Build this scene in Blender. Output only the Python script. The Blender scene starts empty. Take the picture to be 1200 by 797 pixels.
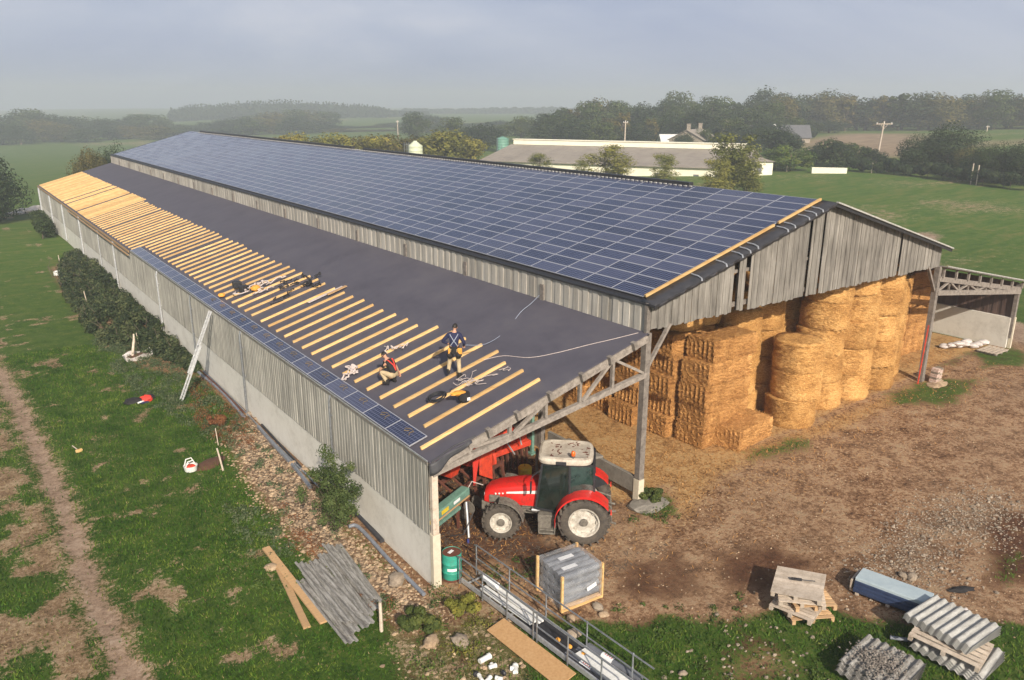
import bpy, bmesh, math, random
import numpy as np
from mathutils import Vector, Matrix, noise, Euler
R_ = random.Random(7)
NP = np.random.RandomState(11)
PI = math.pi
rad = math.radians
sc = bpy.context.scene
COL = sc.collection

# ---------------------------------------------------------------- camera
F_PX = 925.2; PIT = .291; YAW = .624; ROLL = .003
CAM = np.array([-10.196, -18.295, 14.038])
_cp, _sp = math.cos(PIT), math.sin(PIT); _sy, _cy = math.sin(YAW), math.cos(YAW)
FW = np.array([_sy*_cp, _cy*_cp, -_sp]); _r0 = np.array([_cy, -_sy, 0.]); _u0 = np.cross(_r0, FW)
RT = math.cos(ROLL)*_r0+math.sin(ROLL)*_u0; UP = -math.sin(ROLL)*_r0+math.cos(ROLL)*_u0
cam = bpy.data.cameras.new('camera'); camo = bpy.data.objects.new('camera', cam); COL.objects.link(camo)
cam.sensor_width = 36; cam.sensor_fit = 'HORIZONTAL'; cam.lens = F_PX/1200*36
cam.clip_start = .5; cam.clip_end = 6000
camo.matrix_world = Matrix(((RT[0], UP[0], -FW[0], CAM[0]), (RT[1], UP[1], -FW[1], CAM[1]), (RT[2], UP[2], -FW[2], CAM[2]), (0, 0, 0, 1)))
sc.camera = camo

# ---------------------------------------------------------------- survey: heights of the land and sight lines to it
def ground(x, y):
    a = np.interp(x, [0, 13, 20, 26, 29, 40, 60, 120, 230, 400, 900], [0, .38, .5, .65, .9, .9, 1.3, 3.0, 6.3, 8.5, 9.5])
    b = np.interp(y, [75, 370, 1200], [0, -7.5, -9])
    return a+b
def sight(u, v): return FW+RT*(u-600)/F_PX-UP*(v-398.5)/F_PX
def plane_pt(u, v, n, c):
    n = np.array(n, float); D = sight(u, v); t = (c-n@CAM)/(n@D); return CAM+t*D
def G(u, v, lift=0.):
    D = sight(u, v); t = 5.
    while t < 3000:
        P = CAM+t*D
        if P[2] < ground(P[0], P[1])+lift:
            a, b = t-2, t
            for _ in range(30):
                m = (a+b)/2; P = CAM+m*D
                if P[2] < ground(P[0], P[1])+lift: b = m
                else: a = m
            return Vector(CAM+b*D)
        t += 2
    return Vector(CAM+t*D)
def on_ground(x, y, dz=0.): return Vector((x, y, float(ground(x, y))+dz))
def far_pt(u, d):                       # a point on the land at horizontal distance d
    D = sight(u, 121); h = math.hypot(D[0], D[1]); x = CAM[0]+D[0]/h*d; y = CAM[1]+D[1]/h*d
    return on_ground(x, y)
def z_at(u, v, d):
    D = sight(u, v); h = math.hypot(D[0], D[1]); return CAM[2]+D[2]/h*d
# barn dimensions
W1 = 8.556; H1 = 4.206; H2 = 6.64; H3 = 7.615; W2 = 19.535; H4 = 10.319; W3 = 9.375; HR = 4.752; LEN = 95.7
SL = (H2-H1)/W1; SM = (H4-H3)/(W2/2); SR = (H2-HR)/W3
def LR(u, v, o=0.): return Vector(plane_pt(u, v, (-SL, 0, 1), H1+o))
def lz(x): return H1+SL*x

# ---------------------------------------------------------------- materials
def new_mat(name):
    m = bpy.data.materials.new(name); m.use_nodes = True
    nt = m.node_tree; return m, nt, nt.nodes['Principled BSDF']
def lk(nt, a, b): nt.links.new(a, b)
def mth(nt, op, a, b=None, c=None, clamp=False):
    n = nt.nodes.new('ShaderNodeMath'); n.operation = op; n.use_clamp = clamp
    for i, s in enumerate((a, b, c)):
        if s is None: continue
        if isinstance(s, (int, float)): n.inputs[i].default_value = s
        else: lk(nt, s, n.inputs[i])
    return n.outputs[0]
def mixc(nt, f, a, b, mode='MIX'):
    n = nt.nodes.new('ShaderNodeMix'); n.data_type = 'RGBA'; n.blend_type = mode
    if isinstance(f, (int, float)): n.inputs[0].default_value = f
    else: lk(nt, f, n.inputs[0])
    for s, i in ((a, 6), (b, 7)):
        if isinstance(s, (tuple, list)): n.inputs[i].default_value = (*s[:3], 1)
        else: lk(nt, s, n.inputs[i])
    return n.outputs[2]
def ramp(nt, f, stops, interp='LINEAR'):
    n = nt.nodes.new('ShaderNodeValToRGB'); n.color_ramp.interpolation = interp
    e = n.color_ramp.elements
    while len(e) < len(stops): e.new(.5)
    for k, (p, c) in enumerate(stops):
        e[k].position = p; e[k].color = (*c[:3], 1) if isinstance(c, (tuple, list)) else (c, c, c, 1)
    lk(nt, f, n.inputs[0]); return n.outputs[0]
def noi(nt, vec, scale, detail=4, rough=.6, dist=0.):
    n = nt.nodes.new('ShaderNodeTexNoise'); n.inputs['Scale'].default_value = scale
    n.inputs['Detail'].default_value = detail; n.inputs['Roughness'].default_value = rough; n.inputs['Distortion'].default_value = dist
    lk(nt, vec, n.inputs['Vector']); return n.outputs['Fac']
def coords(nt, kind='Object', scale=(1, 1, 1)):
    if kind == 'World':
        g = nt.nodes.new('ShaderNodeNewGeometry').outputs['Position']
    else: g = nt.nodes.new('ShaderNodeTexCoord').outputs[kind]
    mp = nt.nodes.new('ShaderNodeMapping'); mp.inputs['Scale'].default_value = scale
    lk(nt, g, mp.inputs['Vector']); return mp.outputs[0]
def attr(nt, name, out='Fac'):
    a = nt.nodes.new('ShaderNodeAttribute'); a.attribute_name = name; return a.outputs[out]
def bump(nt, bs, h, strength=.5, dist=.02):
    b = nt.nodes.new('ShaderNodeBump'); b.inputs['Strength'].default_value = strength; b.inputs['Distance'].default_value = dist
    lk(nt, h, b.inputs['Height']); lk(nt, b.outputs[0], bs.inputs['Normal'])

def simple(name, c1, c2=None, rough=.6, scale=6., metal=0., spec=.5, bmp=.3, stretch=(1, 1, 1), c3=None, kind='Object', tone=False, bd=.01):
    """two or three colours broken up by noise; optional per-piece tone"""
    m, nt, bs = new_mat(name)
    c2 = c2 or tuple(x*.6 for x in c1)
    v = coords(nt, kind, stretch)
    n1 = noi(nt, v, scale, 5, .65); n2 = noi(nt, v, scale*5.3, 4, .7)
    f = mth(nt, 'ADD', mth(nt, 'MULTIPLY', n1, .6), mth(nt, 'MULTIPLY', n2, .4))
    st = [(.36, c2), (.6, c1)] if not c3 else [(.34, c2), (.5, c1), (.66, c3)]
    col = ramp(nt, f, st)
    if tone:
        t = attr(nt, 'tone')
        col = mixc(nt, 1., col, ramp(nt, t, [(0, .62), (.5, .95), (1, 1.25)]), 'MULTIPLY')
    lk(nt, col, bs.inputs['Base Color'])
    bs.inputs['Metallic'].default_value = metal; bs.inputs['Specular IOR Level'].default_value = spec
    r = mth(nt, 'ADD', mth(nt, 'MULTIPLY', n2, .25), rough-.12, clamp=True); lk(nt, r, bs.inputs['Roughness'])
    if bmp: bump(nt, bs, f, bmp, bd)
    return m

M = {}
M['concrete'] = simple('concrete', (.66, .635, .575), (.53, .505, .45), .85, .8, bmp=.15, c3=(.71, .69, .63))
M['concrete_lit'] = simple('sunlit_post_concrete', (.62, .56, .44), (.5, .44, .34), .85, 2, bmp=.15)  # lit copy of the concrete: warm sunlight put into the post colour
M['steel'] = simple('galvanised_steel', (.42, .44, .47), (.25, .26, .28), .42, 9, metal=.75, bmp=.05)
M['alu'] = simple('aluminium', (.72, .73, .74), (.45, .46, .48), .4, 8, metal=.6, bmp=.05)
M['pipe'] = simple('grey_pipe', (.22, .24, .28), (.13, .14, .17), .45, 5, bmp=.05)
M['dark'] = simple('dark_paint', (.03, .03, .035), (.015, .015, .018), .5, 9, bmp=.1)
M['rubber'] = simple('tyre_rubber', (.050, .043, .037), (.105, .086, .068), .85, 7, bmp=.3)
M['red'] = simple('red_paint', (.60, .020, .016), (.30, .035, .022), .34, 3, bmp=.02, spec=.6, c3=(.64, .020, .018))
M['redold'] = simple('worn_red_paint', (.62, .05, .02), (.30, .05, .03), .6, 5, bmp=.1, c3=(.70, .09, .03))
M['rim'] = simple('rim_paint', (.60, .57, .51), (.30, .26, .21), .5, 6, bmp=.05)
M['cabroof'] = simple('cab_roof_paint', (.58, .53, .45), (.36, .30, .24), .6, 2.6, bmp=.05)
M['grime'] = simple('grimy_castings', (.20, .18, .15), (.07, .06, .05), .8, 9, bmp=.3)
M['mint'] = simple('green_painted_steel', (.16, .30, .24), (.10, .18, .15), .55, 5, bmp=.1)
M['yellow'] = simple('yellow_paint', (.70, .52, .03), (.52, .38, .03), .5, 8, bmp=.05)
M['blue'] = simple('blue_paint', (.03, .04, .20), (.02, .02, .1), .5, 8)
M['white'] = simple('white_plastic', (.78, .78, .76), (.6, .6, .57), .45, 6, bmp=.05)
M['paper'] = simple('white_label', (.8, .8, .8), (.66, .68, .72), .6, 30, bmp=0.)
M['cream'] = simple('cream_render', (.84, .81, .66), (.76, .72, .56), .8, .7, bmp=.05)
M['newwood'] = simple('new_timber', (.62, .40, .165), (.46, .25, .085), .7, 1.3, bmp=.08, stretch=(.35, 9, 9), c3=(.71, .51, .25), tone=True)
M['board'] = simple('chipboard', (.46, .27, .12), (.36, .20, .085), .8, 14, bmp=.2, c3=(.52, .33, .17))
M['plank'] = simple('sawn_plank', (.52, .32, .15), (.38, .24, .13), .8, 4, bmp=.2, stretch=(1, 6, 6), tone=True)
M['oldwood'] = simple('weathered_timber', (.23, .20, .175), (.11, .095, .085), .9, 5, bmp=.4, stretch=(1, 1, 1), c3=(.33, .295, .26), tone=True)
M['palwood'] = simple('pallet_wood', (.50, .42, .34), (.32, .25, .19), .9, 5, bmp=.3, c3=(.58, .50, .42), tone=True)
M['palnew'] = simple('fresh_pallet_wood', (.60, .40, .22), (.45, .28, .15), .85, 5, bmp=.3, tone=True)
M['fibre'] = simple('fibre_cement', (.36, .355, .335), (.19, .185, .175), .9, 4, bmp=.25, stretch=(2, .4, 2), c3=(.50, .50, .48))
M['fibredirty'] = simple('mossy_fibre_cement', (.22, .21, .195), (.035, .032, .03), .95, 5, bmp=.4, stretch=(2, .3, 2), c3=(.42, .41, .39))
M['greywall'] = simple('grimy_concrete', (.24, .22, .19), (.15, .135, .115), .9, 3, bmp=.2)
M['film'] = simple('grey_roll_film', (.15, .16, .185), (.10, .105, .12), .35, 5, bmp=.05)
M['tank'] = simple('silo_green', (.15, .33, .25), (.10, .24, .19), .5, 1, bmp=.05)
M['tankc'] = simple('silo_cream', (.62, .66, .48), (.5, .54, .4), .5, 1, bmp=.05)
M['teal'] = simple('teal_drum_paint', (.03, .30, .22), (.05, .19, .14), .45, 6, bmp=.05, c3=(.05, .36, .28))
M['rust'] = simple('rust', (.15, .045, .025), (.08, .03, .02), .85, 9, bmp=.3)
M['rock'] = simple('stone', (.35, .25, .16), (.18, .12, .08), .9, 4, bmp=.5, c3=(.48, .38, .26), tone=True)
M['greyrock'] = simple('pale_stone', (.28, .225, .17), (.15, .115, .085), .9, 4, bmp=.5, c3=(.40, .34, .27), tone=True)
M['bark'] = simple('bark', (.13, .10, .075), (.07, .055, .04), .95, 6, bmp=.6, stretch=(1, 1, .2))
M['slate'] = simple('slate_roof', (.14, .14, .15), (.09, .09, .10), .7, 2)
M['stonewall'] = simple('stone_house_wall', (.36, .31, .25), (.24, .2, .16), .9, 2)
M['asbestos'] = simple('old_sheet_roof', (.27, .235, .20), (.20, .175, .15), .9, .25, bmp=.2, stretch=(1, 1, 1), c3=(.31, .275, .235))
M['navy'] = simple('navy_cloth', (.018, .022, .075), (.01, .012, .04), .85, 9)
M['black'] = simple('black_cloth', (.018, .016, .018), (.008, .008, .009), .85, 9)
M['khaki'] = simple('khaki_cloth', (.50, .40, .25), (.36, .28, .17), .9, 7)
M['skin'] = simple('skin', (.55, .30, .20), (.48, .25, .17), .55, 6, bmp=0.)
M['hair'] = simple('dark_hair', (.018, .013, .010), (.008, .006, .005), .6, 20)
M['strap'] = simple('harness_webbing', (.32, .36, .45), (.22, .25, .33), .7, 12)
M['redstrap'] = simple('red_webbing', (.75, .05, .03), (.55, .04, .03), .7, 12)
M['orange'] = simple('orange_cloth', (.80, .38, .06), (.60, .24, .03), .7, 12)
M['rope'] = simple('pale_rope', (.62, .55, .52), (.42, .34, .32), .9, 20)
M['soil'] = simple('potting_soil', (.12, .055, .03), (.07, .03, .018), .95, 12, bmp=.6)
M['tarp'] = simple('pale_tarpaulin', (.62, .58, .56), (.45, .41, .4), .6, 4)
M['brick'] = simple('old_brick', (.42, .24, .18), (.6, .55, .5), .9, 12)
M['glassdark'] = simple('dark_cab_glass', (.006, .010, .009), (.018, .03, .026), .07, 3, bmp=0., spec=.9)
M['glassgreen'] = simple('green_tinted_glass', (.03, .06, .052), (.010, .022, .02), .08, 4, bmp=0., spec=.9)
M['bluesheet'] = simple('blue_sheet_metal', (.03, .05, .11), (.02, .03, .07), .4, 3)
M['palesheet'] = simple('pale_blue_sheet', (.42, .50, .54), (.34, .42, .47), .4, 2)
M['lampglass'] = simple('amber_lens', (.85, .16, .02), (.6, .1, .02), .3, 9)
M['membrane'] = simple('roof_membrane', (.078, .073, .094), (.060, .056, .074), .72, .5, bmp=.06, c3=(.094, .088, .106), bd=.05)
M['underlay'] = simple('edge_underlay', (.05, .05, .058), (.025, .025, .03), .6, 3, bmp=.2)

def board_mat(name, c1, c2, c3):
    m, nt, bs = new_mat(name)
    v = coords(nt, 'Object', (4, 4, .35)); v2 = coords(nt, 'Object', (1, 1, 1))
    n1 = noi(nt, v, 2.2, 6, .7); n2 = noi(nt, v2, .45, 4, .6); n3 = noi(nt, v2, 9, 4, .7)
    f = mth(nt, 'ADD', mth(nt, 'MULTIPLY', n1, .65), mth(nt, 'MULTIPLY', n2, .35))
    col = ramp(nt, f, [(.33, c2), (.5, c1), (.68, c3)])
    col = mixc(nt, 1., col, ramp(nt, attr(nt, 'tone'), [(0, .6), (.5, .95), (1, 1.28)]), 'MULTIPLY')
    col = mixc(nt, ramp(nt, n3, [(.6, 0.), (.74, .5)]), col, tuple(x*.4 for x in c1))
    lk(nt, col, bs.inputs['Base Color']); bs.inputs['Roughness'].default_value = .88
    bump(nt, bs, f, .4, .02); return m
M['sideboards'] = board_mat('weathered_side_cladding', (.33, .32, .285), (.19, .185, .165), (.47, .455, .41))
M['gableboards'] = board_mat('weathered_gable_boards', (.20, .185, .165), (.075, .068, .06), (.33, .31, .28))
M['clere'] = board_mat('clerestory_cladding', (.40, .375, .33), (.27, .24, .205), (.52, .49, .44))
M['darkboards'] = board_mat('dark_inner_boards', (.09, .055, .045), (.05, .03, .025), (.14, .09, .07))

def solar_mat():
    m, nt, bs = new_mat('solar_cells')
    uv = nt.nodes.new('ShaderNodeUVMap'); uv.uv_map = 'UVMap'
    sx = nt.nodes.new('ShaderNodeSeparateXYZ'); lk(nt, uv.outputs[0], sx.inputs[0])
    def grid(s, n, w):
        fr = mth(nt, 'FRACT', mth(nt, 'MULTIPLY', s, n))
        e = mth(nt, 'MINIMUM', fr, mth(nt, 'SUBTRACT', 1., fr)); return mth(nt, 'LESS_THAN', e, w)
    def edge(s, w): return mth(nt, 'LESS_THAN', mth(nt, 'MINIMUM', s, mth(nt, 'SUBTRACT', 1., s)), w)
    cell = mth(nt, 'MAXIMUM', grid(sx.outputs[0], 12, .055), grid(sx.outputs[1], 5, .05))
    frame = mth(nt, 'MAXIMUM', edge(sx.outputs[0], .015), edge(sx.outputs[1], .045))
    t = attr(nt, 'tone')
    oi = nt.nodes.new('ShaderNodeObjectInfo').outputs['Random']
    t2 = mth(nt, 'FRACT', mth(nt, 'ADD', t, oi))
    v = coords(nt, 'World'); n = noi(nt, v, 1.1, 4, .6); n4 = noi(nt, v, .12, 3, .5)
    base = ramp(nt, mth(nt, 'ADD', mth(nt, 'MULTIPLY', t2, .55), mth(nt, 'MULTIPLY', n, .45)), [(.12, (.014, .015, .036)), (.45, (.026, .032, .074)), (.88, (.075, .080, .135))])
    dust = mixc(nt, ramp(nt, n4, [(.45, 0.), (.7, .22)]), base, (.16, .155, .175))
    col = mixc(nt, cell, dust, (.15, .165, .25)); col = mixc(nt, frame, col, (.50, .50, .54))
    lk(nt, col, bs.inputs['Base Color']); bs.inputs['Specular IOR Level'].default_value = .5
    lk(nt, mth(nt, 'ADD', .10, mth(nt, 'MULTIPLY', t2, .16)), bs.inputs['Roughness'])
    lk(nt, mth(nt, 'MULTIPLY', frame, .4), bs.inputs['Metallic'])
    return m
M['solar'] = solar_mat()

def straw_mat(name, c1, c2, c3):
    m, nt, bs = new_mat(name)
    v = coords(nt, 'Object', (1, 1, 1)); v2 = coords(nt, 'Object', (2.2, 2.2, 14))
    a = noi(nt, v2, 3.0, 5, .7, .4); b = noi(nt, v, 26, 3, .8, .8); c = noi(nt, v, 1.2, 3, .5)
    f = mth(nt, 'ADD', mth(nt, 'MULTIPLY', a, .4), mth(nt, 'ADD', mth(nt, 'MULTIPLY', b, .4), mth(nt, 'MULTIPLY', c, .2)))
    col = ramp(nt, f, [(.38, c2), (.5, c1), (.60, c3)])
    oi = nt.nodes.new('ShaderNodeObjectInfo').outputs['Random']
    col = mixc(nt, 1., col, ramp(nt, oi, [(0, (.86, .82, .76)), (1, (1.1, 1.08, 1.05))]), 'MULTIPLY')
    lk(nt, col, bs.inputs['Base Color']); bs.inputs['Roughness'].default_value = .9
    bs.inputs['Specular IOR Level'].default_value = .25
    bump(nt, bs, f, .9, .05); return m
M['straw'] = straw_mat('straw', (.50, .27, .088), (.16, .068, .018), (.76, .50, .21))
M['strawsq'] = straw_mat('pressed_straw', (.46, .235, .08), (.15, .062, .017), (.68, .41, .165))

def leaf_mat(name, c1, c2, c3, trans=.25):
    m, nt, bs = new_mat(name)
    t = attr(nt, 'tone')
    oi = nt.nodes.new('ShaderNodeObjectInfo').outputs['Random']
    col = ramp(nt, t, [(0, c2), (.55, c1), (1, c3)])
    col = mixc(nt, 1., col, ramp(nt, oi, [(0, (.78, .80, .80)), (.5, (1, 1, 1)), (1, (1.25, 1.12, .95))]), 'MULTIPLY')
    lk(nt, col, bs.inputs['Base Color']); bs.inputs['Roughness'].default_value = .7; bs.inputs['Specular IOR Level'].default_value = .25
    tr = nt.nodes.new('ShaderNodeBsdfTranslucent'); lk(nt, col, tr.inputs['Color'])
    mx = nt.nodes.new('ShaderNodeMixShader'); mx.inputs[0].default_value = trans
    lk(nt, bs.outputs[0], mx.inputs[1]); lk(nt, tr.outputs[0], mx.inputs[2])
    lk(nt, mx.outputs[0], nt.nodes['Material Output'].inputs[0]); return m
M['leaf_dark'] = leaf_mat('dark_foliage', (.030, .052, .018), (.016, .030, .012), (.065, .090, .028))
M['leaf_mid'] = leaf_mat('green_foliage', (.055, .085, .022), (.028, .048, .014), (.12, .14, .038))
M['leaf_autumn'] = leaf_mat('turning_foliage', (.105, .100, .026), (.05, .055, .016), (.21, .155, .045))
M['leaf_yellow'] = leaf_mat('yellow_green_foliage', (.20, .20, .035), (.11, .12, .024), (.34, .28, .06))
M['leaf_birch'] = leaf_mat('birch_foliage', (.19, .20, .045), (.10, .12, .028), (.30, .28, .07))
M['leaf_grey'] = leaf_mat('grey_green_weeds', (.095, .135, .062), (.05, .078, .03), (.19, .20, .10))
M['leaf_bramble'] = leaf_mat('bramble_foliage', (.042, .066, .024), (.018, .030, .012), (.115, .130, .055))
M['leaf_shrub'] = leaf_mat('shrub_foliage', (.070, .105, .028), (.032, .052, .015), (.17, .20, .075))
M['leaf_pine'] = leaf_mat('conifer_foliage', (.022, .038, .020), (.012, .022, .012), (.04, .06, .03), .1)
M['leaf_weed'] = leaf_mat('weed_foliage', (.075, .125, .025), (.035, .07, .015), (.18, .21, .05))
M['leaf_grass'] = leaf_mat('grass_blades', (.052, .132, .010), (.018, .056, .005), (.140, .200, .030), .3)
M['leaf_dry'] = leaf_mat('dry_grass', (.26, .19, .09), (.15, .10, .05), (.40, .31, .17), .2)
M['leaf_rust'] = leaf_mat('rusty_dock', (.17, .075, .035), (.09, .04, .02), (.25, .13, .06), .2)

# ---------------------------------------------------------------- mesh builder
class MB:
    def __init__(s): s.v = []; s.f = []; s.uv = []; s.t = []; s.mi = []; s.tn = .5; s.m = 0
    def _add(s, vs, fs, uvs=None):
        b = len(s.v); s.v += [tuple(p) for p in vs]
        for k, f in enumerate(fs):
            s.f.append([b+i for i in f]); s.t.append(s.tn); s.mi.append(s.m)
            s.uv.append(uvs[k] if uvs else None)
    def box(s, c, d, rot=None, uvtop=False):
        x, y, z = (d[0]/2, d[1]/2, d[2]/2)
        P = [Vector(p) for p in ((-x, -y, -z), (x, -y, -z), (x, y, -z), (-x, y, -z), (-x, -y, z), (x, -y, z), (x, y, z), (-x, y, z))]
        if rot is not None:
            Rm = rot if isinstance(rot, Matrix) else Euler(rot).to_matrix(); P = [Rm @ p for p in P]
        P = [p+Vector(c) for p in P]
        F = [(0, 3, 2, 1), (4, 5, 6, 7), (0, 1, 5, 4), (1, 2, 6, 5), (2, 3, 7, 6), (3, 0, 4, 7)]
        s._add(P, F, [None, [(0, 0), (1, 0), (1, 1), (0, 1)], None, None, None, None] if uvtop else None)
    def hexa(s, P): s._add(P, [(0, 3, 2, 1), (4, 5, 6, 7), (0, 1, 5, 4), (1, 2, 6, 5), (2, 3, 7, 6), (3, 0, 4, 7)])
    def quad(s, *P): s._add(P, [tuple(range(len(P)))])
    def beam(s, p, q, w, h, up=(0, 0, 1)):
        p, q = Vector(p), Vector(q); d = (q-p); L = d.length; d.normalize()
        u = Vector(up); sx = d.cross(u)
        if sx.length < 1e-4: sx = d.cross(Vector((1, 0, 0)))
        sx.normalize(); uz = sx.cross(d)
        P = []
        for e in (p, q):
            for a, b in ((-1, -1), (1, -1), (1, 1), (-1, 1)): P.append(e+sx*a*w/2+uz*b*h/2)
        s._add(P, [(0, 3, 2, 1), (4, 5, 6, 7), (0, 1, 5, 4), (1, 2, 6, 5), (2, 3, 7, 6), (3, 0, 4, 7)])
    def tube(s, pts, r, n=8, caps=True):
        pts = [Vector(p) for p in pts]; rs = r if isinstance(r, (list, tuple)) else [r]*len(pts)
        V = []; prev = None
        for i, p in enumerate(pts):
            d = (pts[min(i+1, len(pts)-1)]-pts[max(i-1, 0)]).normalized()
            if prev is None:
                a = d.cross(Vector((0, 0, 1)));
                if a.length < .05: a = d.cross(Vector((1, 0, 0)))
            else:
                a = prev-d*prev.dot(d)
            a.normalize(); prev = a; b = d.cross(a)
            for k in range(n):
                t = 2*PI*k/n; V.append(p+(a*math.cos(t)+b*math.sin(t))*rs[i])
        F = [(i*n+k, i*n+(k+1) % n, (i+1)*n+(k+1) % n, (i+1)*n+k) for i in range(len(pts)-1) for k in range(n)]
        if caps: F += [tuple(range(n-1, -1, -1)), tuple((len(pts)-1)*n+k for k in range(n))]
        s._add(V, F)
    def lathe(s, prof, c=(0, 0, 0), n=20, axis='z', caps=True):
        V = []; c = Vector(c)
        for r, h in prof:
            for k in range(n):
                t = 2*PI*k/n; a, b = r*math.cos(t), r*math.sin(t)
                V.append(c+(Vector((a, b, h)) if axis == 'z' else Vector((a, h, b)) if axis == 'y' else Vector((h, a, b))))
        m = len(prof)
        F = [(i*n+k, i*n+(k+1) % n, (i+1)*n+(k+1) % n, (i+1)*n+k) for i in range(m-1) for k in range(n)]
        if caps: F += [tuple(range(n-1, -1, -1)), tuple((m-1)*n+k for k in range(n))]
        s._add(V, F)
    def blob(s, c, r, n=8, m=6, jit=.15, seed=None):
        rr = random.Random(seed if seed is not None else R_.random())
        r = (r, r, r) if isinstance(r, (int, float)) else r; c = Vector(c); V = [c+Vector((0, 0, -r[2]))]
        for i in range(1, m):
            ph = -PI/2+PI*i/m
            for k in range(n):
                t = 2*PI*k/n+i*.3; j = 1+rr.uniform(-jit, jit)
                V.append(c+Vector((r[0]*math.cos(ph)*math.cos(t)*j, r[1]*math.cos(ph)*math.sin(t)*j, r[2]*math.sin(ph)*j)))
        V.append(c+Vector((0, 0, r[2]))); F = []
        for k in range(n): F.append((0, 1+(k+1) % n, 1+k))
        for i in range(m-2):
            for k in range(n): F.append((1+i*n+k, 1+i*n+(k+1) % n, 1+(i+1)*n+(k+1) % n, 1+(i+1)*n+k))
        T = len(V)-1
        for k in range(n): F.append((1+(m-2)*n+k, 1+(m-2)*n+(k+1) % n, T))
        s._add(V, F)
    def mesh(s, name, mats):
        me = bpy.data.meshes.new(name); me.from_pydata(s.v, [], s.f)
        for m in (mats if isinstance(mats, (list, tuple)) else [mats]): me.materials.append(M[m] if isinstance(m, str) else m)
        nl = sum(len(f) for f in s.f)
        tn = np.empty(nl, np.float32); k = 0; uvs = np.zeros((nl, 2), np.float32); has = False
        for f, t, u in zip(s.f, s.t, s.uv):
            tn[k:k+len(f)] = t
            if u: uvs[k:k+len(f)] = u; has = True
            k += len(f)
        a = me.attributes.new('tone', 'FLOAT', 'CORNER'); a.data.foreach_set('value', tn)
        if has:
            l = me.uv_layers.new(name='UVMap'); l.data.foreach_set('uv', uvs.ravel())
        me.polygons.foreach_set('material_index', s.mi); me.update(); return me
    def build(s, name, mats, parent=None, smooth=False, bevel=0, loc=None, rotz=0):
        me = s.mesh(name, mats); o = bpy.data.objects.new(name, me); COL.objects.link(o)
        if smooth:
            me.polygons.foreach_set('use_smooth', [True]*len(me.polygons))
            try: me.set_sharp_from_angle(angle=rad(38))
            except Exception: pass
        if bevel:
            b = o.modifiers.new('bevel', 'BEVEL'); b.width = bevel; b.segments = 2; b.limit_method = 'ANGLE'; b.angle_limit = rad(40)
        if parent: o.parent = parent
        if loc is not None: o.location = loc
        if rotz: o.rotation_euler = (0, 0, rotz)
        return o
def tag(o, label=None, cat=None, group=None, kind=None):
    if label: o['label'] = label
    if cat: o['category'] = cat
    if group: o['group'] = group
    if kind: o['kind'] = kind
    return o
def thing(name, label, cat, loc=(0, 0, 0), rotz=0, group=None, rot=None):
    o = bpy.data.objects.new(name, None); COL.objects.link(o); o.location = loc
    o.rotation_euler = rot if rot is not None else (0, 0, rotz); o.empty_display_size = .2
    return tag(o, label, cat, group)
def dup(o, parent=None, **kw):
    c = o.copy(); COL.objects.link(c); c.parent = parent
    for ch in [x for x in bpy.data.objects if x.parent == o]: dup(ch, c)
    return c
def dup_list(root, kids, loc, rotz=0, scale=1., label=None, group=None):
    c = root.copy(); COL.objects.link(c); c.location = loc; c.rotation_euler = (0, 0, rotz)
    c.scale = scale if isinstance(scale, (tuple, list)) else (scale,)*3
    if label: c['label'] = label
    if group: c['group'] = group
    for k in kids:
        d = k.copy(); COL.objects.link(d); d.parent = c
    return c
ORD = 'first second third fourth fifth sixth seventh eighth ninth tenth eleventh twelfth thirteenth fourteenth fifteenth sixteenth seventeenth eighteenth nineteenth twentieth'.split()
def ordn(i):
    if i < 20: return ORD[i]
    if i == 99: return 'hundredth'
    if i > 99: return 'hundred-and-'+ordn(i-100)
    n = i+1; tens = {2: 'twenty', 3: 'thirty', 4: 'forty', 5: 'fifty', 6: 'sixty', 7: 'seventy', 8: 'eighty', 9: 'ninety'}[n//10]
    tn = {2: 'twentieth', 3: 'thirtieth', 4: 'fortieth', 5: 'fiftieth', 6: 'sixtieth', 7: 'seventieth', 8: 'eightieth', 9: 'ninetieth'}[n//10]
    return tn if n % 10 == 0 else tens+'-'+ORD[n % 10-1]

def fast_mesh(name, V, Fq, tones, mat, smooth=False):
    """V (n,3), Fq (m,k) faces of equal size, tones per face"""
    V = np.asarray(V, np.float32); Fq = np.asarray(Fq, np.int32); k = Fq.shape[1]
    me = bpy.data.meshes.new(name); me.vertices.add(len(V)); me.vertices.foreach_set('co', V.ravel())
    me.loops.add(Fq.size); me.loops.foreach_set('vertex_index', Fq.ravel())
    me.polygons.add(len(Fq)); me.polygons.foreach_set('loop_start', np.arange(0, Fq.size, k, dtype=np.int32))
    me.update(calc_edges=True)
    a = me.attributes.new('tone', 'FLOAT', 'CORNER'); a.data.foreach_set('value', np.repeat(np.asarray(tones, np.float32), k))
    me.materials.append(M[mat] if isinstance(mat, str) else mat)
    if smooth: me.polygons.foreach_set('use_smooth', [True]*len(Fq))
    return me
def link_mesh(name, me, parent=None, loc=None):
    o = bpy.data.objects.new(name, me); COL.objects.link(o)
    if parent: o.parent = parent
    if loc is not None: o.location = loc
    return o
def rand_dirs(n, rs):
    d = rs.normal(size=(n, 3)); return d/np.linalg.norm(d, axis=1)[:, None]
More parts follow.
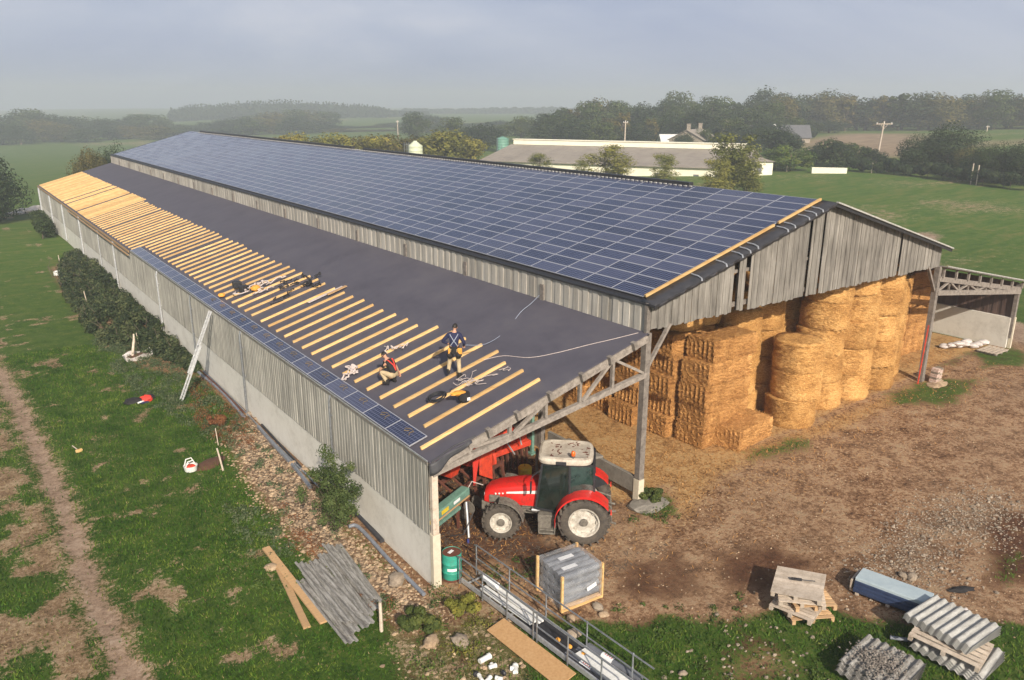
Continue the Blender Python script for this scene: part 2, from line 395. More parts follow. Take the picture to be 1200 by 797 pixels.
def leaf_quads(P, N, size, rs, aspect=.6):
    """diamond leaves at P facing roughly N"""
    n = len(P); r = rand_dirs(n, rs); A = np.cross(N, r); A /= np.linalg.norm(A, axis=1)[:, None]+1e-9
    B = np.cross(N, A); s = (size*rs.uniform(.6, 1.35, n))[:, None] if np.isscalar(size) else (size*rs.uniform(.6, 1.35, n))[:, None]
    V = np.stack([P-A*s, P-B*s*aspect, P+A*s, P+B*s*aspect], 1).reshape(-1, 3)
    return V, np.arange(4*n).reshape(-1, 4)
def blobs_leaves(cent, radii, n, size, rs, squash=.85, inner=.35, up=.25):
    """leaves through the volume of many clumps"""
    cent = np.asarray(cent, float); radii = np.asarray(radii, float)
    w = radii**2; idx = rs.choice(len(cent), n, p=w/w.sum()); d = rand_dirs(n, rs)
    rr = radii[idx]*(1-inner*rs.uniform(0, 1, n)**1.6)
    P = cent[idx]+d*rr[:, None]*np.array([1, 1, squash])
    N = d+rand_dirs(n, rs)*.55+np.array([0, 0, up]); N /= np.linalg.norm(N, axis=1)[:, None]
    V, Fq = leaf_quads(P, N, size, rs)
    bt = rs.uniform(.25, .75, len(cent))[idx]
    return V, Fq, np.clip(bt+rs.normal(0, .14, n), 0, 1)

def smooth_pts(P, k=5):
    P = [Vector(p) for p in P]; out = []
    for i in range(len(P)-1):
        a = P[max(i-1, 0)]; b = P[i]; c = P[i+1]; d = P[min(i+2, len(P)-1)]
        for j in range(k):
            t = j/k; out.append(.5*((2*b)+(c-a)*t+(2*a-5*b+4*c-d)*t*t+(3*b-a-3*c+d)*t*t*t))
    out.append(P[-1]); return out
# ================================================================ light and air
SUN_DIR = Vector((-.34, -.94, 0)).normalized(); EL = rad(31)
sv = Vector((SUN_DIR.x*math.cos(EL), SUN_DIR.y*math.cos(EL), math.sin(EL)))
w = bpy.data.worlds.new('World'); sc.world = w; w.use_nodes = True
nt = w.node_tree; bg = nt.nodes['Background']
sky = nt.nodes.new('ShaderNodeTexSky'); sky.sky_type = 'NISHITA'; sky.sun_disc = False
sky.sun_elevation = EL; sky.sun_rotation = math.atan2(sv.x, sv.y); sky.air_density = 1.2; sky.dust_density = 4.; sky.ozone_density = 1.5
tc = nt.nodes.new('ShaderNodeTexCoord'); mp = nt.nodes.new('ShaderNodeMapping'); mp.inputs['Scale'].default_value = (1, 1, 3.2)
lk(nt, tc.outputs['Generated'], mp.inputs[0])
cn = noi(nt, mp.outputs[0], 2.0, 6, .55, .5)
cloud = ramp(nt, cn, [(.34, (3.7, 4.4, 6.5)), (.5, (5.0, 5.6, 7.3)), (.66, (6.6, 6.9, 8.1))])
sxz = nt.nodes.new('ShaderNodeSeparateXYZ'); lk(nt, tc.outputs['Generated'], sxz.inputs[0])
fogf = ramp(nt, sxz.outputs[2], [(.0, .95), (.17, .86), (.38, .05)])
lk(nt, mixc(nt, fogf, sky.outputs[0], cloud), bg.inputs[0]); bg.inputs[1].default_value = .082
sl_ = bpy.data.lights.new('sun', 'SUN'); sl_.energy = 5.0; sl_.angle = rad(.6); sl_.color = (1, .90, .76)
so = bpy.data.objects.new('sun', sl_); COL.objects.link(so); so.rotation_euler = sv.to_track_quat('Z', 'Y').to_euler()
vs = sc.view_settings; vs.view_transform = 'Standard'; vs.look = 'None'; vs.gamma = 1; vs.use_curve_mapping = False; vs.exposure = .30
sc.display_settings.display_device = 'sRGB'
cy = sc.cycles; cy.use_denoising = True
try: cy.denoiser = 'OPENIMAGEDENOISE'
except Exception: pass
cy.max_bounces = 6; cy.diffuse_bounces = 3; cy.glossy_bounces = 3; cy.transmission_bounces = 3; cy.volume_bounces = 1; cy.transparent_max_bounces = 6
cy.sample_clamp_indirect = 6

hz = MB(); hz.box((150, 700, 18), (3100, 3100, 66))
hm = bpy.data.materials.new('haze_air'); hm.use_nodes = True; hn = hm.node_tree; hn.nodes.remove(hn.nodes['Principled BSDF'])
pv = hn.nodes.new('ShaderNodeVolumePrincipled'); pv.inputs['Color'].default_value = (.88, .93, 1., 1); pv.inputs['Density'].default_value = .0011
pv.inputs['Anisotropy'].default_value = .2
lk(hn, pv.outputs[0], hn.nodes['Material Output'].inputs['Volume'])
ho = hz.build('haze', hm); ho['kind'] = 'stuff'; ho['label'] = 'pale morning haze lying over the fields and woods'

# ================================================================ ground
def poly(pts, proj=True):
    out = []
    for p in pts:
        if proj:
            q = G(*p); out.append((q.x, q.y))
        else: out.append(p)
    return np.array(out)
def sdist(X, Y, P):
    """signed distance to polygon (negative inside)"""
    d = np.full(X.shape, 1e9); inside = np.zeros(X.shape, bool); n = len(P)
    for i in range(n):
        ax, ay = P[i]; bx, by = P[(i+1) % n]; ex, ey = bx-ax, by-ay
        t = np.clip(((X-ax)*ex+(Y-ay)*ey)/(ex*ex+ey*ey+1e-9), 0, 1)
        d = np.minimum(d, np.hypot(X-ax-t*ex, Y-ay-t*ey))
        c = ((ay > Y) != (by > Y)) & (X < (bx-ax)*(Y-ay)/(by-ay+1e-12)+ax); inside ^= c
    return np.where(inside, -d, d)
def ldist(X, Y, P):
    d = np.full(X.shape, 1e9)
    for i in range(len(P)-1):
        ax, ay = P[i]; bx, by = P[i+1]; ex, ey = bx-ax, by-ay
        t = np.clip(((X-ax)*ex+(Y-ay)*ey)/(ex*ex+ey*ey+1e-9), 0, 1); d = np.minimum(d, np.hypot(X-ax-t*ex, Y-ay-t*ey))
    return d
def inside(X, Y, P, soft): return np.clip(.5-sdist(X, Y, P)/soft, 0, 1)
_tab = np.random.RandomState(5).rand(256, 256)
def vnoise(X, Y, s):
    x = X/s; y = Y/s; i = np.floor(x).astype(int); j = np.floor(y).astype(int); fx = x-i; fy = y-j; fx = fx*fx*(3-2*fx); fy = fy*fy*(3-2*fy)
    g = lambda a, b: _tab[a & 255, b & 255]
    return (g(i, j)*(1-fx)+g(i+1, j)*fx)*(1-fy)+(g(i, j+1)*(1-fx)+g(i+1, j+1)*fx)*fy
def fnoise(X, Y, s): return vnoise(X, Y, s)*.5+vnoise(X+31, Y+17, s/2.1)*.3+vnoise(X-9, Y+57, s/4.3)*.2
P_stony = poly([(256, 505), (298, 480), (330, 515), (392, 600), (430, 645), (500, 700), (530, 725), (480, 735), (425, 690), (380, 675), (330, 622), (285, 560)])
P_weeds = poly([(455, 700), (540, 690), (600, 700), (640, 797), (700, 900), (480, 900), (440, 740)])
P_yard = np.array([(-.2, -.6), (8.7, 9), (29, 9), (31, .5), (44, 1), (60, -8), (48, -22), (30, -30), (16, -24), (12.2, -11.5), (9.2, -8.6), (7.9, -6.8), (5.4, -6.2), (3.6, -5.2), (2.3, -4.3), (1.0, -2.1)])
P_inside = np.array([(0, 0), (37.2, .8), (37.2, 95), (0, 95)])
P_front_straw = poly([(770, 560), (800, 525), (900, 515), (930, 503), (1060, 452), (1100, 440), (1150, 412), (1080, 460), (1000, 500), (900, 535), (850, 560), (800, 620)])
P_rubble = poly([(1010, 655), (1060, 600), (1150, 570), (1200, 590), (1200, 640), (1120, 640), (1110, 690), (1060, 720), (1000, 700)])
P_rubble2 = poly([(830, 770), (880, 740), (940, 760), (960, 800), (820, 820)])
P_dark1 = poly([(560, 590), (600, 625), (690, 650), (700, 690), (640, 690), (590, 660), (520, 640), (515, 600)])
P_dark2 = poly([(1150, 610), (1230, 590), (1230, 680), (1160, 690)])
P_dark3 = poly([(830, 650), (900, 635), (960, 660), (930, 700), (850, 690)])
P_dark4 = poly([(720, 660), (800, 640), (830, 690), (780, 710), (715, 700)])
P_gpatches = [poly(p) for p in ([(735, 590), (760, 570), (795, 590), (800, 615), (740, 610)], [(862, 527), (935, 512), (950, 522), (880, 540)], [(1040, 462), (1085, 448), (1150, 440), (1140, 462), (1080, 478), (1040, 480)],
    [(1130, 412), (1200, 405), (1210, 430), (1150, 432)], [(1150, 660), (1190, 645), (1200, 660), (1165, 680)])]
P_patchy = poly([(-120, 430), (0, 470), (60, 600), (130, 797), (160, 860), (-160, 860)])
P_brown = poly([(930, 167), (1000, 155.5), (1095, 159), (1080, 184), (950, 184)])
P_brown2 = poly([(1060, 172), (1250, 160), (1250, 166), (1060, 180)])
P_thicket = np.array([(-3.6, 62), (0, 66), (0, 24), (-1.2, 23.5), (-3, 27), (-4, 40), (-3.8, 55)])
TRACK = [G(*p) for p in ((-10, 425), (18, 470), (45, 530), (72, 590), (92, 650), (118, 715), (150, 790), (175, 850))]; TRACK = [(p.x, p.y) for p in TRACK]
TRACK = [(TRACK[0][0]-1.2, TRACK[0][1]+22)]+TRACK+[(TRACK[-1][0]+.6, -18)]
PATH2 = [(36.5, -6), (41, 0), (44, 6), (52, 14), (70, 22)]
def masks(X, Y):
    n1 = fnoise(X, Y, 2.2); n2 = fnoise(X+50, Y-20, .8); n3 = fnoise(X-80, Y+8, 7.)
    dry = np.zeros(X.shape); grass = np.ones(X.shape); stone = np.zeros(X.shape); straw = np.zeros(X.shape); dark = np.zeros(X.shape)
    st = inside(X, Y, P_stony, 1.2); grass = grass*(1-st*.95); stone = np.maximum(stone, st*.62)
    wd = inside(X, Y, P_weeds, 1.); grass = grass*(1-wd*.45); dry = np.maximum(dry, wd*.5)
    yd = inside(X+n2-.5, Y+n1*1.4-.7, P_yard, 1.0); grass = grass*(1-yd)
    ins = inside(X, Y, P_inside, .6); grass = grass*(1-ins); straw = np.maximum(straw, ins*.72)
    straw = np.maximum(straw, inside(X, Y, P_front_straw, 1.6)*.7)
    straw = np.maximum(straw, yd*.30*np.clip(1-(np.abs(Y+1.5))/7, 0, 1))
    for P, k in ((P_rubble, .85), (P_rubble2, .7)):
        s = inside(X, Y, P, 2.2); stone = np.maximum(stone, s*k*.6); grass = grass*(1-s*.7)
    stone = np.maximum(stone, yd*(.08+.22*(n3 > .6))*(1-ins))
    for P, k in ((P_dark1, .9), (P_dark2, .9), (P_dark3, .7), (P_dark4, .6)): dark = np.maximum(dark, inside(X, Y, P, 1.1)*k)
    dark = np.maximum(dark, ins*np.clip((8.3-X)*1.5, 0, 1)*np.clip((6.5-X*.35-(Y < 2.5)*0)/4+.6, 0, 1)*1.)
    for P in P_gpatches: grass = np.maximum(grass, inside(X+(n2-.5)*1.6, Y+(n1-.5)*1.6, P, 1.3)*.62)
    left = np.clip((2-X)/3, 0, 1)*(Y > -18)
    n4 = fnoise(X+11, Y-7, .75); dry = np.maximum(dry, left*np.clip((n1*.45+n4*.55-.555)*7, 0, 1)*.75*(1-yd)); dry = np.maximum(dry, inside(X, Y, P_patchy, 1.2)*np.clip((n1*.7+n2*.3-.36)*5, 0, .95))
    tr = ldist(X, Y, TRACK)+ (n2-.5)*.45
    track = np.clip((.55-tr)/.5, 0, 1)*.9; dry = np.maximum(dry, np.clip((1.15-tr)/.9, 0, 1)*.70)
    p2 = ldist(X, Y, PATH2); track = np.maximum(track, np.clip((2.2-p2)/1.4, 0, 1)*.9)
    strip = np.clip(1-np.abs(X+.25)/.5, 0, 1)*(Y > -1)*(Y < 24); grass = grass*(1-strip*.9); stone = np.maximum(stone, strip*.35)
    th = inside(X, Y, P_thicket, 1.4); grass = grass*(1-th*.7)
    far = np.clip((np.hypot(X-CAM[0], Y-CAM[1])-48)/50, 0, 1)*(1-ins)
    dry = np.maximum(dry, (X > 40)*np.clip((fnoise(X*.6, Y*.6, 9.)-.47)*4, 0, 1)*.55)
    return grass, stone, straw, dark, dry, track, far
def axis_pts(lo, hi, step, out_lo, out_hi):
    a = list(np.arange(lo, hi+1e-6, step)); s = step
    x = hi
    while x < out_hi: s *= 1.09; x += s; a.append(x)
    s = step; x = lo; b = []
    while x > out_lo: s *= 1.09; x -= s; b.append(x)
    return np.array(b[::-1]+a)
gx = axis_pts(-20, 36, .2, -1350, 1650); gy = axis_pts(-20, 46, .2, -800, 2200)
GX, GY = np.meshgrid(gx, gy); GZ = ground(GX, GY)
near = np.clip(1-np.hypot(GX-5, GY-8)/60, 0, 1); outb = 1-inside(GX, GY, np.array([(-.4, -.4), (28.4, -.4), (28.4, 96), (-.4, 96)]), .4)
GZ = GZ+near*outb*((fnoise(GX, GY, 1.6)-.5)*.10+(fnoise(GX+9, GY, .5)-.5)*.035)
mk = masks(GX, GY)
GZ = GZ-np.clip(mk[5], 0, 1)*.09*near
nx, ny = len(gx), len(gy)
idx = np.arange(nx*ny).reshape(ny, nx)
Fq = np.stack([idx[:-1, :-1], idx[:-1, 1:], idx[1:, 1:], idx[1:, :-1]], -1).reshape(-1, 4)
me = fast_mesh('ground', np.stack([GX, GY, GZ], -1).reshape(-1, 3), Fq, np.zeros(len(Fq)), 'concrete', True)
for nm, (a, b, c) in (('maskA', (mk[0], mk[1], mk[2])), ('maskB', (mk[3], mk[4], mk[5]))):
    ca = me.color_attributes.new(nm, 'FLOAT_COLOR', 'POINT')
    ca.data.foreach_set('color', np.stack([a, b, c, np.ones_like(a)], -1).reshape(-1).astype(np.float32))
fa = me.attributes.new('brown', 'FLOAT', 'POINT'); fa.data.foreach_set('value', np.maximum(inside(GX, GY, P_brown, 6.), inside(GX, GY, P_brown2, 4.)*.6).ravel().astype(np.float32))
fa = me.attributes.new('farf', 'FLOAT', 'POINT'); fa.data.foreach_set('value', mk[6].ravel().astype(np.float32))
def ground_mat():
    m, nt, bs = new_mat('ground_cover'); P = coords(nt, 'World')
    n_s = noi(nt, P, 7, 6, .8); n_m = noi(nt, P, 1.3, 5, .65); n_l = noi(nt, P, .22, 4, .6); n_xs = noi(nt, P, 34, 3, .8)
    Ps = coords(nt, 'World', (.35, 1.7, 1)); n_mow = noi(nt, Ps, .5, 4, .6)
    mixn = mth(nt, 'ADD', mth(nt, 'MULTIPLY', n_s, .5), mth(nt, 'ADD', mth(nt, 'MULTIPLY', n_m, .3), mth(nt, 'MULTIPLY', n_xs, .2)))
    mixn = mth(nt, 'ADD', mth(nt, 'MULTIPLY', mth(nt, 'SUBTRACT', mixn, .5), 1.75), .5)
    soil = ramp(nt, mixn, [(.32, (.045, .020, .010)), (.45, (.19, .100, .052)), (.55, (.37, .23, .135)), (.68, (.62, .47, .32))])
    soil = mixc(nt, ramp(nt, n_l, [(.4, 0.), (.62, .7)]), soil, mixc(nt, .3, soil, (.30, .21, .135)))
    def seg(a, lo, hi, nz, k):
        v = mth(nt, 'ADD', a, mth(nt, 'MULTIPLY', mth(nt, 'SUBTRACT', nz, .5), k)); return ramp(nt, v, [(lo, 0.), (hi, 1.)])
    def vcol(name):
        s = nt.nodes.new('ShaderNodeSeparateColor'); lk(nt, attr(nt, name, 'Color'), s.inputs[0]); return s.outputs
    A = vcol('maskA'); B = vcol('maskB')
    vor = nt.nodes.new('ShaderNodeTexVoronoi'); vor.inputs['Scale'].default_value = 7.5; lk(nt, P, vor.inputs['Vector'])
    vcolr = nt.nodes.new('ShaderNodeSeparateColor'); lk(nt, vor.outputs['Color'], vcolr.inputs[0])
    stone = ramp(nt, vcolr.outputs[0], [(0, (.16, .11, .08)), (.5, (.32, .24, .17)), (1, (.48, .39, .29))])
    stone = mixc(nt, ramp(nt, vor.outputs['Distance'], [(.35, 0.), (.62, .85)]), stone, (.10, .07, .045))
    straw = ramp(nt, mixn, [(.34, (.17, .085, .03)), (.5, (.42, .245, .10)), (.64, (.60, .41, .20))])
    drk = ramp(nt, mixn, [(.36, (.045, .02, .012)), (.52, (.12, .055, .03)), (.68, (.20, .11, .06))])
    c = soil
    c = mixc(nt, seg(A[2], .30, .62, n_s, 1.6), c, straw)
    c = mixc(nt, seg(A[1], .38, .60, n_s, 1.7), c, stone)
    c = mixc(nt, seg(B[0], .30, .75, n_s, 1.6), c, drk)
    gr = ramp(nt, mixn, [(.30, (.008, .020, .003)), (.46, (.030, .072, .007)), (.58, (.068, .120, .015)), (.72, (.14, .14, .035))])
    gr = mixc(nt, ramp(nt, n_l, [(.35, 0.), (.7, .5)]), gr, (.085, .125, .025))
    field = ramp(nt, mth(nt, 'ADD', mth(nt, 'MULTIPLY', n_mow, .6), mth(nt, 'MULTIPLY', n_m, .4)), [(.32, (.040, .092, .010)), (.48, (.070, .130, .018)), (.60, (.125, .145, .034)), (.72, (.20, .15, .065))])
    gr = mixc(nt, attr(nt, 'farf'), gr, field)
    c = mixc(nt, seg(A[0], .34, .56, mixn, 1.6), c, gr)
    c = mixc(nt, mth(nt, 'MULTIPLY', ramp(nt, mixn, [(.56, 0.), (.70, .75)]), mth(nt, 'SUBTRACT', 1., attr(nt, 'farf'))), c, (.17, .125, .06))
    dryc = ramp(nt, mixn, [(.33, (.10, .055, .03)), (.5, (.25, .165, .095)), (.66, (.43, .33, .215))])
    c = mixc(nt, seg(B[1], .46, .66, mixn, 2.2), c, dryc)
    trk = ramp(nt, mixn, [(.3, (.15, .095, .062)), (.5, (.31, .215, .15)), (.7, (.46, .35, .26))])
    c = mixc(nt, seg(B[2], .30, .66, mixn, 1.5), c, trk)
    bf = ramp(nt, n_mow, [(.35, (.20, .14, .09)), (.65, (.34, .25, .16))])
    c = mixc(nt, attr(nt, 'brown'), c, bf)
    lk(nt, c, bs.inputs['Base Color']); bs.inputs['Roughness'].default_value = .95; bs.inputs['Specular IOR Level'].default_value = .15
    h = mth(nt, 'ADD', mixn, mth(nt, 'MULTIPLY', mth(nt, 'SUBTRACT', .5, vor.outputs['Distance']), mth(nt, 'MULTIPLY', A[1], .8)))
    bump(nt, bs, h, .9, .06); return m
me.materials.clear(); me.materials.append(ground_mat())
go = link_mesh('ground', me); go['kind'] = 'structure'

def gheight(x, y):
    """height of the built ground mesh, noise included, for single points"""
    X = np.array([x], float); Y = np.array([y], float)
    return float(gheights(X, Y)[0])
def gheights(X, Y):
    i = np.clip(np.searchsorted(gx, X)-1, 0, nx-2); j = np.clip(np.searchsorted(gy, Y)-1, 0, ny-2)
    fx = (X-gx[i])/(gx[i+1]-gx[i]); fy = (Y-gy[j])/(gy[j+1]-gy[j])
    return (GZ[j, i]*(1-fx)+GZ[j, i+1]*fx)*(1-fy)+(GZ[j+1, i]*(1-fx)+GZ[j+1, i+1]*fx)*fy

# ---- grass blades, dry grass, weeds, loose stones (stuff nobody could count)
def blades(name, label, n, box, want, hgt, wid, mat, seed, lean=.5):
    rs = np.random.RandomState(seed)
    X = rs.uniform(box[0], box[1], n); Y = rs.uniform(box[2], box[3], n)
    m = masks(X, Y); keep = rs.uniform(0, 1, n) < want(m, X, Y); X = X[keep]; Y = Y[keep]; n = len(X)
    Z = gheights(X, Y); a = rs.uniform(0, 2*PI, n); h = hgt*rs.uniform(.5, 1.5, n)*(.6+.9*fnoise(X, Y, 1.3)); wv = wid*rs.uniform(.6, 1.4, n)
    lx = rs.normal(0, lean, n)*h; ly = rs.normal(0, lean, n)*h
    B0 = np.stack([X-np.cos(a)*wv, Y-np.sin(a)*wv, Z-.01], 1); B1 = np.stack([X+np.cos(a)*wv, Y+np.sin(a)*wv, Z-.01], 1); T = np.stack([X+lx, Y+ly, Z+h], 1)
    V = np.stack([B0, B1, T], 1).reshape(-1, 3); t = np.clip(.45+(fnoise(X, Y, .5)-.5)*1.7+(fnoise(X, Y, 2.5)-.5)*.7+rs.normal(0, .22, n), 0, 1)
    o = link_mesh(name, fast_mesh(name, V, np.arange(3*n).reshape(-1, 3), t, mat)); o['kind'] = 'stuff'; o['label'] = label
    return o
ok = lambda X, Y: ((X < -.1) | (Y < -.15) | (X > 38))
blades('grass', 'short green grass beside the barn and across the front of the yard', 420000, (-15, 20, -17, 40), lambda m, X, Y: np.clip((m[0]-.3)*1.4, 0, 1)*(1-np.clip(m[4]*1.2, 0, .95))*(1-m[5])*ok(X, Y)*(np.hypot(X+10, Y+18) < 52), .085, .019, 'leaf_grass', 21)
blades('dry_grass', 'dry tan grass in worn patches of the meadow', 110000, (-15, 14, -16, 34), lambda m, X, Y: np.clip(.16+m[4]*.7, 0, .9)*(1-m[5])*(m[0] > .1)*ok(X, Y), .06, .014, 'leaf_dry', 22)
def clumps(name, label, spots, mat, seed, size=.05, per=60):
    """leafy clumps: spots = list of (x, y, radius, height)"""
    rs = np.random.RandomState(seed); V = []; F = []; T = []; b = 0
    for x, y, r, h in spots:
        n = int(per*(r/.3)**1.3); z = gheight(x, y)
        d = rand_dirs(n, rs); d[:, 2] = np.abs(d[:, 2]); q = d*np.array([r, r, h])*rs.uniform(.35, 1, n)[:, None]+np.array([x, y, z])
        N = d+rand_dirs(n, rs)*.6; N /= np.linalg.norm(N, axis=1)[:, None]
        v, f = leaf_quads(q, N, size, rs); V.append(v); F.append(f+b); b += len(v); T.append(np.clip(rs.uniform(.3, .7)+rs.normal(0, .18, n), 0, 1))
    o = link_mesh(name, fast_mesh(name, np.concatenate(V), np.concatenate(F), np.concatenate(T), mat)); o['kind'] = 'stuff'; o['label'] = label; return o
def spots_in(P, n, r0, r1, h0, h1, seed):
    rr = random.Random(seed); P = np.array(P); lo = P.min(0); hi = P.max(0); out = []
    while len(out) < n:
        x = rr.uniform(lo[0], hi[0]); y = rr.uniform(lo[1], hi[1])
        if sdist(np.array([x]), np.array([y]), P)[0] < 0 and not (-.3 < x < 28.5 and y > -.2): out.append((x, y, rr.uniform(r0, r1), rr.uniform(h0, h1)))
    return out
wsp = spots_in(P_weeds, 46, .15, .42, .12, .38, 3)+spots_in(poly([(250, 560), (330, 600), (400, 680), (370, 700), (300, 690), (260, 620)]), 34, .15, .4, .1, .25, 4)
wsp += spots_in(P_gpatches[0], 14, .12, .3, .1, .25, 5)+spots_in(poly([(560, 665), (620, 640), (640, 700), (660, 740), (620, 730), (580, 700)]), 16, .12, .3, .08, .22, 6)
wsp += spots_in(poly([(640, 720), (760, 700), (940, 690), (960, 760), (900, 797), (700, 797)]), 60, .1, .28, .06, .14, 7)+spots_in(poly([(960, 740), (1060, 725), (1080, 797), (940, 797)]), 26, .12, .3, .06, .16, 8)
clumps('weeds', 'leafy green weeds round the barn corner and yard edge', wsp, 'leaf_weed', 9, .035, 60)
clumps('tall_weeds', 'tall grey-green weeds along the long barn wall around the ladder', spots_in(poly([(105, 395), (190, 398), (230, 445), (300, 505), (270, 530), (200, 490), (140, 450)]), 330, .15, .42, .15, .55, 12)+spots_in(P_stony, 46, .12, .3, .1, .3, 99)+spots_in(poly([(262, 590), (320, 600), (350, 650), (300, 660)]), 40, .15, .35, .1, .3, 98), 'leaf_grey', 13, .04, 60)
clumps('rusty_weeds', 'rust-brown dock stems along the stony strip', spots_in(poly([(225, 440), (250, 455), (300, 505), (305, 530), (255, 520), (225, 490)]), 90, .15, .4, .2, .5, 14)+spots_in(poly([(330, 590), (380, 640), (360, 660), (320, 620)]), 18, .15, .35, .1, .3, 15)+spots_in(poly([(415, 690), (455, 690), (470, 730), (430, 730)]), 10, .12, .3, .15, .35, 16), 'leaf_rust', 17, .03, 55)
clumps('yellow_weeds', 'yellow-flowering weeds between the corrugated sheets and the scaffold frames', spots_in(poly([(520, 700), (575, 700), (590, 740), (560, 790), (520, 770), (500, 730)]), 26, .15, .38, .15, .4, 18), 'leaf_yellow', 19, .03, 60)
def stones(name, label, regs, mat, seed, soft=.6):
    rs = random.Random(seed); mb = MB()
    for P, n, r0, r1 in regs:
        for x, y, r, h in spots_in(P, n, r0, r1, .3, .7, rs.randint(0, 9999)):
            x += rs.gauss(0, .45)*(soft); y += rs.gauss(0, .45)*soft
            if -.05 < x < 28.5 and y > -.2: continue
            mb.tn = rs.random(); z = gheight(x, y); mb.blob((x, y, z+r*h*.35), (r, r*rs.uniform(.6, 1), r*h), 6, 4, .25, rs.random())
    o = mb.build(name, mat); o['kind'] = 'stuff'; o['label'] = label; return o
allyard = np.array([(2, -1), (12, -1), (28, -1), (34, -8), (26, -20), (14, -14), (9, -9), (4, -5)])
stones('stones', 'loose tan stones strewn beside the long wall and over the yard', [(P_stony, 2600, .02, .06), (P_stony, 300, .05, .10), (poly([(395, 640), (415, 625), (500, 690), (480, 720)]), 260, .025, .07), (allyard, 2600, .012, .04), (P_weeds, 160, .03, .09)], 'rock', 31)
stones('rubble', 'pale grey rubble spread over the right of the yard', [(P_rubble, 3000, .012, .042), (P_rubble, 150, .04, .08), (P_rubble2, 90, .03, .08)], 'greyrock', 32, 1.3)
def litter(name, label, box, n, want, mat, seed, L=.16):
    rs = np.random.RandomState(seed); X = rs.uniform(box[0], box[1], n); Y = rs.uniform(box[2], box[3], n); m = masks(X, Y)
    k = rs.uniform(0, 1, n) < want(m, X, Y); X = X[k]; Y = Y[k]; n = len(X); Z = gheights(X, Y)+rs.uniform(.005, .05, n)
    a = rs.uniform(0, PI, n); l = L*rs.uniform(.4, 1.2, n); dz = rs.normal(0, .02, n)
    d = np.stack([np.cos(a)*l, np.sin(a)*l, dz], 1); p = np.stack([-np.sin(a)*.009, np.cos(a)*.009, np.zeros(n)], 1); c = np.stack([X, Y, Z], 1)
    V = np.stack([c-d-p, c+d-p, c+d+p, c-d+p], 1).reshape(-1, 3)
    o = link_mesh(name, fast_mesh(name, V, np.arange(4*n).reshape(-1, 4), np.zeros(n), mat)); o['kind'] = 'stuff'; o['label'] = label
litter('loose_straw', 'loose straw strewn over the barn floor and the yard before it', (0, 34, -8, 16), 52000, lambda m, X, Y: np.clip(m[2]*1.3-.2, 0, 1)+.004, 'strawsq', 41, .075)
litter('barn_litter', 'dark brown bedding trodden round the tractor', (0, 9, -3, 12), 16000, lambda m, X, Y: np.clip(m[3]*1.2, 0, 1), M['bark'], 42, .08)

# ================================================================ trees
def crown(seed, w, h, n, leaf, nb=26, shape='round', squash=.9, inner=.35, fat=1.):
    rs = np.random.RandomState(seed); C = []; Rr = []
    while len(C) < nb:
        d = rs.uniform(-1, 1, 3)
        if shape == 'round' and np.linalg.norm(d) > 1: continue
        if shape == 'tall' and (d[0]**2+d[1]**2) > (1-.75*max(d[2], -.4)**2)*.8: continue
        if shape == 'cone' and (d[0]**2+d[1]**2) > ((1-d[2])/2)**2: continue
        C.append((d[0]*w/2*.8, d[1]*w/2*.8, h*.52+d[2]*h*.40)); Rr.append(min(w, h)*rs.uniform(.10, .20)*(1.15 if shape == 'round' else .8))
    V, F, T = blobs_leaves(C, [r*fat for r in Rr], n, leaf, rs, squash, inner); return V, F, T, C
def trunk_mesh(h, r, C, seed, mat='bark', nl=7):
    rr = random.Random(seed); mb = MB(); p = [(0, 0, -.3), (rr.uniform(-.1, .1)*r*4, 0, h*.25), (rr.uniform(-.2, .2), rr.uniform(-.2, .2), h*.55), (rr.uniform(-.3, .3), rr.uniform(-.3, .3), h*.8)]
    mb.tube(p, [r*1.25, r, r*.7, r*.25], 8)
    for c in rr.sample(list(C), min(nl, len(C))):
        z0 = rr.uniform(.25, .6)*h; mb.tube([(0, 0, z0), (c[0]*.45, c[1]*.45, (z0+c[2])/2), c], [r*.5, r*.3, r*.08], 6)
    return mb.mesh('trunk', mat)
class TreeKind:
    def __init__(s, name, seed, w, h, n, leaf, mat, nb=26, shape='round', tr=.3, inner=.35, fat=1.):
        s.name = name; s.w = w; s.h = h; s.mk = mat
        V, F, T, C = crown(seed, w, h, n, leaf, nb, shape, .9, inner, fat); s.cm = fast_mesh('crown', V, F, T, mat); s.tm = trunk_mesh(h, tr, C, seed)
    def place(s, p, width, height, label, group, cat='tree', rz=None):
        t = thing(s.name, label, cat, (p[0], p[1], p[2]-.1), R_.uniform(0, 6.28) if rz is None else rz, group)
        t.scale = (width/s.w, width/s.w, height/s.h)
        link_mesh('crown', s.cm, t); link_mesh('trunk', s.tm, t); return t
K_oak = [TreeKind('broadleaf_tree', 100+i, 10, 12, 3600, .30, m, 40, 'round', .3, .4, 1.12) for i, m in enumerate(('leaf_dark', 'leaf_mid', 'leaf_dark', 'leaf_autumn', 'leaf_mid'))]
K_tall = [TreeKind('tall_tree', 120+i, 6, 12, 1600, .28, m, 24, 'tall', .2) for i, m in enumerate(('leaf_mid', 'leaf_autumn'))]
K_yel = [TreeKind('poplar_tree', 130+i, 5, 8, 3600, .17, m, 34, 'round', .12, .8, 1.2) for i, m in enumerate(('leaf_yellow', 'leaf_autumn', 'leaf_yellow'))]
K_birch = [TreeKind('young_birch', 140+i, 4, 8, 7000, .085, 'leaf_birch', 44, 'tall', .10, .9, 1.5) for i in range(2)]
K_big = [TreeKind('big_tree', 150+i, 10, 10, 9000, .17, m, 50) for i, m in enumerate(('leaf_dark', 'leaf_autumn'))]
K_bush = [TreeKind('bush', 160+i, 6, 5, 3800, .15, m, 26, 'round', .12) for i, m in enumerate(('leaf_dark', 'leaf_weed', 'leaf_mid'))]
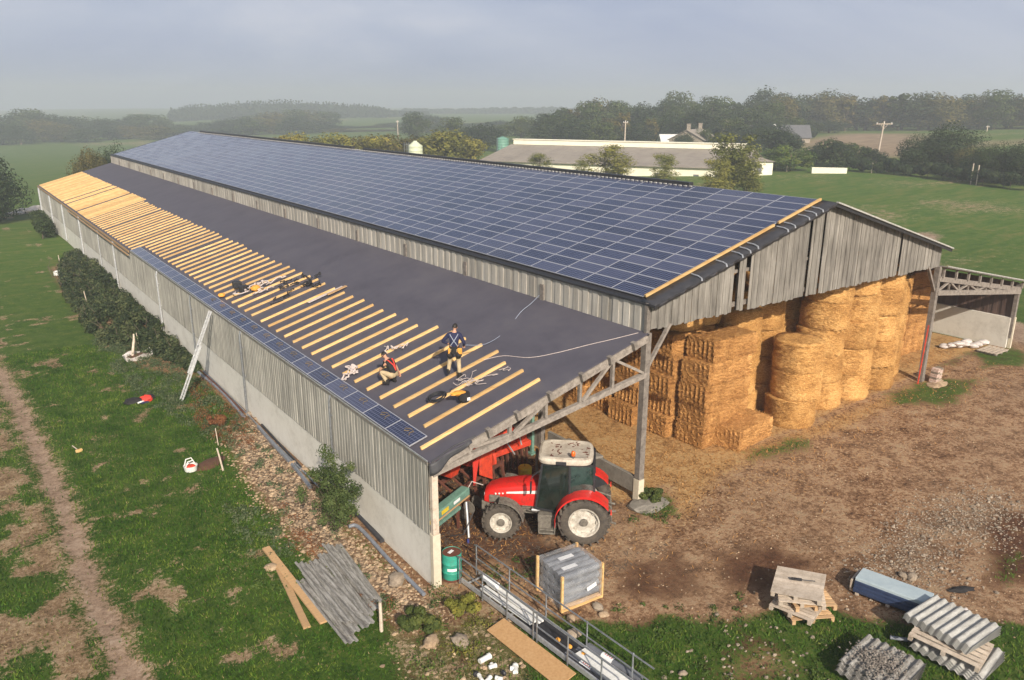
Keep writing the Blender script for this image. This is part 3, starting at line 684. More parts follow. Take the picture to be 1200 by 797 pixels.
def up_to(kind, u, vtop, d, width, label, group=None, cat='tree', base=None):
    p = far_pt(u, d); h = z_at(u, vtop, d)-p.z
    return kind.place(p, width, max(h, 1.), label, group, cat)
# wood along the right horizon: three ranks
prof = np.array([(600, 143), (640, 136), (660, 121), (700, 114), (740, 118), (765, 116), (790, 110), (820, 112), (850, 110), (880, 107), (905, 101), (940, 107), (960, 107), (1000, 104), (1050, 104), (1075, 102), (1100, 108), (1150, 106), (1190, 108), (1260, 106), (1340, 108)])
wood = []
for rank, (d0, dv, step) in enumerate(((325, 6, 21), (292, 16, 25), (262, 26, 27))):
    u = 645+rank*7 if rank < 2 else 652
    while u < 1290:
        d = d0+R_.uniform(-8, 8)-(25 if u < 900 else 0)
        if u > 930 and rank == 2 or (u > 935 and rank == 1): d = d0+70+R_.uniform(-8, 8)
        vt = np.interp(u, prof[:, 0], prof[:, 1])+dv*R_.uniform(.3, 1.)-3+R_.uniform(-3, 3)
        wood.append((u, vt, d, rank)); u += step*R_.uniform(.7, 1.3)
wood.sort()
for i, (u, vt, d, rank) in enumerate(wood):
    k = R_.choice(K_oak if R_.random() < .85 else K_tall); wd = R_.uniform(15, 21)*d/350
    tone = {'leaf_dark': 'dark green', 'leaf_mid': 'mid green', 'leaf_autumn': 'tawny green'}[k.mk]
    up_to(k, u, vt, d, wd*(.6 if 'tall' in k.name else 1), f"{tone} tree in the wood on the right horizon, {ordn(i)} from its left end", 'trees of the right-hand wood')
# hazy treeline on the left
profL = np.array([(-80, 128), (0, 132), (30, 125), (60, 130), (90, 135), (130, 138), (150, 133), (180, 133), (200, 143), (235, 146), (270, 135), (300, 131), (340, 126), (380, 130), (400, 146), (430, 148), (460, 142), (480, 134), (510, 132), (530, 140), (560, 144), (600, 138), (650, 144)])
lw = []
for rank, (d0, dv, step) in enumerate(((560, 3, 21), (500, 16, 24))):
    u = -60+rank*9
    while u < 650:
        lw.append((u, np.interp(u, profL[:, 0], profL[:, 1])+dv*R_.uniform(.4, 1)-1, d0+R_.uniform(-15, 15)-max(0, u-420)*.5, rank)); u += step*R_.uniform(.7, 1.3)
lw.sort()
for i, (u, vt, d, rank) in enumerate(lw):
    k = R_.choice(K_oak); up_to(k, u, vt, d, R_.uniform(14, 20)*d/380, f"misty broadleaf tree in the left-hand treeline, {ordn(i)} from the left frame edge", 'trees of the misty left treeline')
# far wooded hills: one mass
def far_wood(name, label, u0, u1, d, prof, n, size, mat, seed, conifer=False):
    rs = np.random.RandomState(seed); C = []; Rr = []
    for u in np.arange(u0, u1, 3.2 if conifer else 5):
        dd = d+rs.uniform(-30, 30); p = far_pt(u, dd); top = z_at(u, np.interp(u, [q[0] for q in prof], [q[1] for q in prof])+rs.uniform(-1, 1.5), dd)
        h = max(top-p.z, 5)
        if conifer:
            for k in range(7):
                f = k/6; C.append((p.x, p.y, p.z+h*(.3+.7*f))); Rr.append(max(5.5*(1-f*.9), .8))
        else:
            for k in range(5): C.append((p.x+rs.uniform(-9, 9), p.y+rs.uniform(-9, 9), p.z+h*rs.uniform(.35, .85))); Rr.append(h*.2+2)
    V, F, T = blobs_leaves(C, Rr, n, size, rs); o = link_mesh(name, fast_mesh(name, V, F, T, mat)); o['kind'] = 'stuff'; o['label'] = label
far_wood('pine_wood', 'misty pine wood on the hill behind the left treeline', 200, 500, 860, [(200, 128), (235, 122), (300, 119), (330, 117), (390, 121), (440, 124), (470, 131), (500, 140)], 30000, 1.3, 'leaf_pine', 51, True)
far_wood('distant_wood', 'blue-grey far wooded ridge at the middle of the horizon', 470, 700, 1150, [(470, 136), (520, 130), (560, 128), (640, 127), (700, 128)], 14000, 2.4, 'leaf_pine', 52)
# nearer trees behind the barn
for i, (u, vt, d, wd, k) in enumerate(((306, 162, 170, 6, 0), (322, 158, 175, 6, 1), (340, 157, 172, 6, 2), (357, 158, 170, 6, 0), (374, 160, 172, 6, 1), (392, 157, 168, 6, 2), (410, 156, 165, 6.5, 0), (428, 157, 165, 6, 1), (446, 159, 160, 6, 2), (464, 156, 160, 6, 1), (503, 157, 158, 6, 0), (519, 153, 158, 7, 2), (536, 155, 160, 6.5, 0), (550, 163, 160, 5.5, 2), (486, 158, 168, 6, 1))):
    up_to(K_yel[k], u, vt-6, d, wd*1.4, f"yellow-green poplar in the row behind the barn ridge, {ordn([306,322,340,357,374,392,410,428,446,464,486,503,519,536,550].index(u))} from the left", 'poplar row behind the barn')
for u, vt, d, wd, k, lab in ((487, 131, 330, 13, 1, 'green-grey tree rising above the cream silo'), (530, 137, 290, 12, 1, 'rounded green tree left of the dark one by the green silo'), (567, 140, 245, 12, 0, 'dark round tree just left of the green silo'), (548, 146, 262, 10, 2, 'dark low tree between the poplars and the green silo'),
    (611, 136, 300, 13, 1, 'mid green tree behind and right of the green silo'), (635, 148, 320, 12, 2, 'low dark tree at the left end of the long shed'), (588, 146, 330, 11, 1, 'hazy tree directly behind the green silo')):
    up_to(K_oak[k], u, vt, d, wd, lab)
fr = [(640, 140, 232), (655, 134, 240), (672, 141, 228), (690, 137, 236), (708, 142, 226), (726, 138, 238), (748, 141, 228), (764, 136, 240), (781, 146, 236), (806, 152, 205), (828, 150, 208), (838, 136, 236), (846, 152, 204), (862, 138, 226), (874, 144, 214), (890, 138, 232), (897, 150, 200), (908, 141, 226), (926, 150, 215), (934, 138, 250), (955, 140, 285), (975, 138, 300)]
for i, (u, vt, d) in enumerate(fr):
    up_to(K_oak[i % 3], u, vt, d, R_.uniform(9, 12) if vt < 148 else 5.5, f'dark tree in front of the wood above the long shed, {ordn(i)} from the left', 'trees before the farmhouses')
for u, vt, d, wd, k, lab in ((714, 170, 124, 7.2, 0, 'yellow-green birch before the middle of the long shed'), (635, 180, 130, 3.6, 1, 'small yellow-green birch top at the left of the long shed'), (783, 180, 120, 4.2, 1, 'thin pale birch left of the tall one by the long shed'), (866, 152, 112, 7.0, 0, 'tallest yellow-green birch in front of the shed end'),
    (848, 184, 108, 4.5, 1, 'low birch growth at the left foot of the tallest birch'), (884, 178, 110, 4.2, 0, 'short birch at the right side of the tallest birch'), (682, 190, 130, 2.6, 1, 'tiny birch top just left of the rounded birch')):
    t = up_to(K_birch[k], u, vt-9, d, wd*1.25, lab, 'young birches behind the barn roof')
for u, vt, d, wd, k, lab in ((933, 168, 150, 9, 1, 'bright green bush at the field corner beside the shed end'), (915, 174, 152, 6, 1, 'smaller bright green bush nearest the shed end'), (918, 150, 185, 12, 0, 'dark round bush mass behind the bright green bushes'), (985, 162, 158, 9, 0, 'dark bush behind the white trough'), (1010, 168, 160, 7, 2, 'low bush right of the white trough'), (1028, 172, 160, 6, 0, 'dark bush at the foot of the crossarm pole'), (965, 170, 165, 7, 0, 'dark bush left of the white trough'), (1050, 184, 160, 7, 0, 'flat dark bush right of the crossarm pole')):
    up_to(K_bush[k], u, vt, d, wd, lab, 'bushes along the far field edge', 'bush')
for u, vt, d, wd, k, lab in ((1084, 157, 150, 8, 0, 'dark bushy tree, leftmost of the group at the right field edge'), (1122, 143, 152, 10.5, 0, 'tallest dark tree of the group at the right field edge'), (1108, 152, 156, 8, 0, 'dark tree close behind the tallest one at the right field edge'), (1165, 170, 140, 7.5, 0, 'dark low tree third from the right frame edge'), (1188, 166, 140, 8, 0, 'dark low tree at the right frame edge'), (1148, 172, 146, 5.5, 1, 'small thorn tree between the dark field-edge trees'), (1215, 164, 138, 8, 0, 'dark low tree cut by the right frame edge')):
    up_to(K_big[k], u, vt, d, wd, lab, 'trees at the right field edge')
bt = G(12, 262)
K_big[0].place(Vector((bt.x-1.5, bt.y+2, -.8)), 9.5, z_at(12, 176, 117)+.8, 'large bushy tree with tawny top at the left frame edge', 'trees beyond the barn end')
K_big[1].place(Vector((bt.x-5.5, bt.y+6, -.8)), 8.5, 6.8, 'tawny tree cut by the left frame edge', 'trees beyond the barn end')
for u, vt, d, wd, lab, k in ((92, 172, 128, 5, 'olive bushy tree behind the left end of the barn roof', 1), (112, 174, 130, 5, 'dark bush between the olive tree and the barn corner', 0), (131, 167, 128, 5, 'dark green tree touching the far barn corner', 0), (103, 178, 132, 6, 'low tawny bush behind the timber-covered roof end', 1)):
    up_to(K_big[k], u, vt, d, wd, lab, 'trees beyond the barn end')
# hedge along the right field edge and the trimmed hedge block
def hedge(name, label, pts, h, wid, n, leaf, mat, seed, cat='hedge'):
    rs = np.random.RandomState(seed); C = []; Rr = []
    pts = [Vector(p) for p in pts]
    for a, b in zip(pts, pts[1:]):
        m = max(int((b-a).length/(wid*.5)), 1)
        for k in range(m):
            p = a.lerp(b, k/m); z = float(ground(p.x, p.y))
            for q in range(2): C.append((p.x+rs.uniform(-.3, .3)*wid, p.y+rs.uniform(-.3, .3)*wid, z+h*rs.uniform(.3, .75))); Rr.append(h*.33)
    V, F, T = blobs_leaves(C, Rr, n, leaf, rs); c = pts[0]
    t = thing(name, label, cat, (c.x, c.y, float(ground(c.x, c.y)))); V = V-np.array([c.x, c.y, float(ground(c.x, c.y))])
    link_mesh('foliage', fast_mesh('foliage', V, F, T, mat), t)
    mb = MB()
    for k, q in enumerate(C[::4]):
        z = float(ground(q[0], q[1])); mb.tube([Vector((q[0], q[1], z-.1))-t.location, Vector(q)-t.location], [.06, .03], 5)
    mb.build('stems', 'bark', t); return t
hedge('hedge', 'rough dark hedge along the right field edge', [far_pt(u, d) for u, d in ((1000, 152), (1050, 148), (1100, 144), (1150, 137), (1230, 130))], 2.6, 2.6, 16000, .16, 'leaf_dark', 61)
hedge('trimmed_hedge', 'dark trimmed hedge block left of the brown field', [far_pt(945, 260), far_pt(963, 262)], 4.6, 3.5, 4000, .2, 'leaf_dark', 62)
# thicket climbing the far half of the long wall
def thicket():
    rs = np.random.RandomState(71); C = []; Rr = []
    for y in np.arange(25, 66, .45):
        wmax = np.interp(y, [26, 29, 33, 50, 60, 66], [.5, 1.4, 3.7, 3.7, 2.6, 1.2]); hm = np.interp(y, [26, 30, 38, 52, 60, 66], [.4, .8, 1.25, 1.5, 1.4, .8])
        for _ in range(8):
            x = -rs.uniform(.15, wmax); h = hm*(1-.55*(-x/wmax))*rs.uniform(.5, 1); C.append((x, y+rs.uniform(-.5, .5), h*rs.uniform(.35, .8))); Rr.append(rs.uniform(.18, .5))
    V, F, T = blobs_leaves(C, Rr, 100000, .08, rs, .85, .95); V[:, 0] = np.minimum(V[:, 0], -.06); T = np.clip((T-.5)*1.7+.5, 0, 1)
    t = thing('bramble_thicket', 'dark bramble thicket heaped along the far part of the long barn wall', 'thicket', (-1.5, 44, 0)); V = V-np.array([-1.5, 44, 0])
    link_mesh('foliage', fast_mesh('foliage', V, F, T, 'leaf_bramble'), t)
    mb = MB()
    for _ in range(50):
        x = rs.uniform(-2.2, 1.2); y = rs.uniform(-18, 18); mb.tube([(x, y, -.05), (x+rs.uniform(-.3, .3), y+.3, .5), (x+rs.uniform(-.6, .2), y+.7, .9)], [.02, .015, .008], 5)
    mb.build('stems', 'bark', t)
thicket()
hedge('ivy_heap', 'small green ivy heap at the far corner of the barn', [(-1.4, 80, 0), (-.9, 88, 0), (-.8, 94, 0)], 2.2, 1.6, 9000, .10, 'leaf_mid', 72, 'bush')
# shrub growing against the long wall
def wall_shrub():
    base = G(415, 632); t = thing('shrub', 'leafy green shrub growing against the long wall near the front corner', 'shrub', (-1.05, 4.6, 0))
    rs = np.random.RandomState(81); C = []; Rr = []
    for _ in range(60):
        d = rs.normal(0, 1, 3); C.append((d[0]*.36-.1, d[1]*.62, 1.5+d[2]*.72)); Rr.append(rs.uniform(.18, .32))
    C = [c for c in C if .3 < c[2] < 3.0 and c[0] < .7]; Rr = Rr[:len(C)]
    V, F, T = blobs_leaves(C, Rr, 11000, .040, rs, 1., .95); V[:, 0] = np.minimum(V[:, 0], .88)
    link_mesh('foliage', fast_mesh('foliage', V, F, T, 'leaf_shrub'), t)
    mb = MB()
    for c in C[::2]: mb.tube([(0, 0, -.05), (c[0]*.4, c[1]*.4, c[2]*.5), c], [.025, .016, .006], 5)
    mb.build('branches', 'bark', t)
wall_shrub()
def small_shrub(name, label, p, w, h, mat, seed, n=2500, leaf=.04):
    rs = np.random.RandomState(seed); t = thing(name, label, 'shrub', (p[0], p[1], gheight(p[0], p[1]))); C = []; Rr = []
    for _ in range(14): C.append((rs.uniform(-.5, .5)*w, rs.uniform(-.5, .5)*w, h*rs.uniform(.3, .8))); Rr.append(h*.28)
    V, F, T = blobs_leaves(C, Rr, n, leaf, rs); link_mesh('foliage', fast_mesh('foliage', V, F, T, mat), t)
    mb = MB()
    for c in C: mb.tube([(0, 0, 0), c], [.012, .005], 5)
    mb.build('stems', 'bark', t)
q = G(487, 735); small_shrub('shrub', 'low dark green shrub in front of the corrugated sheets and barn corner', q, 1.0, .6, 'leaf_mid', 91, 4200)
q = G(545, 720); small_shrub('shrub', 'low yellowish shrub beside the scaffold frames', q, .7, .5, 'leaf_yellow', 92, 2400)
q = G(255, 500); small_shrub('shrub', 'brownish low shrub by the leaning stake', q, .6, .55, 'leaf_rust', 93, 1500)
q = G(752, 592); small_shrub('nettle_clump', 'dark green nettles at the foot of the middle barn post', (q.x+.5, q.y+.1), .8, .45, 'leaf_mid', 94, 2400)
# ================================================================ the barn
barn = thing('barn', 'long weathered farm barn with half-laid solar roof, timber battens and an open front', 'barn', (0, 0, 0))
XC = W1+W2/2; X3 = W1+W2; X4 = X3+W3
mb = MB(); mb.box((.12, LEN/2, .75), (.22, LEN, 2.1))
mb.build('base_wall', 'concrete', barn)
def boards(mb, p0, p1, lo, hi, w, out, th=.025, amp=.03, jit=0., skip=()):
    """vertical boards from p0 to p1 (xy), lo/hi heights as functions of distance"""
    p0 = Vector(p0); p1 = Vector(p1); L = (p1-p0).length; d = (p1-p0)/L; nrm = Vector(out); n = int(L/w)
    for i in range(n):
        a = i*L/n; b = (i+1)*L/n; c = (a+b)/2
        if any(s0 < c < s1 for s0, s1 in skip): continue
        off = (amp if i % 2 else 0)+R_.uniform(0, jit); mb.tn = min(1, max(0, R_.gauss(.5, .17)))
        e = .5*L/n+(.012 if i % 2 else -.004); l = R_.uniform(-jit, jit)*2
        pts = []
        for t, s in ((c-e, 1), (c+e, 1)):
            q = p0+d*t; pts.append((q, lo(min(max(t, 0), L))+l, hi(min(max(t, 0), L))))
        (qa, la, ha), (qb, lb, hb) = pts
        o0 = nrm*off; o1 = nrm*(off+th)
        P = [Vector((*(qa+o0).xy, la)), Vector((*(qb+o0).xy, lb)), Vector((*(qb+o1).xy, lb)), Vector((*(qa+o1).xy, la)),
             Vector((*(qa+o0).xy, ha)), Vector((*(qb+o0).xy, hb)), Vector((*(qb+o1).xy, hb)), Vector((*(qa+o1).xy, ha))]
        mb.hexa(P)
mb = MB(); boards(mb, (.02, .02, 0), (.02, LEN, 0), lambda t: 1.74, lambda t: H1-.05, .115, (-1, 0, 0), amp=.018, jit=.008)
mb.build('side_cladding', 'sideboards', barn)
mb = MB()
for y in (0, 17, 33.3, 47.5, 62, 76, 90):          # inner posts carrying the left eave
    pass
for y in [k*5.63 for k in range(1, 18)]:
    mb.box((.14+.16, y, H1/2), (.14, .16, H1-.1))
mb.build('inner_posts', 'oldwood', barn)
mb = MB(); mb.tn = .8; mb.box((.12, -.09, .86), (.26, .17, 1.86)); mb.build('post_foot', 'concrete_lit', barn)
mb = MB(); mb.tn = .75; mb.box((.12, -.085, (1.79+H1-.1)/2), (.2, .15, H1-.12-1.79)); mb.build('corner_post', 'palwood', barn)
for k, (y, r, m, z0) in enumerate(((6.9, .045, 'steel', 1.2), (17.0, .06, 'steel', .12), (25.6, .05, 'steel', .6), (33.3, .075, 'alu', .2), (47.5, .085, 'alu', .3), (54.2, .05, 'alu', .5), (64, .11, 'alu', .3), (75, .12, 'alu', .3), (85, .12, 'alu', .3), (95.2, .14, 'alu', .3))):
    mb = MB(); mb.tube([(-.10, y, z0), (-.10, y, H1-.35), (-.02, y, H1-.12)], r*.8, 10)
    mb.box((-.05, y, 1.9), (.12, r*2.6, .05)); mb.box((-.05, y, 3.3), (.12, r*2.6, .05)); mb.build('downpipe', m, barn, True)
# ------- lean-to roof: membrane on deck
def slab(mb, x0, z0, x1, z1, y0, y1, th):
    mb.hexa([Vector(p) for p in ((x0, y0, z0-th), (x1, y0, z1-th), (x1, y1, z1-th), (x0, y1, z0-th), (x0, y0, z0), (x1, y0, z1), (x1, y1, z1), (x0, y1, z0))])
mb = MB(); slab(mb, -.045, lz(-.045), 8.5, lz(8.5), -.22, LEN+.2, .035)
mb.build('roof_membrane', 'membrane', barn)
mb = MB(); slab(mb, -.06, lz(-.06)-.04, 8.5, lz(8.5)-.04, -.05, LEN+.1, .07); mb.build('roof_deck', 'oldwood', barn)
# draped corner of the membrane
mb = MB(); n = 14
def fold(s, t):
    x = -.1+s*1.45; z = lz(x)-.0; y = -.23-.10*math.sin(s*7)*t*.5-.05*t
    return Vector((x, y-.03*math.sin(s*11), z-.02-t*(.34-.26*s)*(1+.15*math.sin(s*9))))
V = [fold(i/n, j/4) for j in range(5) for i in range(n+1)]
F = [(j*(n+1)+i, j*(n+1)+i+1, (j+1)*(n+1)+i+1, (j+1)*(n+1)+i) for j in range(4) for i in range(n)]
mb._add(V, F); o = mb.build('membrane_flap', 'underlay', barn, True); sm_ = o.modifiers.new('thick', 'SOLIDIFY'); sm_.thickness = .012
mb = MB(); mb.tube([(-.02, -.24, lz(0)+.02), (.35, -.20, lz(.35)+.035), (.8, -.12, lz(.8)+.03), (1.2, -.20, lz(1.2)+.03), (1.5, -.23, lz(1.5)+.02)], .022, 6); mb.build('membrane_fold', 'underlay', barn, True)
# dark fascia with brackets on the front edge
for x in (1.95, 3.0, 4.25, 5.55, 6.75, 7.8):
    mb = MB(); mb.tn = .35; mb.box((x, -.27, lz(x)-.10), (.14, .20, .26), (0, -math.atan(SL), 0)); mb.build('purlin_end', 'oldwood', barn)
ang = math.atan(SL)
# battens
bat = []
by = .62; k = 0
while by < LEN-.2 and k < 58:
    x0 = .05 if by > 41.2 else .10
    if by < 41.2: x0 = .80
    if k == 0: x0 = .12
    xe = 4.55+R_.uniform(-.06, .06)+(.35 if 3 < by < 8 else 0)+(.4 if by > 60 else .1 if by > 30 else 0)
    mb = MB(); mb.tn = R_.uniform(.25, .9); hh = .09; wy = .085
    a = Vector((x0, by, lz(x0)+hh/2+.002)); b = Vector((xe, by+R_.uniform(-.04, .04), lz(xe)+hh/2+.002)); mb.beam(a, b, wy, hh)
    mb.build('roof_batten', 'newwood', barn); k += 1
    by += 1.0 if k % 17 else 1.3
rest_b = MB()
while by < LEN-.1:
    rest_b.tn = R_.uniform(.3, .9); xe = 4.95+R_.uniform(-.05, .05); rest_b.beam((.05, by, lz(.05)+.042), (xe, by, lz(xe)+.042), .07, .078); by += .62 if R_.random() > .03 else 1.2
o = rest_b.build('roof_battens', 'newwood', barn); o['kind'] = 'stuff'; o['label'] = 'closely laid timber battens at the far end of the lean-to roof'
# eave board and exposed rafter ends beyond the laid panels
mb = MB(); mb.tn = .3
mb.beam((-.13, 41.2, lz(-.1)-.06), (-.13, LEN+.2, lz(-.1)-.06), .03, .16); mb.beam((-.2, 41.2, lz(-.1)-.28), (-.2, 70, lz(-.1)-.28), .10, .05); mb.build('eave_board', 'plank', barn)
mb = MB(); mb.beam((-.075, -.1, lz(-.1)+.02), (-.075, 41.0, lz(-.1)+.02), .02, .05); mb.build('eave_trim', 'alu', barn)
# solar panels: eave strip of 25, then the big slope
PS = 1.597; PH = .665
def panel(mb, u0, y0, plane, seed_t, lift=.06):
    x0, z0, a = plane; c = Vector((math.cos(a), 0, math.sin(a))); nrm = Vector((-math.sin(a), 0, math.cos(a)))
    o = Vector((x0, 0, z0))+c*u0+nrm*lift; g = .008
    A = o+c*g+Vector((0, y0+g, 0)); B = o+c*g+Vector((0, y0+PS-g, 0)); C = o+c*(PH-g)+Vector((0, y0+PS-g, 0)); D = o+c*(PH-g)+Vector((0, y0+g, 0))
    dn = nrm*-.035; mb.tn = seed_t
    mb._add([A, B, C, D, A+dn, B+dn, C+dn, D+dn], [(3, 2, 1, 0), (0, 1, 5, 4), (1, 2, 6, 5), (2, 3, 7, 6), (3, 0, 4, 7)], [[(0, 1), (1, 1), (1, 0), (0, 0)], [(0, 0)]*4, [(0, 0)]*4, [(0, 0)]*4, [(0, 0)]*4])
pl = (0, H1, ang)
for i in range(25):
    mb = MB(); panel(mb, -.047, 1.009+i*PS, pl, R_.random()*.5, .075); mb.build('solar_panel', 'solar', barn)
    mb = MB(); m = .3                                            # cable loops left on each panel
    yy = 1.009+i*PS+PS*.5; xx = .32
    mb.tube([(xx-.12, yy-.32, lz(xx)+.085), (xx-.02, yy-.18, lz(xx)+.10), (xx+.10, yy-.22, lz(xx)+.12), (xx+.14, yy, lz(xx)+.13), (xx+.02, yy+.16, lz(xx)+.12), (xx-.08, yy+.05, lz(xx)+.10), (xx+.04, yy-.05, lz(xx)+.11)], .010, 5)
    if i < 14: mb.build('panel_cable', 'leaf_dry', barn, True)
am = math.atan(SM); plm = (W1, H3, am); NC = int((LEN-.6)/PS); cnt = 0; rest = MB()
tones = np.random.RandomState(4).rand(NC, 15)**1.3
for j in range(NC):
    for i in range(15):
        t = float(tones[j, i])
        if cnt < 75: mb = MB(); panel(mb, .215+i*PH, .381+j*PS, plm, t, .08); mb.build('solar_panel', 'solar', barn); cnt += 1
        else: panel(rest, .215+i*PH, .381+j*PS, plm, t, .08)
o = rest.build('solar_panel_rows', 'solar', barn); o['kind'] = 'stuff'; o['label'] = 'rows of dark blue solar panels further along the main roof'
# main roof decks
mb = MB(); slab(mb, W1-.05, H3-.05*SM, XC, H4, -.42, LEN+.1, .06); mb.build('roof_slope', 'dark', barn)
mb = MB(); slab(mb, XC, H4+.03, X3+.25, H3-.25*SM+.03, -.35, LEN+.1, .05)
for k in range(0, 53): pass
mb.build('roof_slope', 'fibredirty', barn)
mb = MB(); mb.beam((XC+.12, 7.2, H4+.14), (XC+.12, 42, H4+.14), .30, .16); mb.beam((XC+.12, 44.2, H4+.16), (XC+.12, LEN-6, H4+.16), .30, .2)
mb.beam((XC+.02, 6.6, H4+.05), (XC+.02, LEN-6, H4+.05), .16, .06); mb.build('ridge_cap', 'dark', barn)
mb = MB()
for k in range(260): mb.box((XC-.14, 7.0+k*.32, H4+.07), (.10, .13, .04))
mb.build('ridge_corrugations', 'fibre', barn)
# orange verge batten, lifted membrane along the gable edge
mb = MB(); mb.tn = .35
def mz(x): return H3+SM*(x-W1)
mb.beam((W1+.2, .28, mz(W1+.2)+.11), (W1+6.9, .28, mz(W1+6.9)+.11), .08, .09); mb.beam((W1+7.15, .28, mz(W1+7.15)+.11), (XC-.02, .28, mz(XC)+.11), .08, .09); mb.build('verge_batten', 'newwood', barn)
mb = MB(); n = 60; V = []
for i in range(n+1):
    x = W1-.06+(XC-W1+.1)*i/n; wv = .025*math.sin(i*2.1)+.02*math.sin(i*1.3+1)
    for j, (yy, dz) in enumerate(((.22, .06), (-.1, .045), (-.36, .03), (-.43, -.02), (-.43, -.12))): V.append((x, yy+wv*(j > 1), mz(x)+dz+wv*.8*(j > 0 and j < 4)))
F = [(i*5+j, i*5+j+1, (i+1)*5+j+1, (i+1)*5+j) for i in range(n) for j in range(4)]
mb._add(V, F); o = mb.build('verge_membrane', 'underlay', barn, True); sm_ = o.modifiers.new('thick', 'SOLIDIFY'); sm_.thickness = .01
mb = MB()
for x in np.arange(W1+2.2, XC-.3, .42):
    if R_.random() < .7:
        mb = MB(); mb.tube([(x+.1, .16, mz(x)+.10), (x+.05, -.2, mz(x)+.09), (x, -.40, mz(x)+.05), (x-.02, -.45, mz(x)-.04)], .028, 5); mb.build('verge_clip', 'alu', barn, True)
# gable boards
gb = 6.64
rl = lambda t: (mz(W1+t) if t < W2/2 else mz(2*XC-(W1+t)))-.08
mb = MB(); boards(mb, (W1+.06, 0, 0), (X3, 0, 0), lambda t: gb+.02*math.sin(t*3), rl, .165, (0, -1, 0), th=.022, amp=.022, jit=.018, skip=((4.35, 4.6), (5.0, 5.35), (8.75, 8.9), (9.6, 9.72), (15.6, 15.85)))
mb.build('gable_boards', 'gableboards', barn)
mb = MB(); mb.tn = .35; mb.beam((W1+.1, .12, gb+.25), (X3, .12, gb+.25), .08, .18); mb.beam((W1+3.2, .12, gb+1.5), (X3-3.6, .12, gb+1.5), .08, .12)
for x in (W1+4.9, XC, X3-4.9): mb.beam((x, .13, gb), (x, .13, rl(x-W1)-.1), .12, .12, (0, 1, 0))
mb.beam((W1+.1, .14, mz(W1)-.2), (XC, .14, H4-.2), .1, .2); mb.beam((X3, .14, mz(W1)-.2), (XC, .14, H4-.2), .1, .2); mb.build('gable_frame', 'oldwood', barn)
# right verge
mb = MB(); mb.beam((XC+.1, -.4, H4+.04), (X3+.3, -.4, H3-.08), .12, .06); mb.build('verge_trim', 'fibre', barn)
mb = MB(); mb.beam((XC+.1, -.36, H4-.07), (X3+.3, -.36, H3-.19), .06, .12); mb.build('verge_shadow_strip', 'dark', barn)  # dark strip standing in for the shadow under the verge trim
# clerestory strip between the lean-to and the big roof
mb = MB(); boards(mb, (W1, -.05, 0), (W1, LEN, 0), lambda t: H2-.12, lambda t: H3+.0, .27, (-1, 0, 0), amp=.03, jit=.012); mb.build('clerestory_cladding', 'clere', barn)
mb = MB(); mb.tn = .2; mb.box((W1-.03, -.10, (gb+H3)/2-.02), (.16, .12, H3-gb+.1)); mb.build('corner_trim', 'oldwood', barn)
mb = MB(); mb.beam((W1-.09, -.5, H3-.01), (W1-.09, LEN, H3-.01), .05, .07); mb.build('eave_shadow_strip', 'dark', barn)  # shadow line below the main eave, drawn as a dark strip
mb = MB()
y = .3
while y < LEN: mb.box((W1-.075, y, H2-.07), (.10, R_.uniform(.3, 1.2), .05)); y += R_.uniform(.6, 2.2)
mb.build('flashing_remnants', 'dark', barn)
mb = MB(); boards(mb, (X3, 0, 0), (X3, LEN, 0), lambda t: H2-.15, lambda t: H3-.0, .27, (1, 0, 0)); mb.build('clerestory_cladding', 'clere', barn)
# posts and trusses
def post(x, y, ztop, w=.20, m='oldwood', z0=0.):
    mb = MB(); mb.tn = .25; mb.box((x, y, (z0+ztop)/2), (w, w, ztop-z0)); mb.build('post', m, barn)
post(W1+.02, -.06, H2+.9-.95, .24, z0=1.15)
gz = float(ground(W1, 0)); mb = MB(); mb.box((W1+.02, -.06, gz+.4), (.27, .27, .95)); mb.build('post_foot', 'concrete_lit', barn)
post(X3-.02, -.04, H2+.0, .24, z0=.7)
def truss(y, x0, x1, tz, bz, lean, front=True, seg=6, w=.14):
    """one timber truss; tz/bz give the top and bottom chord heights"""
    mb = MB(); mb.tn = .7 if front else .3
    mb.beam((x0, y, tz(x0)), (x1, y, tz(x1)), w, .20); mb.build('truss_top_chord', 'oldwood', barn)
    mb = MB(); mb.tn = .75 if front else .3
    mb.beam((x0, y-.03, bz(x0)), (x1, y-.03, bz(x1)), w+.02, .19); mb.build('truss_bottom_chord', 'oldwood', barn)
    xs = np.linspace(x0, x1, seg+1)
    for i in range(1, seg):
        mb = MB(); mb.tn = .5; mb.beam((xs[i], y+.02, bz(xs[i])+.09), (xs[i], y+.02, tz(xs[i])-.09), .09, .10, (0, 1, 0)); mb.build('truss_strut', 'oldwood', barn)
    for i in range(seg):
        a, b = (xs[i], xs[i+1]) if lean else (xs[i+1], xs[i])
        mb = MB(); mb.tn = .65; mb.beam((a, y-.05, bz(a)+.08), (b, y-.05, tz(b)-.08), .08, .11, (0, 1, 0)); mb.build('truss_brace', 'oldwood', barn)
tzL = lambda x: lz(x)-.24; bzL = lambda x: 3.78+(x/W1)*1.34
def ltruss(y, front): truss(y, .1, W1, tzL, bzL, True, front)
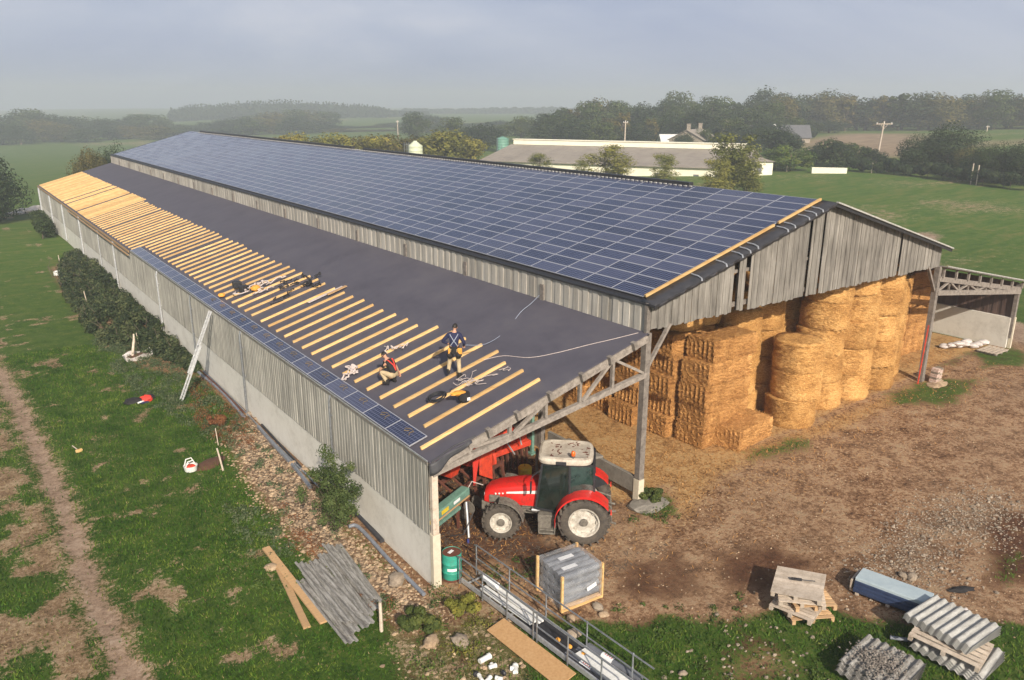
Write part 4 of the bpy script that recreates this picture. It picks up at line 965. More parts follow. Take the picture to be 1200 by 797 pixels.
# front truss drawn after the photograph: uprights and one rising brace per bay
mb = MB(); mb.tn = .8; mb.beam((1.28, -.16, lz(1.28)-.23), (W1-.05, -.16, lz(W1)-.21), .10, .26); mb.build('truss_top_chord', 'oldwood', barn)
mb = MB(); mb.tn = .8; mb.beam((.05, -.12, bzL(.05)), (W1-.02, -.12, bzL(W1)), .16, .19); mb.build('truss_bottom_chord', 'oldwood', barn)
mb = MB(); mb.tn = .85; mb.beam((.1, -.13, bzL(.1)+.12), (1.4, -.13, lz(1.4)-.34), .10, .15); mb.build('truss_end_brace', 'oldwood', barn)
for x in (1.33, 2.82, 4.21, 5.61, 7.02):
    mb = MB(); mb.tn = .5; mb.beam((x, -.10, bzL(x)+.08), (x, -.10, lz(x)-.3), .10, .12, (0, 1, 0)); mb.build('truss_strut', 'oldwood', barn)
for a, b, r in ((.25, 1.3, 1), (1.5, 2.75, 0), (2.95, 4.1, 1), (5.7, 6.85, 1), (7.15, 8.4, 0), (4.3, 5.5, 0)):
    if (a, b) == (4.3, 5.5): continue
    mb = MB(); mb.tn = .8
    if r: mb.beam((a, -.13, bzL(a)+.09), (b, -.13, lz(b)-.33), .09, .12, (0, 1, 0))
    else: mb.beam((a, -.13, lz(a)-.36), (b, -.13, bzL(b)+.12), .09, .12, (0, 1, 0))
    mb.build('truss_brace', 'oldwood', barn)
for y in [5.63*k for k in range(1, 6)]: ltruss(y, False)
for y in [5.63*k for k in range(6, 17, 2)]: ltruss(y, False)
for y in [5.63*k for k in range(1, 17)]:
    post(W1, y, H2+.6, .22, z0=.2); post(X3, y, H2+.6, .22, z0=.6)
# knee braces of the middle post
mb = MB(); mb.tn = .6; mb.beam((W1+.12, -.04, 5.3), (W1+1.15, -.04, gb+.1), .10, .13, (0, 1, 0)); mb.build('knee_brace', 'oldwood', barn)
mb = MB(); mb.tn = .4; mb.beam((X3-.12, -.04, 5.45), (X3-1.05, -.04, gb+.1), .10, .13, (0, 1, 0)); mb.build('knee_brace', 'oldwood', barn)
# low concrete wall under the middle posts
mb = MB(); mb.box((W1-.02, 2.55, float(ground(W1, 2))+.62), (.14, 5.1, .62)); mb.box((W1-.02, 8.4, float(ground(W1, 2))+.45), (.14, 5.4, .9)); mb.build('low_partition', 'greywall', barn)
mb = MB(); mb.box((W1-.30, 2.9, float(ground(W1, 2))+1.02), (.75, 2.0, .10), (0, .12, 0)); mb.build('partition_slab', 'greywall', barn, bevel=.02)
mb = MB(); mb.blob((W1+.1, -.5, gz+.02), (.85, .55, .16), 12, 6, .12, 5); mb.build('post_footing', 'greywall', barn)
# right lean-to
rz = lambda x: H2-.04-SR*(x-X3); brz = lambda x: 5.36-(x-X3)*(5.36-4.16)/W3
mb = MB(); slab(mb, X3+.02, H2+.05, X4+.45, H2+.05-SR*(W3+.45), -.45, LEN, .05); mb.build('right_roof', 'fibredirty', barn)
mb = MB(); mb.beam((X3, -.47, H2+.07), (X4+.45, -.47, H2+.07-SR*(W3+.45)), .03, .05); mb.build('right_verge_trim', 'fibre', barn)
mb = MB(); mb.tn = .45; mb.beam((X3, -.12, rz(X3)-.55), (X4, -.12, rz(X4)-.42), .14, .24); mb.build('truss_top_chord', 'oldwood', barn)
mb = MB(); mb.tn = .5; mb.beam((X3, -.12, brz(X3)), (X4, -.12, brz(X4)), .16, .24); mb.build('truss_bottom_chord', 'oldwood', barn)
for x in np.linspace(X3+.2, X4-.1, 8):
    mb = MB(); mb.tn = .5; f = (x-X3)/W3; mb.beam((x, -.22, rz(x)-.45+.1*f), (x, -.22, rz(x)-.02), .10, .10, (0, 1, 0)); mb.build('purlin_block', 'oldwood', barn)
tzr = lambda x: rz(x)-.62+.12*(x-X3)/W3
xs = np.linspace(X3+.15, X4-.15, 10)
for i in range(9):
    mb = MB(); mb.tn = .6; a, b = xs[i], xs[i+1]
    if i % 2 == 0: mb.beam((a, -.1, brz(a)+.1), (b, -.1, tzr(b)), .08, .10, (0, 1, 0))
    else: mb.beam((a, -.1, tzr(a)), (b, -.1, brz(b)+.1), .08, .10, (0, 1, 0))
    mb.build('truss_brace', 'oldwood', barn)
for i in range(1, 9):
    mb = MB(); mb.tn = .4; x = xs[i]; mb.beam((x+.12, -.06, brz(x)+.1), (x+.12, -.06, tzr(x)), .07, .08, (0, 1, 0)); mb.build('truss_strut', 'oldwood', barn)
mb = MB(); mb.tn = .3; mb.box((X4-.05, -.05, 3.05), (.2, .2, 3.1)); mb.build('post', 'oldwood', barn)
mb = MB(); mb.box((X4-.03, -.12, 1.7), (.14, .16, 2.0)); mb.build('post_foot', 'concrete_lit', barn)
mb = MB(); mb.box((X4-.1, LEN/2, 1.65), (.2, LEN, 2.0)); mb.build('base_wall', 'concrete', barn)
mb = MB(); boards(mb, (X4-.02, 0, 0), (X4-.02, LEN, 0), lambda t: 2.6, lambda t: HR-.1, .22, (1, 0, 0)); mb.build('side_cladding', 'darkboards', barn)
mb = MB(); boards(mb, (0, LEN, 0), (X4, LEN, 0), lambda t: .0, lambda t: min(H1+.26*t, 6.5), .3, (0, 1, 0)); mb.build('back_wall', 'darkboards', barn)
mb = MB(); V = [(W1, LEN, 6.), (X3, LEN, 6.), (X3, LEN, H3), (XC, LEN, H4-.05), (W1, LEN, H3)]; mb._add(V, [(0, 1, 2, 3, 4)]); o = mb.build('back_gable', 'gableboards', barn); s_ = o.modifiers.new('t', 'SOLIDIFY'); s_.thickness = .05
# rafters and purlins seen from below
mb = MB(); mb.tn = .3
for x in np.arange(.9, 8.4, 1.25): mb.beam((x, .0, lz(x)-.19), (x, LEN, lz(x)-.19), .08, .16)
mb.build('purlins', 'oldwood', barn)

# ================================================================ straw
RB, HB = 1.06, 1.27
def round_bale_mesh(seed):
    rs = random.Random(seed); n = 30; prof = []; m = 13; V = []; F = []
    for i in range(m+1):
        h = HB*i/m; e = min(i, m-i); r = RB*(1-.045*(e == 0)-.008*(e == 1))
        for k in range(n):
            t = 2*PI*k/n; rr = r*(1+.016*math.sin(i*2.3+seed)+.022*math.sin(2*t+seed)+.012*math.sin(5*t+seed*2)+rs.uniform(-.022, .022)); V.append((rr*math.cos(t), rr*math.sin(t), h+rs.uniform(-.012, .012)))
    F = [(i*n+k, i*n+(k+1) % n, (i+1)*n+(k+1) % n, (i+1)*n+k) for i in range(m) for k in range(n)]
    for base, z in ((0, 0), (m*n, HB)):                       # rounded ends in rings
        prev = [base+k for k in range(n)]
        for q, fr in ((1, .72), (2, .4)):
            cur = []
            for k in range(n):
                t = 2*PI*k/n; cur.append(len(V)); V.append((RB*.9*fr*math.cos(t), RB*.9*fr*math.sin(t), z+rs.uniform(-.02, .03)))
            for k in range(n):
                f = (prev[k], prev[(k+1) % n], cur[(k+1) % n], cur[k]); F.append(f if z else f[::-1])
            prev = cur
        c = len(V); V.append((0, 0, z))
        for k in range(n): F.append((prev[k], prev[(k+1) % n], c) if z else (prev[(k+1) % n], prev[k], c))
    b = len(V)                                                # loose stalks standing off the skin
    for _ in range(2600):
        t = rs.uniform(0, 2*PI); h = rs.uniform(.02, HB-.02); r = RB*.985; l = rs.uniform(.06, .22); a = rs.gauss(0, .4); o = rs.uniform(.0, .07)
        p = Vector((r*math.cos(t), r*math.sin(t), h)); tg = Vector((-math.sin(t), math.cos(t), 0)); d = (tg*math.cos(a)+Vector((0, 0, math.sin(a))))*l+Vector((math.cos(t), math.sin(t), 0))*o
        w_ = Vector((0, 0, 1))*.008; j = len(V); V += [tuple(p-d*.5-w_), tuple(p+d-w_), tuple(p+d+w_), tuple(p-d*.5+w_)]; F.append((j, j+1, j+2, j+3))
    me = bpy.data.meshes.new('round_bale'); me.from_pydata([tuple(v) for v in V], [], F); me.materials.append(M['straw'])
    me.polygons.foreach_set('use_smooth', [True]*len(me.polygons)); me.update(); return me
RBM = [round_bale_mesh(s) for s in range(4)]
def square_bale_mesh(seed, L=2.5, D=1.3, H=.92):
    rs = random.Random(seed); bm = bmesh.new(); bmesh.ops.create_cube(bm, size=1)
    bmesh.ops.scale(bm, vec=(L, D, H), verts=bm.verts)
    bmesh.ops.subdivide_edges(bm, edges=bm.edges[:], cuts=11, use_grid_fill=True)
    for v in bm.verts:
        x, y, z = v.co; fx = abs(x)/(L/2); fy = abs(y)/(D/2); fz = abs(z)/(H/2)
        # pressed flakes make ribs round the bale, seen on the sides and ends
        rib = .020*math.sin(x*2*PI/.30+seed)*(fx < .99)+.040*math.sin(y*2*PI/.22+seed*.3+.5*math.sin(z*6+seed))*(fx > .99)
        k = 1-.015*(fy > .99 and fz > .99)-.012*(fx > .99 and (fz > .99 or fy > .99))
        v.co = Vector((x*k+(rib if fx > .99 else 0)*(1 if x > 0 else -1), y*k+(rib*(1 if y > 0 else -1) if fy > .99 else 0), z*k))+Vector((rs.uniform(-.024, .024), rs.uniform(-.024, .024), rs.uniform(-.012, .012)))
    me = bpy.data.meshes.new('square_bale'); bm.to_mesh(me); bm.free()
    V = []; F = []
    for _ in range(2200):
        ax = rs.randrange(3); s = rs.choice((-1, 1)); p = Vector((rs.uniform(-.5, .5)*L, rs.uniform(-.5, .5)*D, rs.uniform(-.5, .5)*H)); p[ax] = s*(L, D, H)[ax]/2*.99
        d = Vector((rs.uniform(-1, 1), rs.uniform(-1, 1), rs.uniform(-1, 1))); d[ax] *= .3; d = d.normalized()*rs.uniform(.05, .15); nrm = Vector((0, 0, 0)); nrm[ax] = s
        w_ = d.cross(nrm).normalized()*.007; j = len(V); p = p+nrm*.015; V += [p-d-w_, p+d-w_, p+d+w_, p-d+w_]; F.append((j, j+1, j+2, j+3))
    m2 = bpy.data.meshes.new('tmp'); m2.from_pydata([tuple(v) for v in V], [], F)
    bm = bmesh.new(); bm.from_mesh(me); bm.from_mesh(m2); bm.to_mesh(me); bm.free(); bpy.data.meshes.remove(m2)
    me.materials.append(M['strawsq']); return me
SBM = [square_bale_mesh(s) for s in range(4)]
def rbale(x, y, z, label, group, tilt=None):
    o = bpy.data.objects.new('round_straw_bale', R_.choice(RBM)); COL.objects.link(o); o.location = (x+R_.uniform(-.09, .09), y+R_.uniform(-.09, .09), z)
    o.rotation_euler = tilt or (R_.gauss(0, .012), R_.gauss(0, .012), R_.uniform(0, 6)); return tag(o, label, 'straw bale', group)
def sbale(x, y, z, rz, label, group, s=(1, 1, 1)):
    o = bpy.data.objects.new('square_straw_bale', R_.choice(SBM)); COL.objects.link(o); o.location = (x+R_.uniform(-.05, .05), y+R_.uniform(-.06, .06), z); o.scale = s
    o.rotation_euler = (R_.gauss(0, .01), R_.gauss(0, .01), rz+R_.gauss(0, .015)); return tag(o, label, 'straw bale', group)
LV = ('lowest', 'second up', 'third up', 'fourth up', 'fifth up', 'sixth up', 'seventh up')
for c, (x, y, n, lab) in enumerate(((19.15, 1.2, 3, 'short free-standing front column'), (21.9, 1.75, 5, 'first tall front column'), (24.0, 1.6, 5, 'second tall front column'), (26.0, 1.5, 5, 'third tall front column'), (27.75, 2.2, 4, 'rightmost front column by the right post'))):
    for k in range(n): rbale(x, y, float(ground(x, y))-.03+k*HB, f"round straw bale, {LV[k]} in the {lab}", 'round straw bales in the front columns')
cols2 = [(17.55, 3.25, 4), (19.75, 3.55, 5), (15.4, 5.2, 5), (17.6, 5.5, 5), (19.8, 5.8, 5), (22.2, 4.0, 5), (24.4, 3.9, 5), (26.6, 4.4, 5)]
for i, (x, y, n) in enumerate(cols2):
    for k in range(n):
        if i >= 5 and k < 3: continue
        z = float(ground(x, y))-.03+k*HB
        rbale(x, y, z, f"round straw bale, {LV[k]} in the {ordn(i)} column of the second row", 'round straw bales in the rear columns')
for i, x in enumerate((22.2, 24.4, 26.6)):                   # lower bales of the rear columns
    for k in range(3): rbale(x, (4., 3.9, 4.4)[i], float(ground(x, 4))-.03+k*HB, f"round straw bale, {LV[k]} behind the {('second', 'third', 'fourth')[i]} tall front column", 'round straw bales in the rear columns')
# square bales: blocks with their ends to the left
stk = [('front left stack', 14.85, 2.08, 5, 1.0), ('second stack back', 14.55, 3.75, 5, .98), ('third stack back', 14.25, 5.5, 6, 1.), ('fourth stack back', 14.45, 7.2, 7, 1.), ('fifth stack back', 14.2, 8.9, 7, 1.), ('sixth stack back', 14.5, 10.7, 7, 1.), ('seventh stack back', 14.3, 12.5, 7, 1.)]
for nm, x, y, n, s in stk:
    for k in range(n):
        dx = .25*(k % 2)*(1 if nm != 'front left stack' else .3)+(.35 if (k == 4 and nm == 'front left stack') else 0)
        sbale(x+dx, y, float(ground(x, y))+.44+k*.91, 0, f"square straw bale, {LV[k]} in the {nm} of square bales", 'square straw bales', (1.06, 1.08, 1))
for i, x in enumerate((13.6, 15.8, 18.0, 20.2, 22.4, 24.6, 26.8)):     # back row filling the bay up to the gable
    for k in range(5):
        if i < 3 and k < 2: continue
        z = .45+k*HB; rbale(x, 8.3+(i % 2)*.3 if i > 2 else 14.6, z, f"round straw bale, {LV[k]} in the {ordn(i)} column of the back row", 'round straw bales in the back row')
for k in range(5): sbale(17.0, 4.3+k*.0, .95+k*.91, 0, f"square straw bale, {LV[k]} behind the front left stack", 'square straw bales', (.9, 1., 1))
sbale(15.75, 1.05, float(ground(15.7, 1))+.45, .10, 'single square straw bale lying on the ground before the stack', 'square straw bales', (1.0, .95, 1.))
for i in range(9):                                          # top tier over the square bales
    x = (10.2+RB+3.0, 15.4, 17.6)[i % 3]+.25; y = (3.9, 6.1, 8.3)[i//3]+(.0, .2, -.1)[i % 3]
    rbale(x, y, (5.02, 5.3, 5.3)[i//3]+(i//3 > 0)*.62, f"round straw bale, {ordn(i)} of those laid on top of the stack under the gable", 'round straw bales on top of the stack')
# straw behind the right truss
for i in range(3):
    for j in range(2):
        for k in range(5):
            sbale(X3+1.6+j*2.55, 3.2+i*1.45, 1.35+k*.91, 0, f"square bale, {LV[k]}, {('left', 'right')[j]} end of the {('front', 'middle', 'back')[i]} row under the right lean-to", 'square straw bales under the right lean-to')
# ================================================================ tractor (x forward, y left, z up, origin under the rear axle)
def build_tractor():
    hd = Vector((-.74, .673, 0)).normalized(); lf = Vector((-hd.y, hd.x, 0)); rc = Vector((5.20, -.98, 0))-lf*.92; rc.z = .15
    t = thing('tractor', 'red farm tractor with cream cab roof parked under the end of the open lean-to', 'tractor', rc, math.atan2(hd.y, hd.x))
    def wheel(x, y, R, w, rr, side):
        mb = MB(); prof = [(rr*1.0, -w*.40), (rr+.05, -w*.47), (R*.80, -w*.5), (R*.90, -w*.44), (R*.935, -w*.25), (R*.94, 0), (R*.935, w*.25), (R*.90, w*.44), (R*.80, w*.5), (rr+.05, w*.47), (rr, w*.40)]
        mb.lathe(prof, (0, 0, 0), 40, 'y', False)
        n = 20
        for k in range(n):
            for s in (-1, 1):
                a = 2*PI*(k+.5*(s > 0))/n
                p = Vector((math.cos(a)*R*.985, s*.02, math.sin(a)*R*.985)); a2 = a-.16; q = Vector((math.cos(a2)*R*.93, s*w*.49, math.sin(a2)*R*.93)); mb.beam(p, q, .05, .10, (math.cos(a), 0, math.sin(a)))
        wh = mb.build('wheel', 'rubber', t, True); wh.location = (x, y, R)
        mb = MB(); s = side
        mb.lathe([(rr*1.02, s*w*.40), (rr*1.02, s*w*.46), (rr*.93, s*w*.44), (rr*.86, s*w*.22), (rr*.80, s*w*.16), (rr*.45, s*w*.20), (rr*.30, s*w*.30), (rr*.16, s*w*.34), (0.001, s*w*.34)], (0, 0, 0), 36, 'y', False)
        for k in range(8):
            a = 2*PI*k/8; mb.box((math.cos(a)*rr*.84, s*w*.24, math.sin(a)*rr*.84), (.06, .07, .11), (0, -a, 0))
        mb.lathe([(rr*.9, -s*w*.2), (rr*.3, -s*w*.1), (.001, -s*w*.1)], (0, 0, 0), 24, 'y', False)
        mb.build('rim', 'rim', wh, True)
        mb = MB(); mb.lathe([(.13, s*w*.33), (.13, s*w*.42), (.001, s*w*.43)], (0, 0, 0), 14, 'y', False)
        for k in range(8): a = 2*PI*k/8; mb.lathe([(.018, s*w*.33), (.018, s*w*.37), (.001, s*w*.375)], (math.cos(a)*rr*.25, 0, math.sin(a)*rr*.25), 6, 'y', False)
        mb.build('hub', 'grime', wh)
    for s in (1, -1):
        wheel(0, s*.92, .855, .50, .50, s); wheel(2.73, s*.88, .63, .42, .36, s)
    # chassis
    mb = MB(); mb.box((1.3, 0, .78), (3.2, .42, .42)); mb.box((0, 0, .86), (.5, 1.3, .34)); mb.box((2.73, 0, .62), (.28, 1.4, .22)); mb.box((3.25, 0, .78), (.5, .5, .4))
    mb.tube([(0, -.7, .86), (0, .7, .86)], .13, 10); mb.build('chassis', 'grime', t, bevel=.03)
    # bonnet: lofted red hood sloping to the nose
    mb = MB(); secs = [(1.40, .47, 1.0, 1.83), (1.75, .47, 1.0, 1.80), (2.3, .455, 1.0, 1.73), (2.9, .42, 1.0, 1.62), (3.22, .38, 1.0, 1.50), (3.38, .33, 1.02, 1.34)]
    V = []; n = 12
    for x, hw, z0, z1 in secs:
        ring = [(-hw, z0), (-hw*1.03, z0+.3*(z1-z0)), (-hw, z1-.22), (-hw*.90, z1-.08), (-hw*.66, z1-.015), (-hw*.3, z1+.012), (hw*.3, z1+.012), (hw*.66, z1-.015), (hw*.90, z1-.08), (hw, z1-.22), (hw*1.03, z0+.3*(z1-z0)), (hw, z0)]
        V += [(x, y, z) for y, z in ring]
    F = [(i*n+k, (i+1)*n+k, (i+1)*n+(k+1) % n, i*n+(k+1) % n) for i in range(len(secs)-1) for k in range(n)]+[tuple(range(n)), tuple((len(secs)-1)*n+k for k in range(n-1, -1, -1))]
    mb._add(V, F); hood = mb.build('bonnet', 'red', t, True)
    for s in (1, -1):
        mb = MB(); mb.hexa([Vector(p) for p in ((1.42, s*.478, 1.475), (2.62, s*.452, 1.40), (2.62, s*.458, 1.40), (1.42, s*.490, 1.475), (1.42, s*.476, 1.60), (2.62, s*.440, 1.455), (2.62, s*.447, 1.455), (1.42, s*.488, 1.60))])
        for q in range(3): mb.box((2.74+q*.12, s*.452, 1.40-.012*q), (.05, .02, .055), (0, .5, 0))
        mb.build('side_stripe', 'white', hood)
        mb = MB()
        for q in range(7): mb.box((2.95, s*(.445-.004*q), 1.08+q*.035), (.42, .02, .014))
        mb.box((3.02, s*.43, 1.18), (.36, .012, .27)); mb.build('grille', 'grime', hood)
        mb = MB(); mb.box((3.385, s*.17, 1.23), (.03, .20, .11)); mb.build('headlight', 'paper', hood, bevel=.01)
        mb = MB(); mb.box((2.42, s*.47, 1.08), (.17, .015, .05)); mb.build('indicator', 'orange', hood)
    mb = MB(); mb.box((3.40, 0, 1.12), (.02, .45, .18)); mb.build('front_grille', 'dark', hood)
    # engine side, steps, tank
    mb = MB(); mb.box((1.75, 0, .95), (1.5, .62, .28)); mb.tube([(1.25, .42, .86), (1.75, .42, .86)], .09, 12); mb.tube([(1.1, .45, 1.02), (2.1, .44, .98)], .025, 8); mb.tube([(1.2, .40, .95), (1.5, .5, .8), (1.9, .4, .8)], .03, 8)
    mb.build('engine', 'grime', t, bevel=.02)
    mb = MB(); mb.tube([(1.48, .50, .88), (1.76, .50, .88)], .05, 12); mb.build('filter', 'alu', t, True)
    for s in (1, -1):
        mb = MB(); mb.box((1.22, s*.72, .66), (.62, .34, .50)); mb.box((1.22, s*.86, .42), (.5, .26, .05)); mb.box((1.22, s*.90, .30), (.56, .22, .05)); mb.box((.96, s*.9, .48), (.05, .2, .42)); mb.box((1.48, s*.9, .48), (.05, .2, .42)); mb.build('steps', 'grime', t, bevel=.025)
        mb = MB(); V = []; m = 9; w0, w1 = s*.66, s*1.12                     # front mudguard arc
        for i in range(m):
            a = rad(8+i*88/(m-1)); r = .73
            for y in (w0, w1):
                V.append((2.73-math.cos(a)*r, y, .63+math.sin(a)*r)); V.append((2.73-math.cos(a)*(r+.03), y, .63+math.sin(a)*(r+.03)))
        F = [(i*4, i*4+2, i*4+6, i*4+4) for i in range(m-1)]+[(i*4+1, i*4+5, i*4+7, i*4+3) for i in range(m-1)]+[(i*4, i*4+4, i*4+5, i*4+1) for i in range(m-1)]+[(i*4+2, i*4+3, i*4+7, i*4+6) for i in range(m-1)]
        mb._add(V, F); mb.build('front_mudguard', 'grime', t)
        mb = MB(); V = []; m = 13; r = .96; w0, w1 = s*.60, s*1.20             # rear fender
        for i in range(m):
            a = rad(-8+i*150/(m-1)); rr = r+.02*math.sin(a); x = .0+math.cos(a)*rr; z = .855+math.sin(a)*rr
            V += [(x, w0, z), (x, w1, z-.02), (x, w1, z-.09), (x*.985, w1-.03*s, z-.07), (x*.985, w0, z-.05)]
        F = [(i*5+j, i*5+(j+1) % 5, (i+1)*5+(j+1) % 5, (i+1)*5+j) for i in range(m-1) for j in range(5)]+[(0, 1, 2, 3, 4), tuple((m-1)*5+j for j in (4, 3, 2, 1, 0))]
        if s < 0: F = [f[::-1] for f in F]
        mb._add(V, F); fd = mb.build('rear_fender', 'red', t, True)
        mb = MB(); V = []
        for i in range(m):
            a = rad(-8+i*150/(m-1)); V += [(math.cos(a)*.95, s*.62, .855+math.sin(a)*.95), (math.cos(a)*.3, s*.62, 1.0+math.sin(a)*.3)]
        mb._add(V, [(i*2, i*2+1, i*2+3, i*2+2) for i in range(m-1)]); mb.build('inner_panel', 'dark', fd)
        mb = MB(); mb.box((-.86, s*1.0, 1.22), (.04, .22, .08)); mb.build('tail_light', 'redstrap', fd)
    # cab
    cab = MB(); A = dict(fb=(1.62, .60, 1.02), ft=(1.42, .66, 2.66), mb=(.50, .76, 1.42), mt=(.52, .72, 2.68), rb=(-.30, .70, 1.55), rt=(-.26, .68, 2.68))
    P = {}
    for k, (x, y, z) in A.items():
        for s in (1, -1): P[k, s] = Vector((x, y*s, z))
    for s in (1, -1):
        for a, b, w in (('fb', 'ft', .07), ('mb', 'mt', .07), ('rb', 'rt', .07), ('ft', 'mt', .06), ('mt', 'rt', .06), ('mb', 'rb', .06)): cab.beam(P[a, s], P[b, s], w, w, (0, 1, 0))
        cab.beam(P['fb', s], Vector((.95, .72*s, .98)), .06, .06); cab.beam(Vector((.95, .72*s, .98)), P['mb', s], .06, .06)
    for k in ('fb', 'ft', 'rb', 'rt'): cab.beam(P[k, 1], P[k, -1], .06, .06)
    cab.box((.9, 0, .98), (1.35, 1.2, .08)); cab.box((.0, 0, 1.25), (.6, 1.1, .5)); cab.build('cab_frame', 'dark', t)
    for s in (1, -1):
        g = MB(); g.quad(P['fb', s], Vector((.95, .73*s, .98)), P['mb', s], P['mt', s], P['ft', s]); d = g.build('door_glass', 'glassdark', t)
        mh = MB(); mh.box((.36, .77*s, 1.72), (.16, .03, .05)); mh.build('door_handle', 'dark', d)
        g = MB(); g.quad(P['mb', s], P['rb', s], P['rt', s], P['mt', s]); g.build('side_window', 'glassgreen', t)
    g = MB(); g.quad(P['fb', 1], P['ft', 1], P['ft', -1], P['fb', -1]); g.build('windscreen', 'glassgreen', t)
    g = MB(); g.quad(P['rb', -1], P['rt', -1], P['rt', 1], P['rb', 1]); g.build('rear_window', 'glassgreen', t)
    mb = MB(); V = []; ring = 20
    def rr_(hx, hy, z, cx=.68, p=.22):
        out = []
        for k in range(ring):
            a = 2*PI*k/ring; c, s = math.cos(a), math.sin(a); out.append((cx+hx*math.copysign(abs(c)**.42, c), hy*math.copysign(abs(s)**.42, s), z))
        return out
    L = [rr_(.84, .76, 2.68), rr_(.90, .82, 2.72), rr_(.92, .84, 2.82), rr_(.88, .80, 2.90), rr_(.80, .70, 2.93), rr_(.77, .67, 2.915), rr_(.35, .3, 2.925)]
    for r in L: V += r
    F = [(i*ring+k, i*ring+(k+1) % ring, (i+1)*ring+(k+1) % ring, (i+1)*ring+k) for i in range(len(L)-1) for k in range(ring)]+[tuple(range(ring-1, -1, -1)), tuple((len(L)-1)*ring+k for k in range(ring))]
    mb._add(V, F); roof = mb.build('cab_roof', 'cabroof', t, True)
    mb = MB()
    for _ in range(34):
        x, y = R_.uniform(-.1, 1.25), R_.uniform(-.6, .6); a = R_.uniform(0, 3); l = R_.uniform(.04, .16); mb.box((x, y, 2.93), (l, R_.uniform(.015, .05), .012), (0, 0, a))
    mb.build('leaf_debris', 'rust', roof)['kind'] = 'stuff'
    mb = MB(); mb.box((.80, .835, 2.78), (.34, .03, .12)); mb.build('vent', 'dark', roof, bevel=.01)
    mb = MB(); mb.tube([(.42, .72, 2.86), (.42, .72, 3.04)], .015, 6); mb.build('lamp_stalk', 'dark', roof)
    mb = MB(); mb.lathe([(.06, 3.02), (.075, 3.05), (.07, 3.14), (.04, 3.18), (.001, 3.19)], (.42, .72, 0), 12); mb.build('beacon', 'lampglass', roof, True)
    mb = MB()
    for s in (1, -1): mb.tube([(1.45, .66*s, 2.45), (1.7, .95*s, 2.35), (1.75, 1.05*s, 2.25)], .018, 6); mb.box((1.75, 1.06*s, 1.98), (.05, .19, .36))
    mb.build('mirrors', 'dark', t)
    mb = MB(); mb.tube([(1.7, -.56, 1.1), (1.7, -.60, 2.6)], .05, 10); mb.build('exhaust', 'grime', t, True)
    mb = MB(); mb.box((.5, 0, 1.35), (.5, .5, .12)); mb.box((.27, 0, 1.65), (.12, .48, .55)); mb.build('seat', 'black', t, bevel=.03)
    mb = MB(); mb.tube([(1.15, 0, 1.2), (1.05, 0, 1.75)], .03, 8); mb.lathe([(.19, -.015), (.205, 0), (.19, .015)], (1.05, 0, 1.78), 16, 'z', False); mb.build('steering_wheel', 'dark', t)
    mb = MB()
    for s in (1, -1): mb.tube([(-.3, .25*s, .6), (-1.05, .42*s, .5)], .04, 8); mb.tube([(-.4, .25*s, 1.3), (-.85, .38*s, 1.1), (-.9, .40*s, .55)], .025, 8)
    mb.tube([(-.35, 0, 1.15), (-1.0, 0, 1.0)], .035, 8); mb.box((-.55, 0, .7), (.3, .5, .35)); mb.build('rear_linkage', 'grime', t)
build_tractor()

# ---------------------------------------------------------------- machines in the back of the lean-to
def seed_drill():
    t = thing('seed_drill', 'orange-red seed drill with worn hoppers and a pointed red marker, behind the green beam', 'farm machine', (3.9, 4.1, .05), rad(22))
    mb = MB()
    for k in range(3):
        x = -1.1+k*1.1
        mb.hexa([Vector(p) for p in ((x-.2, -.25, 1.35), (x+.2, -.25, 1.35), (x+.2, .25, 1.35), (x-.2, .25, 1.35), (x-.5, -.5, 2.25), (x+.5, -.5, 2.25), (x+.5, .5, 2.25), (x-.5, .5, 2.25))])
    mb.build('hopper', 'redold', t, bevel=.03)
    mb = MB(); mb.box((0, 0, 2.28), (3.2, 1.05, .06)); mb.build('hopper_lid', 'asbestos', t)
    mb = MB(); mb.beam((-1.6, -.5, .9), (1.6, -.5, .9), .12, .12); mb.beam((-1.6, .4, .9), (1.6, .4, .9), .12, .12)
    for k in range(6): mb.beam((-1.5+k*.6, -.5, .9), (-1.5+k*.6, -.75, .15), .07, .1); mb.beam((-1.5+k*.6, -.5, .9), (-1.5+k*.6, .4, 1.4), .06, .06)
    mb.build('frame', 'rust', t)
    for k in range(7):
        mb = MB(); mb.lathe([(.24, -.01), (.25, 0), (.24, .01)], (-1.5+k*.5, -.8, .25), 18, 'x'); mb.build('coulter_disc', 'grime', t)
    mb = MB(); mb.hexa([Vector(p) for p in ((-.74, -.84, 1.0), (-.66, -.84, 1.0), (-.66, -.81, 1.0), (-.74, -.81, 1.0), (-.72, -.82, 1.9), (-.36, -.82, 2.0), (-.36, -.78, 2.0), (-.72, -.78, 1.9))]); mb.build('marker', 'redstrap', t)
    mb = MB(); mb.hexa([Vector(p) for p in ((-.2, -.78, 1.15), (.45, -.85, .75), (.45, -.75, .75), (-.2, -.68, 1.15), (-.15, -.7, 1.85), (.62, -.7, 1.95), (.62, -.62, 1.95), (-.15, -.62, 1.85))]); mb.build('side_shield', 'redold', t, bevel=.02)
seed_drill()
